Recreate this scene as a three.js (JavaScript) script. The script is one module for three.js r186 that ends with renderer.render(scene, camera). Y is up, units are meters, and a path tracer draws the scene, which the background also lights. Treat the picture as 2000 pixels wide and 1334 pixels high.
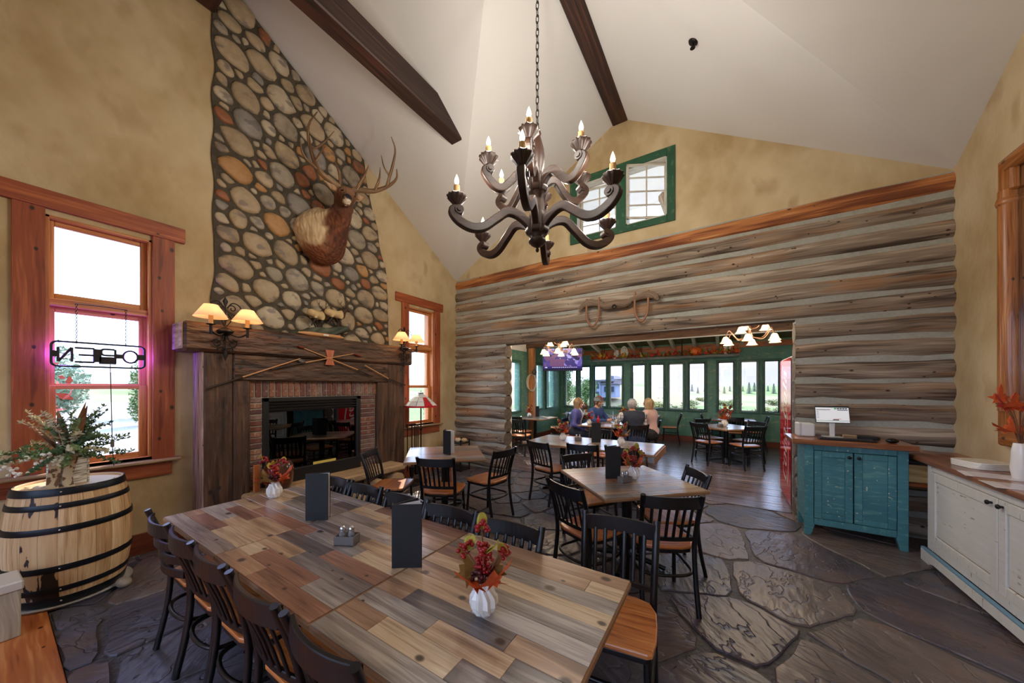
import * as THREE from 'three';
import { mergeGeometries, mergeVertices } from 'three/addons/utils/BufferGeometryUtils.js';
import { RectAreaLightUniformsLib } from 'three/addons/lights/RectAreaLightUniformsLib.js';

// ---------- camera, sky, sun, exposure ----------
RectAreaLightUniformsLib.init();
const scene = new THREE.Scene();
const camera = new THREE.PerspectiveCamera(91.305, 2000 / 1334, 0.05, 900);
camera.position.set(0, 1.62, 0);
camera.rotation.y = Math.atan(413 / 652);
camera.setViewOffset(2000, 1334, 0, -88, 2000, 1334);
scene.add(camera);
scene.background = new THREE.Color().setRGB(3.0, 3.9, 5.8);
const sun = new THREE.DirectionalLight(0xfff0dc, 9);
sun.position.set(-30, 39, -30);
sun.castShadow = true; sun.shadow.mapSize.set(2048, 2048);
Object.assign(sun.shadow.camera, { left: -16, right: 16, top: 16, bottom: -16, near: 1, far: 90 });
scene.add(sun, sun.target);
const renderer = new THREE.WebGLRenderer({ antialias: true });
renderer.toneMapping = THREE.LinearToneMapping;
renderer.toneMappingExposure = 1.06;
renderer.shadowMap.enabled = true;

const CH_I = 1.15, FAR_I = 0.55;           // candela of each candle bulb, of each bulb in the far room

// ---------- helpers ----------
const PI = Math.PI, V = (x, y, z) => new THREE.Vector3(x, y, z);
function rng(s) { return () => { s = (s + 0x6d2b79f5) | 0; let t = Math.imul(s ^ (s >>> 15), 1 | s); t = (t + Math.imul(t ^ (t >>> 7), 61 | t)) ^ t; return ((t ^ (t >>> 14)) >>> 0) / 4294967296; }; }
const lerp = (a, b, t) => a + (b - a) * t, clamp = (x, a = 0, b = 1) => Math.min(b, Math.max(a, x)), smooth = (a, b, x) => { const t = clamp((x - a) / (b - a)); return t * t * (3 - 2 * t); };
const mixc = (a, b, t) => [lerp(a[0], b[0], t), lerp(a[1], b[1], t), lerp(a[2], b[2], t)];
function hash(x, y, s) { let h = Math.imul(x, 374761393) + Math.imul(y, 668265263) + Math.imul(s, 2147483647 ^ 0x5bd1e995); h = Math.imul(h ^ (h >>> 13), 1274126177); return ((h ^ (h >>> 16)) >>> 0) / 4294967296; }
function vnoise(x, y, px, py, s) {            // value noise that repeats after px, py cells
  const x0 = Math.floor(x), y0 = Math.floor(y), fx = x - x0, fy = y - y0, u = fx * fx * (3 - 2 * fx), v = fy * fy * (3 - 2 * fy);
  const w = (i, p) => ((i % p) + p) % p, a = w(x0, px), b = w(x0 + 1, px), c = w(y0, py), d = w(y0 + 1, py);
  return lerp(lerp(hash(a, c, s), hash(b, c, s), u), lerp(hash(a, d, s), hash(b, d, s), u), v);
}
function fbm(u, v, fx, fy, s, oct = 4) { let r = 0, a = 0.5, t = 0; for (let i = 0; i < oct; i++) { r += a * vnoise(u * fx, v * fy, fx, fy, s + i * 17); t += a; a *= 0.5; fx *= 2; fy *= 2; } return r / t; }
function dataTex(w, h, fn, srgb = true, mx = 1, my = 1) {       // fn(u, v) gives 0..255 rgb; mx, my: metres that one repeat covers
  const d = new Uint8Array(w * h * 4);
  for (let j = 0; j < h; j++) for (let i = 0; i < w; i++) { const c = fn((i + 0.5) / w, (j + 0.5) / h), k = (j * w + i) * 4; d[k] = clamp(c[0], 0, 255); d[k + 1] = clamp(c[1], 0, 255); d[k + 2] = clamp(c[2], 0, 255); d[k + 3] = 255; }
  const t = new THREE.DataTexture(d, w, h); t.wrapS = t.wrapT = THREE.RepeatWrapping; t.magFilter = THREE.LinearFilter; t.minFilter = THREE.LinearMipmapLinearFilter; t.generateMipmaps = true;
  if (srgb) t.colorSpace = THREE.SRGBColorSpace; t.repeat.set(1 / mx, 1 / my); t.needsUpdate = true; return t;
}
const grey = (x) => [x * 255, x * 255, x * 255];
function woodTex(s, dark, mid, light, { mx = 1.2, my = 0.6, w = 512, h = 256, knots = 5, accent = null, acc = 0, streak = 26, kn = [40, 24, 14], ks = 1, patch = 0.45 } = {}) {
  const R = rng(s), K = []; for (let i = 0; i < knots; i++) K.push([R(), R(), 0.006 + R() * 0.016 * ks]);
  return dataTex(w, h, (u, v) => {
    let vv = v, kd = 0;
    for (const k of K) { let du = u - k[0], dv = v - k[1]; du -= Math.round(du); dv -= Math.round(dv); const X = du * mx, Y = dv * my, r2 = (X * X * 0.22 + Y * Y) / (k[2] * k[2]); vv += 0.02 * Math.exp(-r2 * 0.12) * Math.sign(dv) * (k[2] / 0.015); kd = Math.max(kd, 1 - smooth(0.35, 1.1, Math.sqrt((X * X * 0.5 + Y * Y)) / k[2])); }
    vv += (fbm(u, v, 2, 3, s + 5, 3) - 0.5) * 0.12;
    vv = vv - Math.floor(vv);
    const g = fbm(u, vv, 3, streak, s, 4), f = fbm(u, vv, 8, streak * 4, s + 9, 2), p = fbm(u, v, 3, 4, s + 31, 3);
    let t = g * 0.75 + f * 0.45 + (p - 0.5) * patch - 0.1;
    let c = t < 0.5 ? mixc(dark, mid, smooth(0.12, 0.5, t)) : mixc(mid, light, smooth(0.5, 0.85, t));
    if (accent) c = mixc(c, accent, smooth(0.52, 0.72, fbm(u, vv, 4, 9, s + 77, 3)) * acc);
    return mixc(c, kn, kd * 0.85);
  }, true, mx, my);
}
let bumpBase = null;
function bumpTex(s, fx, fy, mx, my) { bumpBase ??= dataTex(512, 512, (u, v) => grey(fbm(u, v, 16, 16, 41, 4)), false, 1, 1); const t = bumpBase.clone(); t.repeat.set(fx / 16 / mx, fy / 16 / my); t.offset.set((s * 0.37) % 1, (s * 0.71) % 1); t.needsUpdate = true; return t; }
const mat = (o) => new THREE.MeshStandardMaterial({ roughness: 0.6, ...o });
const phys = (o) => new THREE.MeshPhysicalMaterial({ roughness: 0.5, ...o });
const rgb = (r, g, b) => new THREE.Color().setRGB(r / 255, g / 255, b / 255, THREE.SRGBColorSpace);

// ---- geometry
function prep(g) { let q = g.index ? g.toNonIndexed() : g; for (const n of Object.keys(q.attributes)) if (!['position', 'normal', 'uv', 'color'].includes(n)) q.deleteAttribute(n); if (!q.attributes.normal) q.computeVertexNormals(); if (!q.attributes.uv) boxUV(q); return q; }
function J(list) { const a = list.flat(3).filter(Boolean).map(prep); const col = a.some((g) => g.attributes.color); if (col) a.forEach((g) => { if (!g.attributes.color) g.setAttribute('color', new THREE.BufferAttribute(new Float32Array(g.attributes.position.count * 3).fill(1), 3)); }); return a.length === 1 ? a[0] : mergeGeometries(a, false); }
function boxUV(g, axis = 'x', ou = 0, ov = 0) {
  if (!g.attributes.normal) g.computeVertexNormals();
  const p = g.attributes.position, n = g.attributes.normal, uv = new Float32Array(p.count * 2), A = 'xyz'.indexOf(axis), o = [0, 1, 2].filter((k) => k !== A);
  const G = (at, i, k) => (k === 0 ? at.getX(i) : k === 1 ? at.getY(i) : at.getZ(i));
  for (let i = 0; i < p.count; i++) {
    const ab = [0, 1, 2].map((k) => Math.abs(G(n, i, k))), m = ab.indexOf(Math.max(...ab));
    if (m === A) { uv[i * 2] = G(p, i, o[0]) + ou; uv[i * 2 + 1] = G(p, i, o[1]) + ov; }
    else { uv[i * 2] = G(p, i, A) + ou; uv[i * 2 + 1] = G(p, i, m === o[0] ? o[1] : o[0]) + ov; }
  }
  g.setAttribute('uv', new THREE.BufferAttribute(uv, 2)); return g;
}
let uvSeed = 0;
function B(x0, x1, y0, y1, z0, z1, c = 0.004, axis) {            // chamfered box by its extents, uv in metres with the grain along axis (the longest by default)
  const lo = [Math.min(x0, x1), Math.min(y0, y1), Math.min(z0, z1)], hi = [Math.max(x0, x1), Math.max(y0, y1), Math.max(z0, z1)], m = lo.map((v, i) => (v + hi[i]) / 2), h = lo.map((v, i) => (hi[i] - v) / 2);
  c = Math.min(c, ...h.map((v) => v * 0.49));
  const out = [], P = (s, a) => s.map((v, i) => m[i] + v * (i === a ? h[i] : h[i] - c));
  const tri = (a, b, d) => { const e1 = [0, 1, 2].map((i) => b[i] - a[i]), e2 = [0, 1, 2].map((i) => d[i] - a[i]), n = [e1[1] * e2[2] - e1[2] * e2[1], e1[2] * e2[0] - e1[0] * e2[2], e1[0] * e2[1] - e1[1] * e2[0]]; const w = [0, 1, 2].reduce((q, i) => q + n[i] * ((a[i] + b[i] + d[i]) / 3 - m[i]), 0); w >= 0 ? out.push(...a, ...b, ...d) : out.push(...a, ...d, ...b); };
  const quad = (a, b, d, e) => { tri(a, b, d); tri(a, d, e); };
  for (let a = 0; a < 3; a++) { const o = [0, 1, 2].filter((k) => k !== a); for (const s of [-1, 1]) { const q = (u, v) => { const t = [0, 0, 0]; t[a] = s; t[o[0]] = u; t[o[1]] = v; return P(t, a); }; quad(q(-1, -1), q(1, -1), q(1, 1), q(-1, 1)); } }
  if (c > 0) {
    for (let k = 0; k < 3; k++) { const [a, b] = [0, 1, 2].filter((q) => q !== k); for (const s of [-1, 1]) for (const t of [-1, 1]) { const v = (w) => { const r = [0, 0, 0]; r[a] = s; r[b] = t; r[k] = w; return r; }; quad(P(v(-1), a), P(v(1), a), P(v(1), b), P(v(-1), b)); } }
    for (const x of [-1, 1]) for (const y of [-1, 1]) for (const z of [-1, 1]) tri(P([x, y, z], 0), P([x, y, z], 1), P([x, y, z], 2));
  }
  const g = new THREE.BufferGeometry(); g.setAttribute('position', new THREE.BufferAttribute(new Float32Array(out), 3)); g.computeVertexNormals();
  const ax = axis ?? 'xyz'[h.indexOf(Math.max(...h))]; uvSeed = (uvSeed + 0.37) % 7; return boxUV(g, ax, uvSeed, uvSeed * 0.61);
}
function tube(pts, rad, seg = 8, { closed = false, sx = 1, sy = 1, cap = true, up = null } = {}) {     // tapered tube along points; rad: number or list
  const P = pts.map((p) => (p.isVector3 ? p : V(...p))), n = P.length, pos = [], uv = [], idx = [], fr = [];
  const T = P.map((p, i) => { const a = closed ? P[(i - 1 + n) % n] : P[Math.max(0, i - 1)], b = closed ? P[(i + 1) % n] : P[Math.min(n - 1, i + 1)]; return b.clone().sub(a).normalize(); });
  let N = up ? up.clone() : (Math.abs(T[0].y) < 0.9 ? V(0, 1, 0) : V(1, 0, 0)); N.sub(T[0].clone().multiplyScalar(N.dot(T[0]))).normalize();
  let L = 0; const R = (i) => (Array.isArray(rad) ? rad[Math.min(i, rad.length - 1)] : rad);
  const m = closed ? n + 1 : n;
  for (let i = 0; i < m; i++) {
    const k = i % n; if (i > 0) { L += P[k].distanceTo(P[(i - 1) % n]); N.sub(T[k].clone().multiplyScalar(N.dot(T[k]))).normalize(); }
    const Bn = T[k].clone().cross(N);
    for (let j = 0; j <= seg; j++) { const a = j / seg * 2 * PI, q = P[k].clone().addScaledVector(N, Math.cos(a) * R(k) * sx).addScaledVector(Bn, Math.sin(a) * R(k) * sy); pos.push(q.x, q.y, q.z); uv.push(L, j / seg * 2 * PI * R(k)); }
  }
  for (let i = 0; i < m - 1; i++) for (let j = 0; j < seg; j++) { const a = i * (seg + 1) + j, b = a + seg + 1; idx.push(a, b, a + 1, b, b + 1, a + 1); }
  if (cap && !closed) for (const [e, f] of [[0, 1], [m - 1, 0]]) { const c = pos.length / 3; pos.push(P[e].x, P[e].y, P[e].z); uv.push(0, 0); for (let j = 0; j <= seg; j++) { const s = (e * (seg + 1) + j) * 3; pos.push(pos[s], pos[s + 1], pos[s + 2]); uv.push(pos[s], pos[s + 1]); } for (let j = 0; j < seg; j++) f ? idx.push(c, c + 1 + j, c + 2 + j) : idx.push(c, c + 2 + j, c + 1 + j); }
  const g = new THREE.BufferGeometry(); g.setAttribute('position', new THREE.BufferAttribute(new Float32Array(pos), 3)); g.setAttribute('uv', new THREE.BufferAttribute(new Float32Array(uv), 2)); g.setIndex(idx); g.computeVertexNormals();
  const nn = g.attributes.normal; for (let i = 0; i < m; i++) { const a = i * (seg + 1), b = a + seg, v = V(nn.getX(a) + nn.getX(b), nn.getY(a) + nn.getY(b), nn.getZ(a) + nn.getZ(b)).normalize(); nn.setXYZ(a, v.x, v.y, v.z); nn.setXYZ(b, v.x, v.y, v.z); }
  return g;
}
const spline = (pts, n = 24, closed = false, tension = 0.5) => new THREE.CatmullRomCurve3(pts.map((p) => (p.isVector3 ? p : V(...p))), closed, 'catmullrom', tension).getPoints(n);
function lathe(prof, seg = 20) { return new THREE.LatheGeometry(prof.map(([r, y]) => new THREE.Vector2(Math.max(r, 1e-4), y)), seg); }
function extrude(pts, depth, bevel = 0.003, holes = [], seg = 1) {
  const s = new THREE.Shape(pts.map(([x, y]) => new THREE.Vector2(x, y))); holes.forEach((h) => s.holes.push(new THREE.Path(h.map(([x, y]) => new THREE.Vector2(x, y)))));
  return new THREE.ExtrudeGeometry(s, { depth: depth - 2 * bevel, bevelEnabled: bevel > 0, bevelSize: bevel, bevelThickness: bevel, bevelOffset: -bevel, bevelSegments: seg, curveSegments: 12 }).translate(0, 0, bevel);
}
const cyl = (r0, r1, h, seg = 16) => new THREE.CylinderGeometry(r1, r0, h, seg).translate(0, h / 2, 0);
const ball = (r, w = 12, h = 8) => new THREE.SphereGeometry(r, w, h);
const ico = (r, d = 1) => new THREE.IcosahedronGeometry(r, d);
const at = (g, x, y, z) => g.translate(x, y, z);
function polyGeo(list) { const o = []; for (const p of list) for (let i = 1; i < p.length - 1; i++) o.push(...p[0], ...p[i], ...p[i + 1]); const g = new THREE.BufferGeometry(); g.setAttribute('position', new THREE.BufferAttribute(new Float32Array(o), 3)); g.computeVertexNormals(); return boxUV(g); }

// surface-nets mesh of a signed distance function, colour per vertex
function sdf(fn, lo, hi, cell, color) {
  const n = lo.map((v, i) => Math.max(3, Math.ceil((hi[i] - v) / cell) + 1)), [nx, ny, nz] = n, F = new Float32Array(nx * ny * nz), id = (i, j, k) => (k * ny + j) * nx + i;
  for (let k = 0; k < nz; k++) for (let j = 0; j < ny; j++) for (let i = 0; i < nx; i++) F[id(i, j, k)] = fn(lo[0] + i * cell, lo[1] + j * cell, lo[2] + k * cell);
  const vid = new Int32Array(nx * ny * nz).fill(-1), pos = [], idx = [];
  for (let k = 0; k < nz - 1; k++) for (let j = 0; j < ny - 1; j++) for (let i = 0; i < nx - 1; i++) {
    let c = 0, sx = 0, sy = 0, sz = 0, any = 0;
    for (let q = 0; q < 8; q++) if (F[id(i + (q & 1), j + ((q >> 1) & 1), k + (q >> 2))] < 0) any++;
    if (any === 0 || any === 8) continue;
    for (let a = 0; a < 3; a++) for (let q = 0; q < 4; q++) { const o = [0, 0, 0], b1 = (a + 1) % 3, b2 = (a + 2) % 3; o[b1] = q & 1; o[b2] = q >> 1; const e = o.slice(); e[a] = 1; const f0 = F[id(i + o[0], j + o[1], k + o[2])], f1 = F[id(i + e[0], j + e[1], k + e[2])]; if ((f0 < 0) !== (f1 < 0)) { const t = f0 / (f0 - f1); sx += o[0] + (e[0] - o[0]) * t; sy += o[1] + (e[1] - o[1]) * t; sz += o[2] + (e[2] - o[2]) * t; c++; } }
    vid[id(i, j, k)] = pos.length / 3; pos.push(lo[0] + (i + sx / c) * cell, lo[1] + (j + sy / c) * cell, lo[2] + (k + sz / c) * cell);
  }
  for (let k = 1; k < nz - 1; k++) for (let j = 1; j < ny - 1; j++) for (let i = 1; i < nx - 1; i++) for (let a = 0; a < 3; a++) {
    const d = [0, 0, 0]; d[a] = 1; const f0 = F[id(i, j, k)], f1 = F[id(i + d[0], j + d[1], k + d[2])]; if ((f0 < 0) === (f1 < 0)) continue;
    const b = (a + 1) % 3, c = (a + 2) % 3, q = [[0, 0], [-1, 0], [-1, -1], [0, -1]].map(([u, w]) => { const o = [i, j, k]; o[b] += u; o[c] += w; return vid[id(...o)]; });
    if (q.some((v) => v < 0)) continue; f0 < 0 ? idx.push(q[0], q[1], q[2], q[0], q[2], q[3]) : idx.push(q[0], q[2], q[1], q[0], q[3], q[2]);
  }
  const g = new THREE.BufferGeometry(); g.setAttribute('position', new THREE.BufferAttribute(new Float32Array(pos), 3)); g.setIndex(idx);
  const N = new Float32Array(pos.length), C = color ? new Float32Array(pos.length) : null, h = cell * 0.5;
  for (let i = 0; i < pos.length; i += 3) { const [x, y, z] = [pos[i], pos[i + 1], pos[i + 2]], v = V(fn(x + h, y, z) - fn(x - h, y, z), fn(x, y + h, z) - fn(x, y - h, z), fn(x, y, z + h) - fn(x, y, z - h)).normalize(); N[i] = v.x; N[i + 1] = v.y; N[i + 2] = v.z; if (C) { const c = color(x, y, z, v); C[i] = c[0]; C[i + 1] = c[1]; C[i + 2] = c[2]; } }
  g.setAttribute('normal', new THREE.BufferAttribute(N, 3)); if (C) g.setAttribute('color', new THREE.BufferAttribute(C, 3));
  return g;
}
const smin = (a, b, k) => { const h = clamp(0.5 + 0.5 * (b - a) / k); return lerp(b, a, h) - k * h * (1 - h); };
function capsule(x, y, z, a, b, ra, rb) { const bx = b[0] - a[0], by = b[1] - a[1], bz = b[2] - a[2], px = x - a[0], py = y - a[1], pz = z - a[2], t = clamp((px * bx + py * by + pz * bz) / (bx * bx + by * by + bz * bz + 1e-9)); const dx = px - bx * t, dy = py - by * t, dz = pz - bz * t; return Math.sqrt(dx * dx + dy * dy + dz * dz) - lerp(ra, rb, t); }
const lin = (r, g, b) => { const c = rgb(r, g, b); return [c.r, c.g, c.b]; };

// ---- scene graph
const used = {};
function numbered(n) { if (!(n in used)) { used[n] = 0; return n; } used[n]++; return n + '_' + String(used[n]).padStart(3, '0'); }
function shade(o) { o.traverse((m) => { if (m.isMesh) { m.castShadow = true; m.receiveShadow = true; } }); return o; }
function tag(o, label, category, group, kind) { o.userData = { label, category }; if (group) o.userData.group = group; if (kind) o.userData.kind = kind; return o; }
function thing(name, label, category, p = [0, 0, 0], ry = 0, group) { const o = new THREE.Group(); o.name = numbered(name); o.position.set(...p); o.rotation.y = ry; tag(o, label, category, group); scene.add(o); return o; }
function part(parent, name, geo, m, label) { const o = new THREE.Mesh(Array.isArray(geo) ? J(geo) : geo, m); o.name = name; o.castShadow = o.receiveShadow = true; if (label) o.userData.label = label; parent.add(o); return o; }
function solo(name, geo, m, label, category, group, p = [0, 0, 0], ry = 0) { const o = new THREE.Mesh(Array.isArray(geo) ? J(geo) : geo, m); o.name = numbered(name); o.castShadow = o.receiveShadow = true; o.position.set(...p); o.rotation.y = ry; tag(o, label, category, group); scene.add(o); return o; }
function struct(name, geo, m) { const o = geo ? new THREE.Mesh(Array.isArray(geo) ? J(geo) : geo, m) : new THREE.Group(); o.name = numbered(name); o.castShadow = o.receiveShadow = true; o.userData = { kind: 'structure' }; scene.add(o); return o; }
function copy(src, p, ry, label, group) { const r = src.clone(); r.name = numbered(src.name.replace(/_\d{3}$/, '')); r.position.set(...p); r.rotation.set(0, ry, 0); r.userData = { ...src.userData, label: label ?? src.userData.label }; if (group) r.userData.group = group; scene.add(r); return r; }
// ---------- materials ----------
const plasterTex = dataTex(512, 512, (u, v) => { const a = fbm(u, v, 3, 3, 3, 5), b = fbm(u + a * 0.2, v, 7, 5, 11, 4), c = fbm(u, v, 40, 24, 5, 2); let q = mixc([178, 152, 108], [208, 188, 150], smooth(0.3, 0.7, a * 0.55 + b * 0.45)); q = mixc(q, [160, 130, 88], smooth(0.6, 0.8, b) * 0.5); return mixc(q, [228, 212, 178], (c - 0.5) * 0.25 + 0.06); }, true, 2.6, 2.6);
const plasterBump = dataTex(512, 512, (u, v) => { const a = fbm(u, v, 9, 7, 21, 4), b = fbm(u, v, 60, 40, 23, 2); return grey(a * 0.75 + b * 0.25); }, false, 1.7, 1.7);
const mPlaster = mat({ map: plasterTex, bumpMap: plasterBump, bumpScale: 0.012, roughness: 0.78 });
const mCeil = mat({ color: rgb(222, 221, 218), bumpMap: bumpTex(41, 5, 5, 2.4, 2.4), bumpScale: 0.01, roughness: 0.85 });
const mWhite = mat({ color: rgb(232, 230, 226), roughness: 0.8 });
const logTex = [0, 1, 2, 3].map((k) => woodTex(100 + k * 13, [78, 65, 55], [142, 125, 108], [188, 173, 154], { mx: 2.4, my: 0.75, w: 1024, h: 256, knots: 30, accent: [176, 118, 72], acc: [0.3, 0.15, 0.45, 0.25][k], streak: 18, kn: [46, 32, 24], ks: 0.6, patch: 0.9 }));
const logBump = dataTex(512, 256, (u, v) => grey(fbm(u, v, 5, 30, 91, 4) * 0.7 + fbm(u, v, 3, 5, 93, 3) * 0.3), false, 1.6, 0.75);
const mLog = logTex.map((t) => mat({ map: t, bumpMap: logBump, bumpScale: 0.012, roughness: 0.82 }));
const mLogTop = mat({ map: woodTex(171, [120, 66, 36], [186, 118, 66], [214, 160, 104], { mx: 2.4, my: 0.75, w: 1024, h: 256, knots: 14, kn: [70, 36, 20], patch: 0.9 }), bumpMap: logBump, bumpScale: 0.01, roughness: 0.75 });
const mLogEnd = mat({ map: dataTex(256, 256, (u, v) => { const r = Math.hypot(u - 0.5, v - 0.5), g = Math.sin(r * 190 + fbm(u, v, 6, 6, 4) * 7) * 0.5 + 0.5; return mixc(mixc([92, 78, 66], [132, 112, 94], g), [70, 62, 58], fbm(u, v, 8, 8, 9)); }, true, 0.3, 0.3), roughness: 0.9 });
const mChink = mat({ map: dataTex(256, 256, (u, v) => { const a = fbm(u, v, 6, 6, 61, 4), b = fbm(u, v, 60, 60, 62, 2); return mixc([150, 149, 138], [182, 182, 172], a * 0.7 + b * 0.4); }, true, 1.2, 1.2), bumpMap: bumpTex(63, 20, 20, 0.8, 0.8), bumpScale: 0.008, roughness: 0.95 });
const mBeam = mat({ map: woodTex(201, [26, 15, 11], [50, 31, 23], [84, 52, 38], { mx: 3, my: 0.6, knots: 4, accent: [92, 44, 26], acc: 0.5 }), bumpMap: logBump, bumpScale: 0.006, roughness: 0.6 });
const mTrim = mat({ map: woodTex(211, [112, 50, 26], [150, 74, 40], [182, 102, 58], { mx: 1.6, my: 0.5, knots: 6, streak: 14 }), roughness: 0.5, bumpMap: logBump, bumpScale: 0.002 });
const mSash = mat({ map: woodTex(221, [158, 92, 44], [194, 124, 66], [216, 152, 92], { mx: 1.4, my: 0.4, knots: 1, streak: 20 }), roughness: 0.45 });
const mRustic = mat({ map: woodTex(231, [96, 74, 54], [156, 126, 92], [196, 168, 128], { mx: 1.2, my: 0.4, knots: 3 }), roughness: 0.8, bumpMap: logBump, bumpScale: 0.008 });
const mMantel = mat({ map: woodTex(241, [40, 27, 19], [76, 52, 37], [112, 80, 56], { mx: 1.8, my: 0.6, w: 1024, h: 256, knots: 9, streak: 16, accent: [128, 80, 50], acc: 0.35, kn: [30, 18, 12] }), bumpMap: dataTex(512, 256, (u, v) => grey(fbm(u, v, 7, 14, 191, 4)), false, 1.1, 0.6), bumpScale: 0.02, roughness: 0.55 });
const mMantelEnd = mat({ map: woodTex(245, [112, 88, 74], [164, 136, 116], [196, 172, 152], { mx: 0.8, my: 0.4, knots: 1, streak: 12 }), roughness: 0.8, bumpMap: logBump, bumpScale: 0.006 });
const mGlass = phys({ color: 0xffffff, roughness: 0, transmission: 1, thickness: 0, ior: 1.5 });
const mBlack = mat({ color: rgb(22, 22, 24), roughness: 0.42 });
const mIron = mat({ color: rgb(34, 30, 29), roughness: 0.5, metalness: 0.6 });
const greenTex = (s, a, b, wear, k) => dataTex(512, 512, (u, v) => { const p = fbm(u, v, 4, 3, s, 4), g = fbm(u, v, 50, 6, s + 3, 3), w = fbm(u, v, 14, 40, s + 7, 4); return mixc(mixc(a, b, clamp(p * 0.8 + g * 0.3)), wear, smooth(0.64, 0.72, w) * k); }, true, 1.4, 1.4);
const mGreen = mat({ map: greenTex(301, [64, 112, 98], [116, 164, 146], [186, 176, 140], 0.5), roughness: 0.55 });
const mGreenDark = mat({ map: greenTex(305, [22, 66, 44], [46, 96, 66], [96, 116, 86], 0.5), roughness: 0.6 });
const mBoards = mat({ map: woodTex(251, [56, 48, 54], [92, 80, 86], [126, 112, 116], { mx: 2, my: 0.5, knots: 4 }), roughness: 0.24, bumpMap: logBump, bumpScale: 0.002 });
const mPine = mat({ map: woodTex(261, [122, 58, 26], [178, 98, 48], [206, 134, 76], { mx: 1.6, my: 0.5, knots: 7, streak: 12, kn: [60, 26, 14] }), roughness: 0.4 });
const mBase = mat({ map: woodTex(265, [86, 36, 20], [116, 54, 30], [140, 74, 44], { mx: 1.6, my: 0.5, knots: 3 }), roughness: 0.5 });

// ---------- room shell ----------
const XL = -4.77, XR = 2.0, ZF = -5.28, ZB = 2.78, EAVE = 3.87, ZR = -1.25, XRG = -1.385, HR = 5.85, SC = 0.615, HC = EAVE + SC * (ZR - ZF), ZG = ZF + (HR - EAVE) / SC;
const slab = (poly, up = 0.16) => { const t = poly.map(([x, y, z]) => [x, y + up, z]), n = poly.length; const list = [poly, t.slice().reverse()]; for (let i = 0; i < n; i++) { const j = (i + 1) % n; list.push([poly[i], t[i], t[j], poly[j]]); } return polyGeo(list); };
const wallZY = (pts, x, th, holes = []) => boxUV(prep(extrude(pts.map(([z, y]) => [-z, y]), th, 0, holes.map((h) => h.map(([z, y]) => [-z, y]))).rotateY(PI / 2).translate(x, 0, 0)), 'z');
const wallXY = (pts, z, th, holes = []) => boxUV(prep(extrude(pts, th, 0, holes).translate(0, 0, z)), 'x');
const rect = (a0, a1, b0, b1) => [[a0, b0], [a1, b0], [a1, b1], [a0, b1]];

struct('wall_left', wallZY([[ZB + 0.2, 0], [-5.6, 0], [-5.6, EAVE], [ZF, EAVE], [ZR, HC], [ZB, EAVE], [ZB + 0.2, EAVE]], XL - 0.26, 0.26, [rect(-0.268, -0.883, 0.93, 3.06), rect(-4.058, -4.673, 0.93, 3.06)]), mPlaster);
struct('wall_right', wallZY([[ZB + 0.2, 0], [-5.6, 0], [-5.6, EAVE], [ZF, EAVE], [ZR, HC], [ZB, EAVE], [ZB + 0.2, EAVE]], XR, 0.26), mPlaster);
const backHoles = [[-4.2, -2.6], [-2.2, -0.6], [-0.2, 1.4]];
struct('wall_back', wallXY([[XL - 0.2, 0], [XR + 0.2, 0], [XR + 0.2, EAVE + 0.2], [XL - 0.2, EAVE + 0.2]], ZB, 0.25, backHoles.map(([a, b]) => rect(a, b, 0.6, 3.2))), mPlaster);
{ // the gable over the log wall, with a pair of casements
  struct('wall_gable', wallXY([[XL - 0.2, EAVE - 0.1], [XR + 0.2, EAVE - 0.1], [XR + 0.2, EAVE], [XR, EAVE], [XRG, HR + 0.02], [XL, EAVE], [XL - 0.2, EAVE]], -5.52, 0.16, [rect(-2.1, -1.43, 4.13, 5.02), rect(-1.29, -0.69, 4.13, 5.02)]), mPlaster);
}
{ // vaulted ceiling: two crossing gables
  const A = [XL, EAVE, ZF], Bc = [XR, EAVE, ZF], L = [XL, HC, ZR], R = [XR, HC, ZR], G = [XRG, HR, ZG], Pk = [XRG, HR, ZF - 0.3], A2 = [XL, EAVE, ZF - 0.3], B2 = [XR, EAVE, ZF - 0.3];
  const c = struct('ceiling', null);
  part(c, 'ceiling_plane', J([slab([A, L, G]), slab([L, R, G]), slab([R, Bc, G])]), mCeil);
  part(c, 'ceiling_plane', slab([A2, A, G, Pk]), mCeil); part(c, 'ceiling_plane', slab([Bc, B2, Pk, G]), mCeil);
  part(c, 'ceiling_plane', slab([L, [XL, EAVE, ZB + 0.1], [XR, EAVE, ZB + 0.1], R]), mCeil);
}
solo('ceiling_beam', B(-3.2, -3.0, 4.98, 5.28, -4.05, ZB - 0.5, 0.012), mBeam, 'dark stained timber beam crossing the white vault above the elk head', 'beam');
solo('ceiling_beam', B(-1.49, -1.26, 5.76, 6.02, -5.36, ZB - 2, 0.012), mBeam, 'dark timber ridge beam meeting the gable wall above the green windows', 'beam');
solo('ceiling_beam', B(XL + 0.005, -1.49, 5.74, 6.1, -1.36, -1.14, 0.012), mBeam, 'dark timber beam end showing at the top of the stone chimney', 'beam');

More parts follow.
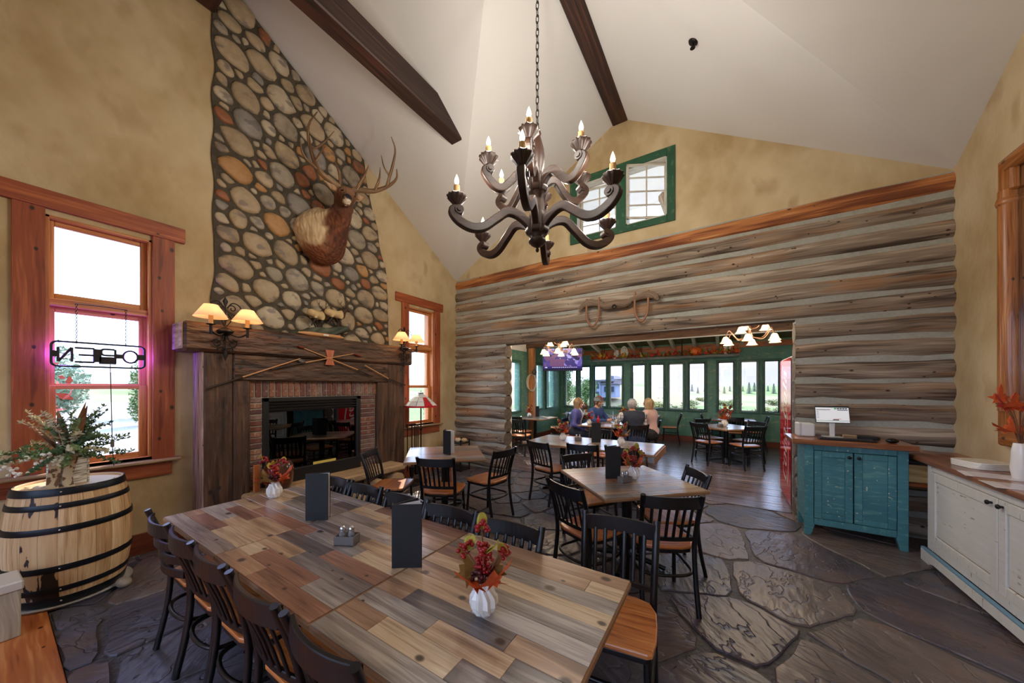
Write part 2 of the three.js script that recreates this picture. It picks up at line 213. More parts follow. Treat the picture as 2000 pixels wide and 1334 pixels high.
{ // log wall with an opening
  const w = struct('wall_log', null), R = rng(77), pitch = (EAVE - 0.012) / 16, zc = -5.415;
  const OL = -3.517, OR = 0.745;
  const logGeo = (x0, x1, y, k, endL, endR) => {
    const n = Math.max(5, Math.round((x1 - x0) / 0.34)), pts = [], rad = [], ph = R() * 9, s0 = R() * 50 | 0;
    for (let i = 0; i <= n; i++) { const t = i / n; pts.push(V(lerp(x0, x1, t), y + (vnoise(t * 6, k, 99, 99, s0) - 0.5) * 0.022, zc + (vnoise(t * 5, k + 7, 99, 99, s0) - 0.5) * 0.016)); rad.push(0.13 + (vnoise(t * 9, k + 3, 99, 99, s0) - 0.5) * 0.022); }
    const g = tube(pts, rad, 14, { sx: 0.94, sy: 1.0, cap: false }); const uv = g.attributes.uv, du = R() * 5, dv = R() * 3; for (let i = 0; i < uv.count; i++) uv.setXY(i, uv.getX(i) + du, uv.getY(i) + dv); return [g, pts, rad];
  };
  const disc = (x, p, r, s) => { const pts = []; const o = []; for (let j = 0; j < 18; j++) { const a = j / 18 * 2 * PI; pts.push([x, p.y + Math.cos(a) * r * 0.96, p.z + Math.sin(a) * r * 1.02]); } return polyGeo([s > 0 ? pts.slice().reverse() : pts]); };
  for (let k = 0; k < 16; k++) {
    const y = pitch * (k + 0.5);
    if (k >= 10) { const [g] = logGeo(XL - 0.05, XR + 0.05, y, k); part(w, 'log', g, k === 15 ? mLogTop : mLog[(k * 7 + 1) % 4]); }
    else {
      const [g, p, r] = logGeo(XL - 0.05, OL, y, k); part(w, 'log', g, mLog[(k * 5 + 2) % 4]); part(w, 'log_end', disc(OL, p[p.length - 1], r[r.length - 1], -1), mLogEnd);
      const [g2, p2, r2] = logGeo(OR, XR + 0.05, y, k + 40); part(w, 'log', g2, mLog[(k * 3 + 1) % 4]); part(w, 'log_end', disc(OR, p2[0], r2[0], 1), mLogEnd);
    }
  }
  const zf = -5.333, zb = -5.52;
  part(w, 'chinking', J([B(XL - 0.05, XR + 0.05, 10 * pitch + 0.03, EAVE - 0.03, zb, zf, 0), B(XL - 0.05, OL - 0.004, 0, 10 * pitch + 0.03, zb, zf, 0), B(OR + 0.004, XR + 0.05, 0, 10 * pitch + 0.03, zb, zf, 0)]), mChink);
}
{ // flagstone floor, boards by the entry, boards in the far room
  const f = struct('floor', null), R = rng(4242);
  const mMortar = mat({ map: dataTex(256, 256, (u, v) => mixc([58, 56, 58], [96, 94, 96], fbm(u, v, 30, 30, 71, 3)), true, 0.8, 0.8), bumpMap: bumpTex(72, 30, 30, 0.6, 0.6), bumpScale: 0.008, roughness: 0.6 });
  part(f, 'mortar_bed', B(XL - 0.02, XR + 0.02, -0.2, -0.012, -5.56, -0.245, 0), mMortar);
  const sb = dataTex(512, 512, (u, v) => { const a = fbm(u, v, 4, 4, 81, 5), b = fbm(u + a * 0.15, v, 8, 22, 83, 4), s = Math.abs(fbm(u, v, 5, 9, 85, 4) - 0.5); return grey(a * 0.35 + b * 0.4 + smooth(0, 0.03, s) * 0.25); }, false, 1.1, 1.1);
  const tones = [[[58, 50, 56], [104, 92, 100]], [[50, 48, 58], [94, 92, 106]], [[70, 58, 54], [120, 102, 94]], [[44, 42, 50], [84, 80, 92]], [[78, 68, 66], [134, 120, 116]], [[62, 60, 68], [110, 106, 116]]];
  const mStone = tones.map(([a, b], k) => mat({ map: dataTex(256, 256, (u, v) => { const p = fbm(u, v, 3, 3, 400 + k, 5), q = fbm(u, v, 9, 20, 420 + k, 4), r = fbm(u, v, 5, 5, 440 + k, 3); let c = mixc(a, b, clamp(p * 0.6 + q * 0.6 - 0.1)); return mixc(c, [126, 94, 70], smooth(0.58, 0.75, r) * 0.3); }, true, 1.2, 1.2), bumpMap: sb, bumpScale: 0.02, roughness: 0.36 }));
  // Voronoi cells, smaller stones towards the middle left
  const pts = [], size = (x, z) => 0.36 + 0.2 * smooth(-1.8, 0.2, x) + 0.1 * smooth(-3.2, -1, z);
  for (let t = 0; t < 9000 && pts.length < 330; t++) { const x = lerp(XL - 0.3, XR + 0.3, R()), z = lerp(-5.9, 0.1, R()), s = size(x, z) * (0.75 + R() * 0.5); if (pts.every((p) => Math.hypot((p[0] - x) * 0.86, p[1] - z) > (s + p[2]) * 0.5)) pts.push([x, z, s, R()]); }
  const clip = (poly, nx, nz, d) => { const out = []; for (let i = 0; i < poly.length; i++) { const a = poly[i], b = poly[(i + 1) % poly.length], fa = a[0] * nx + a[1] * nz - d, fb = b[0] * nx + b[1] * nz - d; if (fa <= 0) out.push(a); if ((fa < 0) !== (fb < 0) && fa !== fb) { const t = fa / (fa - fb); out.push([lerp(a[0], b[0], t), lerp(a[1], b[1], t)]); } } return out; };
  for (const p of pts) {
    let poly = [[XL, -5.5], [XR, -5.5], [XR, -0.25], [XL, -0.25]]; const gap = 0.012 + R() * 0.012;
    for (const q of pts) { if (q === p) continue; const dx = q[0] - p[0], dz = q[1] - p[1], L = Math.hypot(dx, dz); if (L > 2) continue; poly = clip(poly, dx / L, dz / L, ((p[0] + q[0]) / 2 * dx + (p[1] + q[1]) / 2 * dz) / L - gap); if (poly.length < 3) break; }
    if (poly.length < 3) continue;
    // soften corners and roughen the edges
    let ring = []; for (let i = 0; i < poly.length; i++) { const a = poly[i], b = poly[(i + 1) % poly.length], L = Math.hypot(a[0] - b[0], a[1] - b[1]); if (L < 0.03) { ring.push([(a[0] + b[0]) / 2, (a[1] + b[1]) / 2]); continue; } const m = Math.max(2, Math.round(L / 0.09)); for (let j = 0; j < m; j++) { const t = lerp(0.12, 0.88, m > 1 ? j / (m - 1) : 0.5); const wob = (vnoise(a[0] * 9 + t * L * 9, a[1] * 9 + i * 3, 999, 999, 5) - 0.5) * 0.035; const nx = (b[1] - a[1]) / L, nz = -(b[0] - a[0]) / L; ring.push([lerp(a[0], b[0], t) + nx * wob, lerp(a[1], b[1], t) + nz * wob]); } }
    if (ring.length < 3) continue;
    const c = [0, 0]; ring.forEach((r) => { c[0] += r[0] / ring.length; c[1] += r[1] / ring.length; });
    const h = -0.002 + R() * 0.005, tx = (R() - 0.5) * 0.012, tz = (R() - 0.5) * 0.012, y = (x, z) => h + (x - c[0]) * tx + (z - c[1]) * tz;
    const top = ring.map(([x, z]) => { const X = lerp(x, c[0], 0.02), Z = lerp(z, c[1], 0.02); return [X, y(X, Z), Z]; }), mid = ring.map(([x, z]) => [x, y(x, z) - 0.007, z]), bot = ring.map(([x, z]) => [x, -0.03, z]);
    const area = top.reduce((s, a, i) => { const b = top[(i + 1) % top.length]; return s + a[0] * b[2] - b[0] * a[2]; }, 0); if (area > 0) { top.reverse(); mid.reverse(); bot.reverse(); }
    const C = [c[0], y(c[0], c[1]) + 0.0005, c[1]], L = []; for (let i = 0; i < top.length; i++) { const j = (i + 1) % top.length; L.push([C, top[i], top[j]], [top[i], mid[i], mid[j], top[j]], [mid[i], bot[i], bot[j], mid[j]]); }
    const g = polyGeo(L), uv = g.attributes.uv, po = g.attributes.position, an = R() * 6.28, ca = Math.cos(an), sa = Math.sin(an); for (let i = 0; i < uv.count; i++) { const x = po.getX(i), z = po.getZ(i); uv.setXY(i, x * ca + z * sa + p[3] * 7, -x * sa + z * ca); }
    part(f, 'flagstone', g, mStone[Math.floor(p[3] * 997) % 6]);
  }
  const f2 = struct('floor', null);
  part(f2, 'subfloor', B(XL, XR, -0.2, -0.02, -0.24, ZB, 0), mBase);
  for (let z = -0.24, i = 0; z < ZB; z += 0.21, i++) part(f2, 'floor_board', B(XL, XR, -0.02, 0.004, z, Math.min(z + 0.207, ZB), 0.003, 'x'), mPine);
  const f3 = struct('floor', null);
  part(f3, 'subfloor', B(-5.2, 2.8, -0.2, -0.025, -11.4, -5.52, 0), mBase);
  for (let z = -11.3, i = 0; z < -5.52; z += 0.13, i++) part(f3, 'floor_board', B(-5.1, 2.7, -0.025, -0.001 + (i % 3) * 0.0012, z, Math.min(z + 0.127, -5.52), 0.004, 'x'), mBoards);
}
struct('baseboard_left', J([B(XL, XL + 0.02, 0, 0.2, -0.24, -1.19, 0.004), B(XL, XL + 0.02, 0, 0.2, -3.72, ZF, 0.004)]), mBase);
struct('baseboard_right', B(XR - 0.02, XR, 0, 0.2, ZB, -2.4, 0.004), mBase);

// ---------- windows of the left wall ----------
function sideWindow(dz) {
  const g = struct('window_' + (dz ? 2 : 1), null), z0 = -0.268, z1 = -0.883, X = XL;
  part(g, 'header_trim', B(X, X + 0.035, 3.105, 3.255, 0.02, -1.117, 0.004, 'z'), mTrim);
  part(g, 'jamb_trim', B(X, X + 0.028, 0.9, 3.105, -0.11, z0, 0.003, 'y'), mTrim); part(g, 'jamb_trim', B(X, X + 0.028, 0.9, 3.105, z1, -1.04, 0.003, 'y'), mTrim);
  part(g, 'window_sill', B(X - 0.2, X + 0.075, 0.872, 0.902, 0.07, -1.08, 0.008, 'z'), mRustic); part(g, 'apron_trim', B(X, X + 0.026, 0.735, 0.872, -0.02, -1.02, 0.003, 'z'), mTrim);
  // box frame and stops
  part(g, 'frame', J([B(X - 0.2, X, 0.93, 3.06, z0, z0 - 0.022, 0.002, 'y'), B(X - 0.2, X, 0.93, 3.06, z1, z1 + 0.022, 0.002, 'y'), B(X - 0.2, X, 3.04, 3.06, z0, z1, 0.002, 'z'), B(X - 0.2, X, 0.902, 0.935, z0, z1, 0.002, 'z'), B(X - 0.16, X - 0.03, 2.31, 2.37, z0, z1, 0.004, 'z')]), mSash);
  const sash = (y0, y1, x, gl) => { const s = part(g, 'sash', J([B(x - 0.035, x, y0, y1, z0 - 0.022, gl[0], 0.004, 'y'), B(x - 0.035, x, y0, y1, z1 + 0.022, gl[1], 0.004, 'y'), B(x - 0.035, x, y0, gl[2], gl[0], gl[1], 0.004, 'z'), B(x - 0.035, x, gl[3], y1, gl[0], gl[1], 0.004, 'z')]), mSash); part(s, 'pane', B(x - 0.022, x - 0.017, gl[2] - 0.004, gl[3] + 0.004, gl[0] + 0.004, gl[1] - 0.004, 0), mGlass); };
  sash(2.37, 3.04, X - 0.07, [-0.318, -0.815, 2.42, 2.995]); sash(1.6, 2.31, X - 0.1, [-0.322, -0.812, 1.645, 2.265]); sash(0.935, 1.632, X - 0.062, [-0.326, -0.806, 0.985, 1.597]);
  g.position.z = dz; return g;
}
sideWindow(0); sideWindow(-3.79);
// tall windows in the wall behind the viewer
backHoles.forEach(([a, b], i) => { const g = struct('window_' + (3 + i), null); part(g, 'frame', J([B(a, a + 0.06, 0.6, 3.2, ZB + 0.05, ZB + 0.15, 0.004), B(b - 0.06, b, 0.6, 3.2, ZB + 0.05, ZB + 0.15, 0.004), B(a, b, 0.6, 0.66, ZB + 0.05, ZB + 0.15, 0.004), B(a, b, 3.14, 3.2, ZB + 0.05, ZB + 0.15, 0.004), B((a + b) / 2 - 0.03, (a + b) / 2 + 0.03, 0.66, 3.14, ZB + 0.06, ZB + 0.14, 0.004)]), mSash); part(g, 'pane', B(a + 0.06, b - 0.06, 0.66, 3.14, ZB + 0.1, ZB + 0.105, 0), mGlass); });

{ // green casement pair in the gable, opened into the loft
  const g = struct('window_6', null), z = -5.36;
  part(g, 'trim', J([B(-2.21, -2.09, 4.03, 5.12, z, z + 0.03, 0.004, 'y'), B(-0.7, -0.59, 4.03, 5.12, z, z + 0.03, 0.004, 'y'), B(-1.435, -1.285, 4.1, 5.03, z, z + 0.028, 0.004, 'y'), B(-2.09, -0.7, 5.01, 5.12, z, z + 0.03, 0.004, 'x'), B(-2.09, -0.7, 4.03, 4.13, z, z + 0.03, 0.004, 'x')]), mGreenDark);
  const mSW = mat({ map: dataTex(128, 128, (u, v) => mixc([176, 166, 146], [222, 218, 206], fbm(u, v, 5, 20, 15, 4)), true, 0.5, 0.5), roughness: 0.6 });
  part(g, 'frame', J([[-2.1, -1.43], [-1.29, -0.69]].map(([a, b]) => [B(a, a + 0.025, 4.13, 5.02, z - 0.16, z + 0.01, 0.002, 'y'), B(b - 0.025, b, 4.13, 5.02, z - 0.16, z + 0.01, 0.002, 'y'), B(a, b, 4.13, 4.155, z - 0.16, z + 0.01, 0.002), B(a, b, 4.995, 5.02, z - 0.16, z + 0.01, 0.002)])), mSW);
  const leaf = (w, turn, hx) => { const s = new THREE.Group(); s.name = 'casement'; g.add(s); s.position.set(hx, 4.16, z - 0.14); s.rotation.y = turn; const h = 0.83, e = []; e.push(B(0, 0.035, 0, h, -0.015, 0.015, 0.003, 'y'), B(w - 0.035, w, 0, h, -0.015, 0.015, 0.003, 'y'), B(0, w, 0, 0.035, -0.015, 0.015, 0.003), B(0, w, h - 0.035, h, -0.015, 0.015, 0.003), B(w / 2 - 0.009, w / 2 + 0.009, 0, h, -0.012, 0.012, 0.002, 'y')); for (const q of [1, 2, 3]) e.push(B(0, w, h * q / 4 - 0.009, h * q / 4 + 0.009, -0.012, 0.012, 0.002)); part(s, 'sash', J(e), mSW); for (let i = 0; i < 2; i++) for (let j = 0; j < 4; j++) part(s, 'pane', B(0.03 + i * (w / 2 - 0.02), w / 2 + i * (w / 2 - 0.03), j * h / 4 + 0.015, (j + 1) * h / 4 - 0.012, -0.002, 0.002, 0), mGlass); return s; };
  leaf(0.6, PI + 0.5, -0.72); leaf(0.62, 0.12, -2.07);
  // the loft behind
  const l = struct('wall_loft', J([B(-3.6, 1, 3.9, 3.98, -8.4, -5.52, 0), B(-3.6, -3.5, 3.98, 6.2, -8.4, -5.52, 0), B(0.9, 1, 3.98, 6.2, -8.4, -5.52, 0), B(-3.5, 0.9, 3.98, 4.6, -8.4, -8.3, 0), B(-3.5, 0.9, 5.9, 6.2, -8.4, -8.3, 0)]), mWhite);
  struct('ceiling', slab([[-3.6, 6.2, -8.4], [-3.6, 6.2, -5.5], [1, 6.2, -5.5], [1, 6.2, -8.4]], 0.1), mWhite);
  solo('loft_brace', tube([[-1.05, 5.6, -7.6], [-0.55, 4.05, -6.9]], 0.12, 8), mRustic, 'slanting timber brace seen through the open green window', 'beam');
}

// ---------- the far dining room ----------
const FX0 = -5.0, FX1 = 2.6, FZ = -11.2;
{
  const holesL = [[-7.55, -8.25], [-9.1, -9.68], [-10.0, -10.55]], holesB = [[-4.82, -4.41], [-4.28, -3.91], [-3.76, -3.34], [-3.22, -2.81], [-2.5, -2.1], [-1.95, -1.55], [-1.42, -1.01], [-0.875, -0.45], [-0.136, 0.254], [0.4, 0.785], [0.92, 1.25], [1.4, 1.75]];
  struct('wall_dining_left', wallZY(rect(-5.54, FZ - 0.1, 0, 3.3), FX0 - 0.14, 0.14, holesL.map(([a, b]) => rect(a, b, 0.93, 2.3))), mGreen);
  struct('wall_dining_far', wallXY(rect(FX0 - 0.14, FX1 + 0.14, 0, 2.98), FZ - 0.14, 0.14, holesB.map(([a, b]) => rect(a, b, 0.93, 2.32))), mGreen);
  struct('wall_dining_right', B(FX1, FX1 + 0.14, 0, 3.4, FZ - 0.1, -5.54, 0), mGreen);
  struct('wall_dining_near', J([B(FX0 - 0.1, -3.54, 0, 3.4, -5.58, -5.525, 0), B(0.77, FX1 + 0.1, 0, 3.4, -5.58, -5.525, 0), B(-3.54, 0.77, 2.5, 3.4, -5.58, -5.525, 0)]), mWhite);
  struct('ceiling', B(FX0 - 0.14, FX1 + 0.14, 3.1, 3.25, -8.75, -5.5, 0), mWhite);
  struct('ceiling', slab([[FX0 - 0.14, 2.88, FZ - 0.1], [FX0 - 0.14, 3.42, -8.6], [FX1 + 0.14, 3.42, -8.6], [FX1 + 0.14, 2.88, FZ - 0.1]], 0.12), mat({ map: greenTex(315, [70, 78, 48], [112, 112, 72], [90, 84, 60], 0.3), roughness: 0.8 }));
  struct('trim_1', J([B(FX0, FX0 + 0.02, 2.3, 3.2, FZ, -5.6, 0), B(FX0, FX0 + 0.012, 2.66, 3.1, -8.7, -5.6, 0)].slice(1)), mWhite);
  const mRafter = mat({ map: woodTex(271, [170, 160, 140], [206, 198, 180], [226, 220, 206], { knots: 2 }), roughness: 0.7 });
  for (let i = 0; i < 13; i++) { const x = -4.7 + i * 0.57; const g = B(-0.04, 0.04, -0.12, 0, -2.62, 0, 0.004, 'z').rotateX(-0.2).translate(x, 3.4, -8.66); solo('rafter', g, mRafter, 'pale painted rafter running to the far windows', 'rafter', 'rafters over the far dining room'); }
  solo('ceiling_beam', B(FX0, FX1, 2.76, 2.9, -8.84, -8.66, 0.006), mat({ map: woodTex(275, [48, 30, 22], [84, 56, 40], [112, 78, 56], { knots: 3 }), roughness: 0.6 }), 'long brown crossbeam over the far dining room', 'beam');
  solo('conduit_pipe', tube([[-4.4, 2.745, -8.64], [FX1, 2.745, -8.64]], 0.016, 8), mat({ color: rgb(200, 204, 206), roughness: 0.4, metalness: 0.3 }), 'thin grey conduit under the long brown crossbeam', 'pipe');
  struct('trim_2', B(FX0, FX1, 2.7, 2.85, FZ, FZ + 0.03, 0.004, 'x'), mPine);
  struct('baseboard_far', J([B(FX0, FX1, 0, 0.15, FZ, FZ + 0.02, 0.003, 'x'), B(FX0, FX0 + 0.02, 0, 0.15, FZ, -5.6, 0.003, 'z')]), mBase);
  solo('timber_post', B(-4.93, -4.75, 0, 2.76, -8.82, -8.68, 0.008, 'y'), mat({ map: woodTex(281, [150, 88, 46], [190, 126, 76], [214, 158, 106], { knots: 4 }), roughness: 0.55 }), 'orange brown timber post with a coiled rope, by the left dining windows', 'post');
  const mFr = mat({ map: greenTex(321, [40, 84, 72], [70, 116, 100], [160, 160, 140], 0.4), roughness: 0.5 }), mAl = mat({ color: rgb(168, 172, 170), roughness: 0.45 });
  holesB.forEach(([a, b], i) => {
    const g = struct('window_' + (10 + i), null);
    part(g, 'frame', J([B(a - 0.045, a, 0.9, 2.36, FZ, FZ + 0.03, 0.003, 'y'), B(b, b + 0.045, 0.9, 2.36, FZ, FZ + 0.03, 0.003, 'y'), B(a - 0.045, b + 0.045, 2.32, 2.37, FZ, FZ + 0.032, 0.003), B(a - 0.05, b + 0.05, 0.885, 0.93, FZ, FZ + 0.06, 0.003)]), mFr);
    part(g, 'sash', J([B(a, a + 0.028, 0.93, 2.32, FZ - 0.07, FZ - 0.035, 0.002, 'y'), B(b - 0.028, b, 0.93, 2.32, FZ - 0.07, FZ - 0.035, 0.002, 'y'), B(a, b, 0.93, 0.958, FZ - 0.07, FZ - 0.035, 0.002), B(a, b, 2.292, 2.32, FZ - 0.07, FZ - 0.035, 0.002)]), i % 3 ? mBlack : mAl);
    part(g, 'pane', B(a + 0.026, b - 0.026, 0.956, 2.294, FZ - 0.055, FZ - 0.051, 0), mGlass);
    part(g, 'crank', J([B((a + b) / 2 - 0.06, (a + b) / 2 + 0.04, 0.932, 0.945, FZ - 0.02, FZ + 0.02, 0.002), tube([[(a + b) / 2 - 0.02, 0.945, FZ + 0.01], [(a + b) / 2 - 0.05, 0.99, FZ + 0.02]], 0.005, 6)]), mAl);
  });
  holesL.forEach(([a, b], i) => {
    const g = struct('window_' + (30 + i), null), x = FX0, m = (a + b) / 2;
    part(g, 'frame', J([B(x, x + 0.05, 0.9, 2.38, a, a + 0.06, 0.003, 'y'), B(x, x + 0.05, 0.9, 2.38, b, b - 0.06, 0.003, 'y'), B(x, x + 0.05, 2.3, 2.38, a, b, 0.003), B(x, x + 0.07, 0.88, 0.93, a + 0.05, b - 0.05, 0.003), B(x - 0.08, x - 0.03, 0.93, 2.3, m - 0.025, m + 0.025, 0.003, 'y')]), mFr);
    part(g, 'pane', B(x - 0.062, x - 0.058, 0.93, 2.3, a, b, 0), mGlass);
  });
  // porch roof outside the far windows keeps the sun off that floor
  solo('porch_roof', B(-5.6, 3.4, 2.78, 2.92, -12.85, -11.34, 0.01), mat({ color: rgb(120, 112, 104), roughness: 0.8 }), 'flat porch roof outside the far dining windows', 'roof');
}
// ---------- outdoors ----------
{
  const R = rng(31), n1 = (x, z, s, f) => vnoise(x * f + 500, z * f + 500, 4096, 4096, s), nn = (x, z, s, f) => (n1(x, z, s, f) * 0.6 + n1(x, z, s + 3, f * 2.3) * 0.3 + n1(x, z, s + 5, f * 6) * 0.1);
  const hill = (x, z) => { const d = Math.hypot(x, z), a = Math.atan2(x, -z); let h = 0; h += smooth(80, 210, d) * (4 + 14 * smooth(-0.36, 0.02, a) + 6 * nn(x, z, 7, 0.012) - 1) ; return d < 60 ? 0 : h; };
  const pos = [], col = [], idx = [], NA = 150, NR = 56;
  for (let j = 0; j <= NR; j++) { const r = 4 * Math.pow(260 / 4, j / NR); for (let i = 0; i <= NA; i++) {
    const a = lerp(-PI, PI, i / NA), x = Math.sin(a) * r, z = -Math.cos(a) * r - 4, d = Math.hypot(x, z), far = hill(x, z) + (nn(x, z, 29, 0.08) - 0.5) * 3 > 2 ? 1 : 0;
    pos.push(x, -0.45 + hill(x, z), z);
    let c = mixc([112, 104, 78], [86, 106, 56], smooth(0.44, 0.56, nn(x, z * 2.2, 11, 0.05)));
    c = mixc(c, [104, 96, 76], smooth(0.55, 0.7, nn(x, z, 15, 0.3)) * 0.6);
    c = mixc(c, mixc([100, 98, 90], [116, 108, 94], nn(x, z * 2, 19, 0.05)), far);
    if (x < -5 && z > -8.5) c = mixc([128, 127, 124], [146, 145, 142], nn(x, z, 23, 0.8));
    col.push(...lin(...c));
  } }
  for (let j = 0; j < NR; j++) for (let i = 0; i < NA; i++) { const a = j * (NA + 1) + i, b = a + NA + 1; idx.push(a, a + 1, b, b, a + 1, b + 1); }
  const g = new THREE.BufferGeometry(); g.setAttribute('position', new THREE.BufferAttribute(new Float32Array(pos), 3)); g.setAttribute('color', new THREE.BufferAttribute(new Float32Array(col), 3)); g.setIndex(idx); g.computeVertexNormals();
  const gr = solo('meadow', g, mat({ vertexColors: true, roughness: 1, side: THREE.DoubleSide }), 'dry meadow and pale hills outside the windows', 'ground'); gr.userData.kind = 'structure';
  // shrubs and trees as lumpy crowns of small leaves
  function crown(s, n, rx, ry, lumps = 7, leaf = 0.12) {
    const Q = rng(s), L = []; for (let i = 0; i < lumps; i++) { const a = Q() * 6.28, e = Q(); L.push([Math.cos(a) * rx * 0.55 * Q(), ry * (0.25 + 0.65 * e), Math.sin(a) * rx * 0.55 * Q(), 0.35 + 0.3 * Q()]); }
    const p = []; for (let i = 0; i < n; i++) { const l = L[Math.floor(Q() * lumps)], u = Q() * 2 - 1, a = Q() * 6.28, q = Math.sqrt(1 - u * u), r = Math.pow(Q(), 0.35) * l[3]; const c = V(l[0] + Math.cos(a) * q * r * rx, l[1] + u * r * ry * 0.6, l[2] + Math.sin(a) * q * r * rx); const d = V(Q() - 0.5, Q() - 0.5, Q() - 0.5).normalize(), e = d.clone().cross(V(Q() - 0.5, Q(), Q() - 0.5)).normalize(), f = leaf * (0.6 + Q() * 0.8); p.push(c.clone().addScaledVector(d, f), c.clone().addScaledVector(e, f * 0.5), c.clone().addScaledVector(d, -f), c.clone().addScaledVector(d, f), c.clone().addScaledVector(d, -f), c.clone().addScaledVector(e, -f * 0.5)); }
    const gg = new THREE.BufferGeometry(); gg.setAttribute('position', new THREE.BufferAttribute(new Float32Array(p.flatMap((v) => [v.x, v.y, v.z])), 3)); gg.computeVertexNormals(); return boxUV(gg);
  }
  const leafM = (r, g2, b) => mat({ color: rgb(r, g2, b), roughness: 0.9, side: THREE.DoubleSide }), mBark = mat({ color: rgb(96, 80, 66), roughness: 0.9 });
  const mSage = leafM(108, 116, 74), mSage2 = leafM(126, 126, 78), mTree = leafM(88, 114, 62), mPineTree = leafM(72, 90, 82), mRed = leafM(150, 62, 60);
  const bush = crown(5, 900, 0.8, 0.75, 8, 0.075), bush2 = crown(6, 900, 1.1, 0.6, 9, 0.08);
  const bushAt = []; for (let i = 0; i < 400 && bushAt.length < 26; i++) { const z = -15 - Math.pow(R(), 1.6) * 34, px = lerp(1140, 1540, Math.pow(R(), 0.75)), u = (px - 1000) / 652, a = -0.5351 + u * 0.8448, c = -0.8448 - u * 0.5351, x = a / c * z; if (bushAt.some((q) => Math.hypot(q[0] - x, q[1] - z) < 2.9)) continue; bushAt.push([x, z]); const o = solo('sagebrush', i % 2 ? bush : bush2, i % 3 ? mSage : mSage2, 'low grey green sagebrush on the meadow beyond the far windows', 'bush', 'sagebrush on the meadow', [x, -0.5, z], R() * 6); o.scale.setScalar(0.75 + R() * 0.4); }
  const tallLeaf = crown(9, 6000, 1.6, 5, 10, 0.1), round = crown(12, 5000, 2, 3, 9, 0.095), cone = (() => { const Q = rng(3), p = []; for (let i = 0; i < 1500; i++) { const h = Math.pow(Q(), 1.3), a = Q() * 6.28, r = (1 - h) * 1.2 * Math.sqrt(Q()); const c = V(Math.cos(a) * r, 0.3 + h * 4.6, Math.sin(a) * r), d = V(Math.cos(a), -0.5, Math.sin(a)).multiplyScalar(0.2), e = V(-Math.sin(a), 0, Math.cos(a)).multiplyScalar(0.08); p.push(c.clone().add(d), c.clone().add(e), c.clone().sub(e)); } const gg = new THREE.BufferGeometry(); gg.setAttribute('position', new THREE.BufferAttribute(new Float32Array(p.flatMap((v) => [v.x, v.y, v.z])), 3)); gg.computeVertexNormals(); return boxUV(gg); })();
  const tree = (name, crownG, m, p, s, label, group) => { const t = thing(name, label, 'tree', p, p[0] * 3.1, group); part(t, 'crown', crownG, m); part(t, 'trunk', tube([[0, -0.3, 0], [0.05, 1.2, 0.03], [0, 3, 0]], [0.16, 0.12, 0.05], 7), mBark); t.scale.setScalar(s); return t; };
  tree('leafy_tree', tallLeaf, mTree, [-15, -0.45, -34], 1.0, 'slim green tree beyond the leftmost far window', 'trees by the houses');
  tree('leafy_tree', round, mTree, [-11.6, -0.45, -32], 0.9, 'rounded green tree left of the blue house', 'trees by the houses');
  tree('leafy_tree', round, leafM(150, 150, 120), [-9.4, -0.45, -28], 0.4, 'low pale tree in front of the blue house', 'trees by the houses');
  for (let i = 0; i < 16; i++) { const px = 1338 + i * 12.3 + R() * 3, u = (px - 1000) / 652, z = -92 - (i % 2) * 5, x = (-0.5351 + u * 0.8448) / (-0.8448 - u * 0.5351) * z; tree('spruce_tree', cone, i % 3 ? mPineTree : mTree, [x, -0.3, z], 0.35 + R() * 0.25, 'distant dark tree along the row of far houses', 'distant trees on the valley floor'); }
  // houses
  const mBlue = mat({ color: rgb(120, 128, 156), roughness: 0.8 }), mRoof = mat({ color: rgb(84, 86, 104), roughness: 0.8 }), mPane = phys({ color: rgb(40, 50, 70), roughness: 0.1 }), mBarn = mat({ color: rgb(112, 104, 112), roughness: 0.9 });
  const h1 = thing('house', 'two storey blue grey house with a flat overhanging roof, seen through a far window', 'house', [-11.9, 0.1, -37]); h1.scale.setScalar(0.8);
  part(h1, 'walls', J([B(-1.3, 0.6, 0, 2.6, -1.5, 1, 0.02), B(0.6, 2.6, 0.4, 2.2, -1.5, 0.8, 0.02)]), mBlue); part(h1, 'roof', J([B(-1.6, 2.2, 2.6, 2.85, -1.9, 1.4, 0.02), B(0.5, 3, 2.2, 2.35, -1.8, 1.1, 0.02)]), mRoof); for (const [x, y] of [[-0.9, 0.5], [-0.1, 0.5], [-0.9, 1.6], [-0.1, 1.6], [1.1, 1.2], [1.9, 1.2]]) part(h1, 'window', B(x, x + 0.5, y, y + 0.7, 0.78, 1.02, 0.01), mPane); part(h1, 'chimney', B(1.7, 2, 2.3, 3.4, -0.6, -0.2, 0.01), mRoof);
  const h2 = thing('barn', 'dark weathered barn with a hipped roof on the rise beyond the far windows', 'barn', [-12.9, 2.2, -48]); h2.scale.setScalar(0.42);
  part(h2, 'walls', J([B(-1.9, 1.9, -0.8, 1.2, -1.5, 1.5, 0.02)]), mBarn); part(h2, 'roof', polyGeo([[[-2.4, 1.1, 1.9], [2.4, 1.1, 1.9], [0.6, 2.3, 0], [-0.6, 2.3, 0]], [[2.4, 1.1, -1.9], [-2.4, 1.1, -1.9], [-0.6, 2.3, 0], [0.6, 2.3, 0]], [[-2.4, 1.1, -1.9], [-2.4, 1.1, 1.9], [-0.6, 2.3, 0]], [[2.4, 1.1, 1.9], [2.4, 1.1, -1.9], [0.6, 2.3, 0]]]), mRoof);
  solo('ground_rise', lathe([[14, -2.6], [8, -0.8], [3, -0.05], [0, 0.05]], 24), mat({ color: rgb(122, 114, 88), roughness: 1 }), 'dry knoll that carries the dark barn', 'ground', null, [-12.9, 1.75, -48]).userData.kind = 'structure';
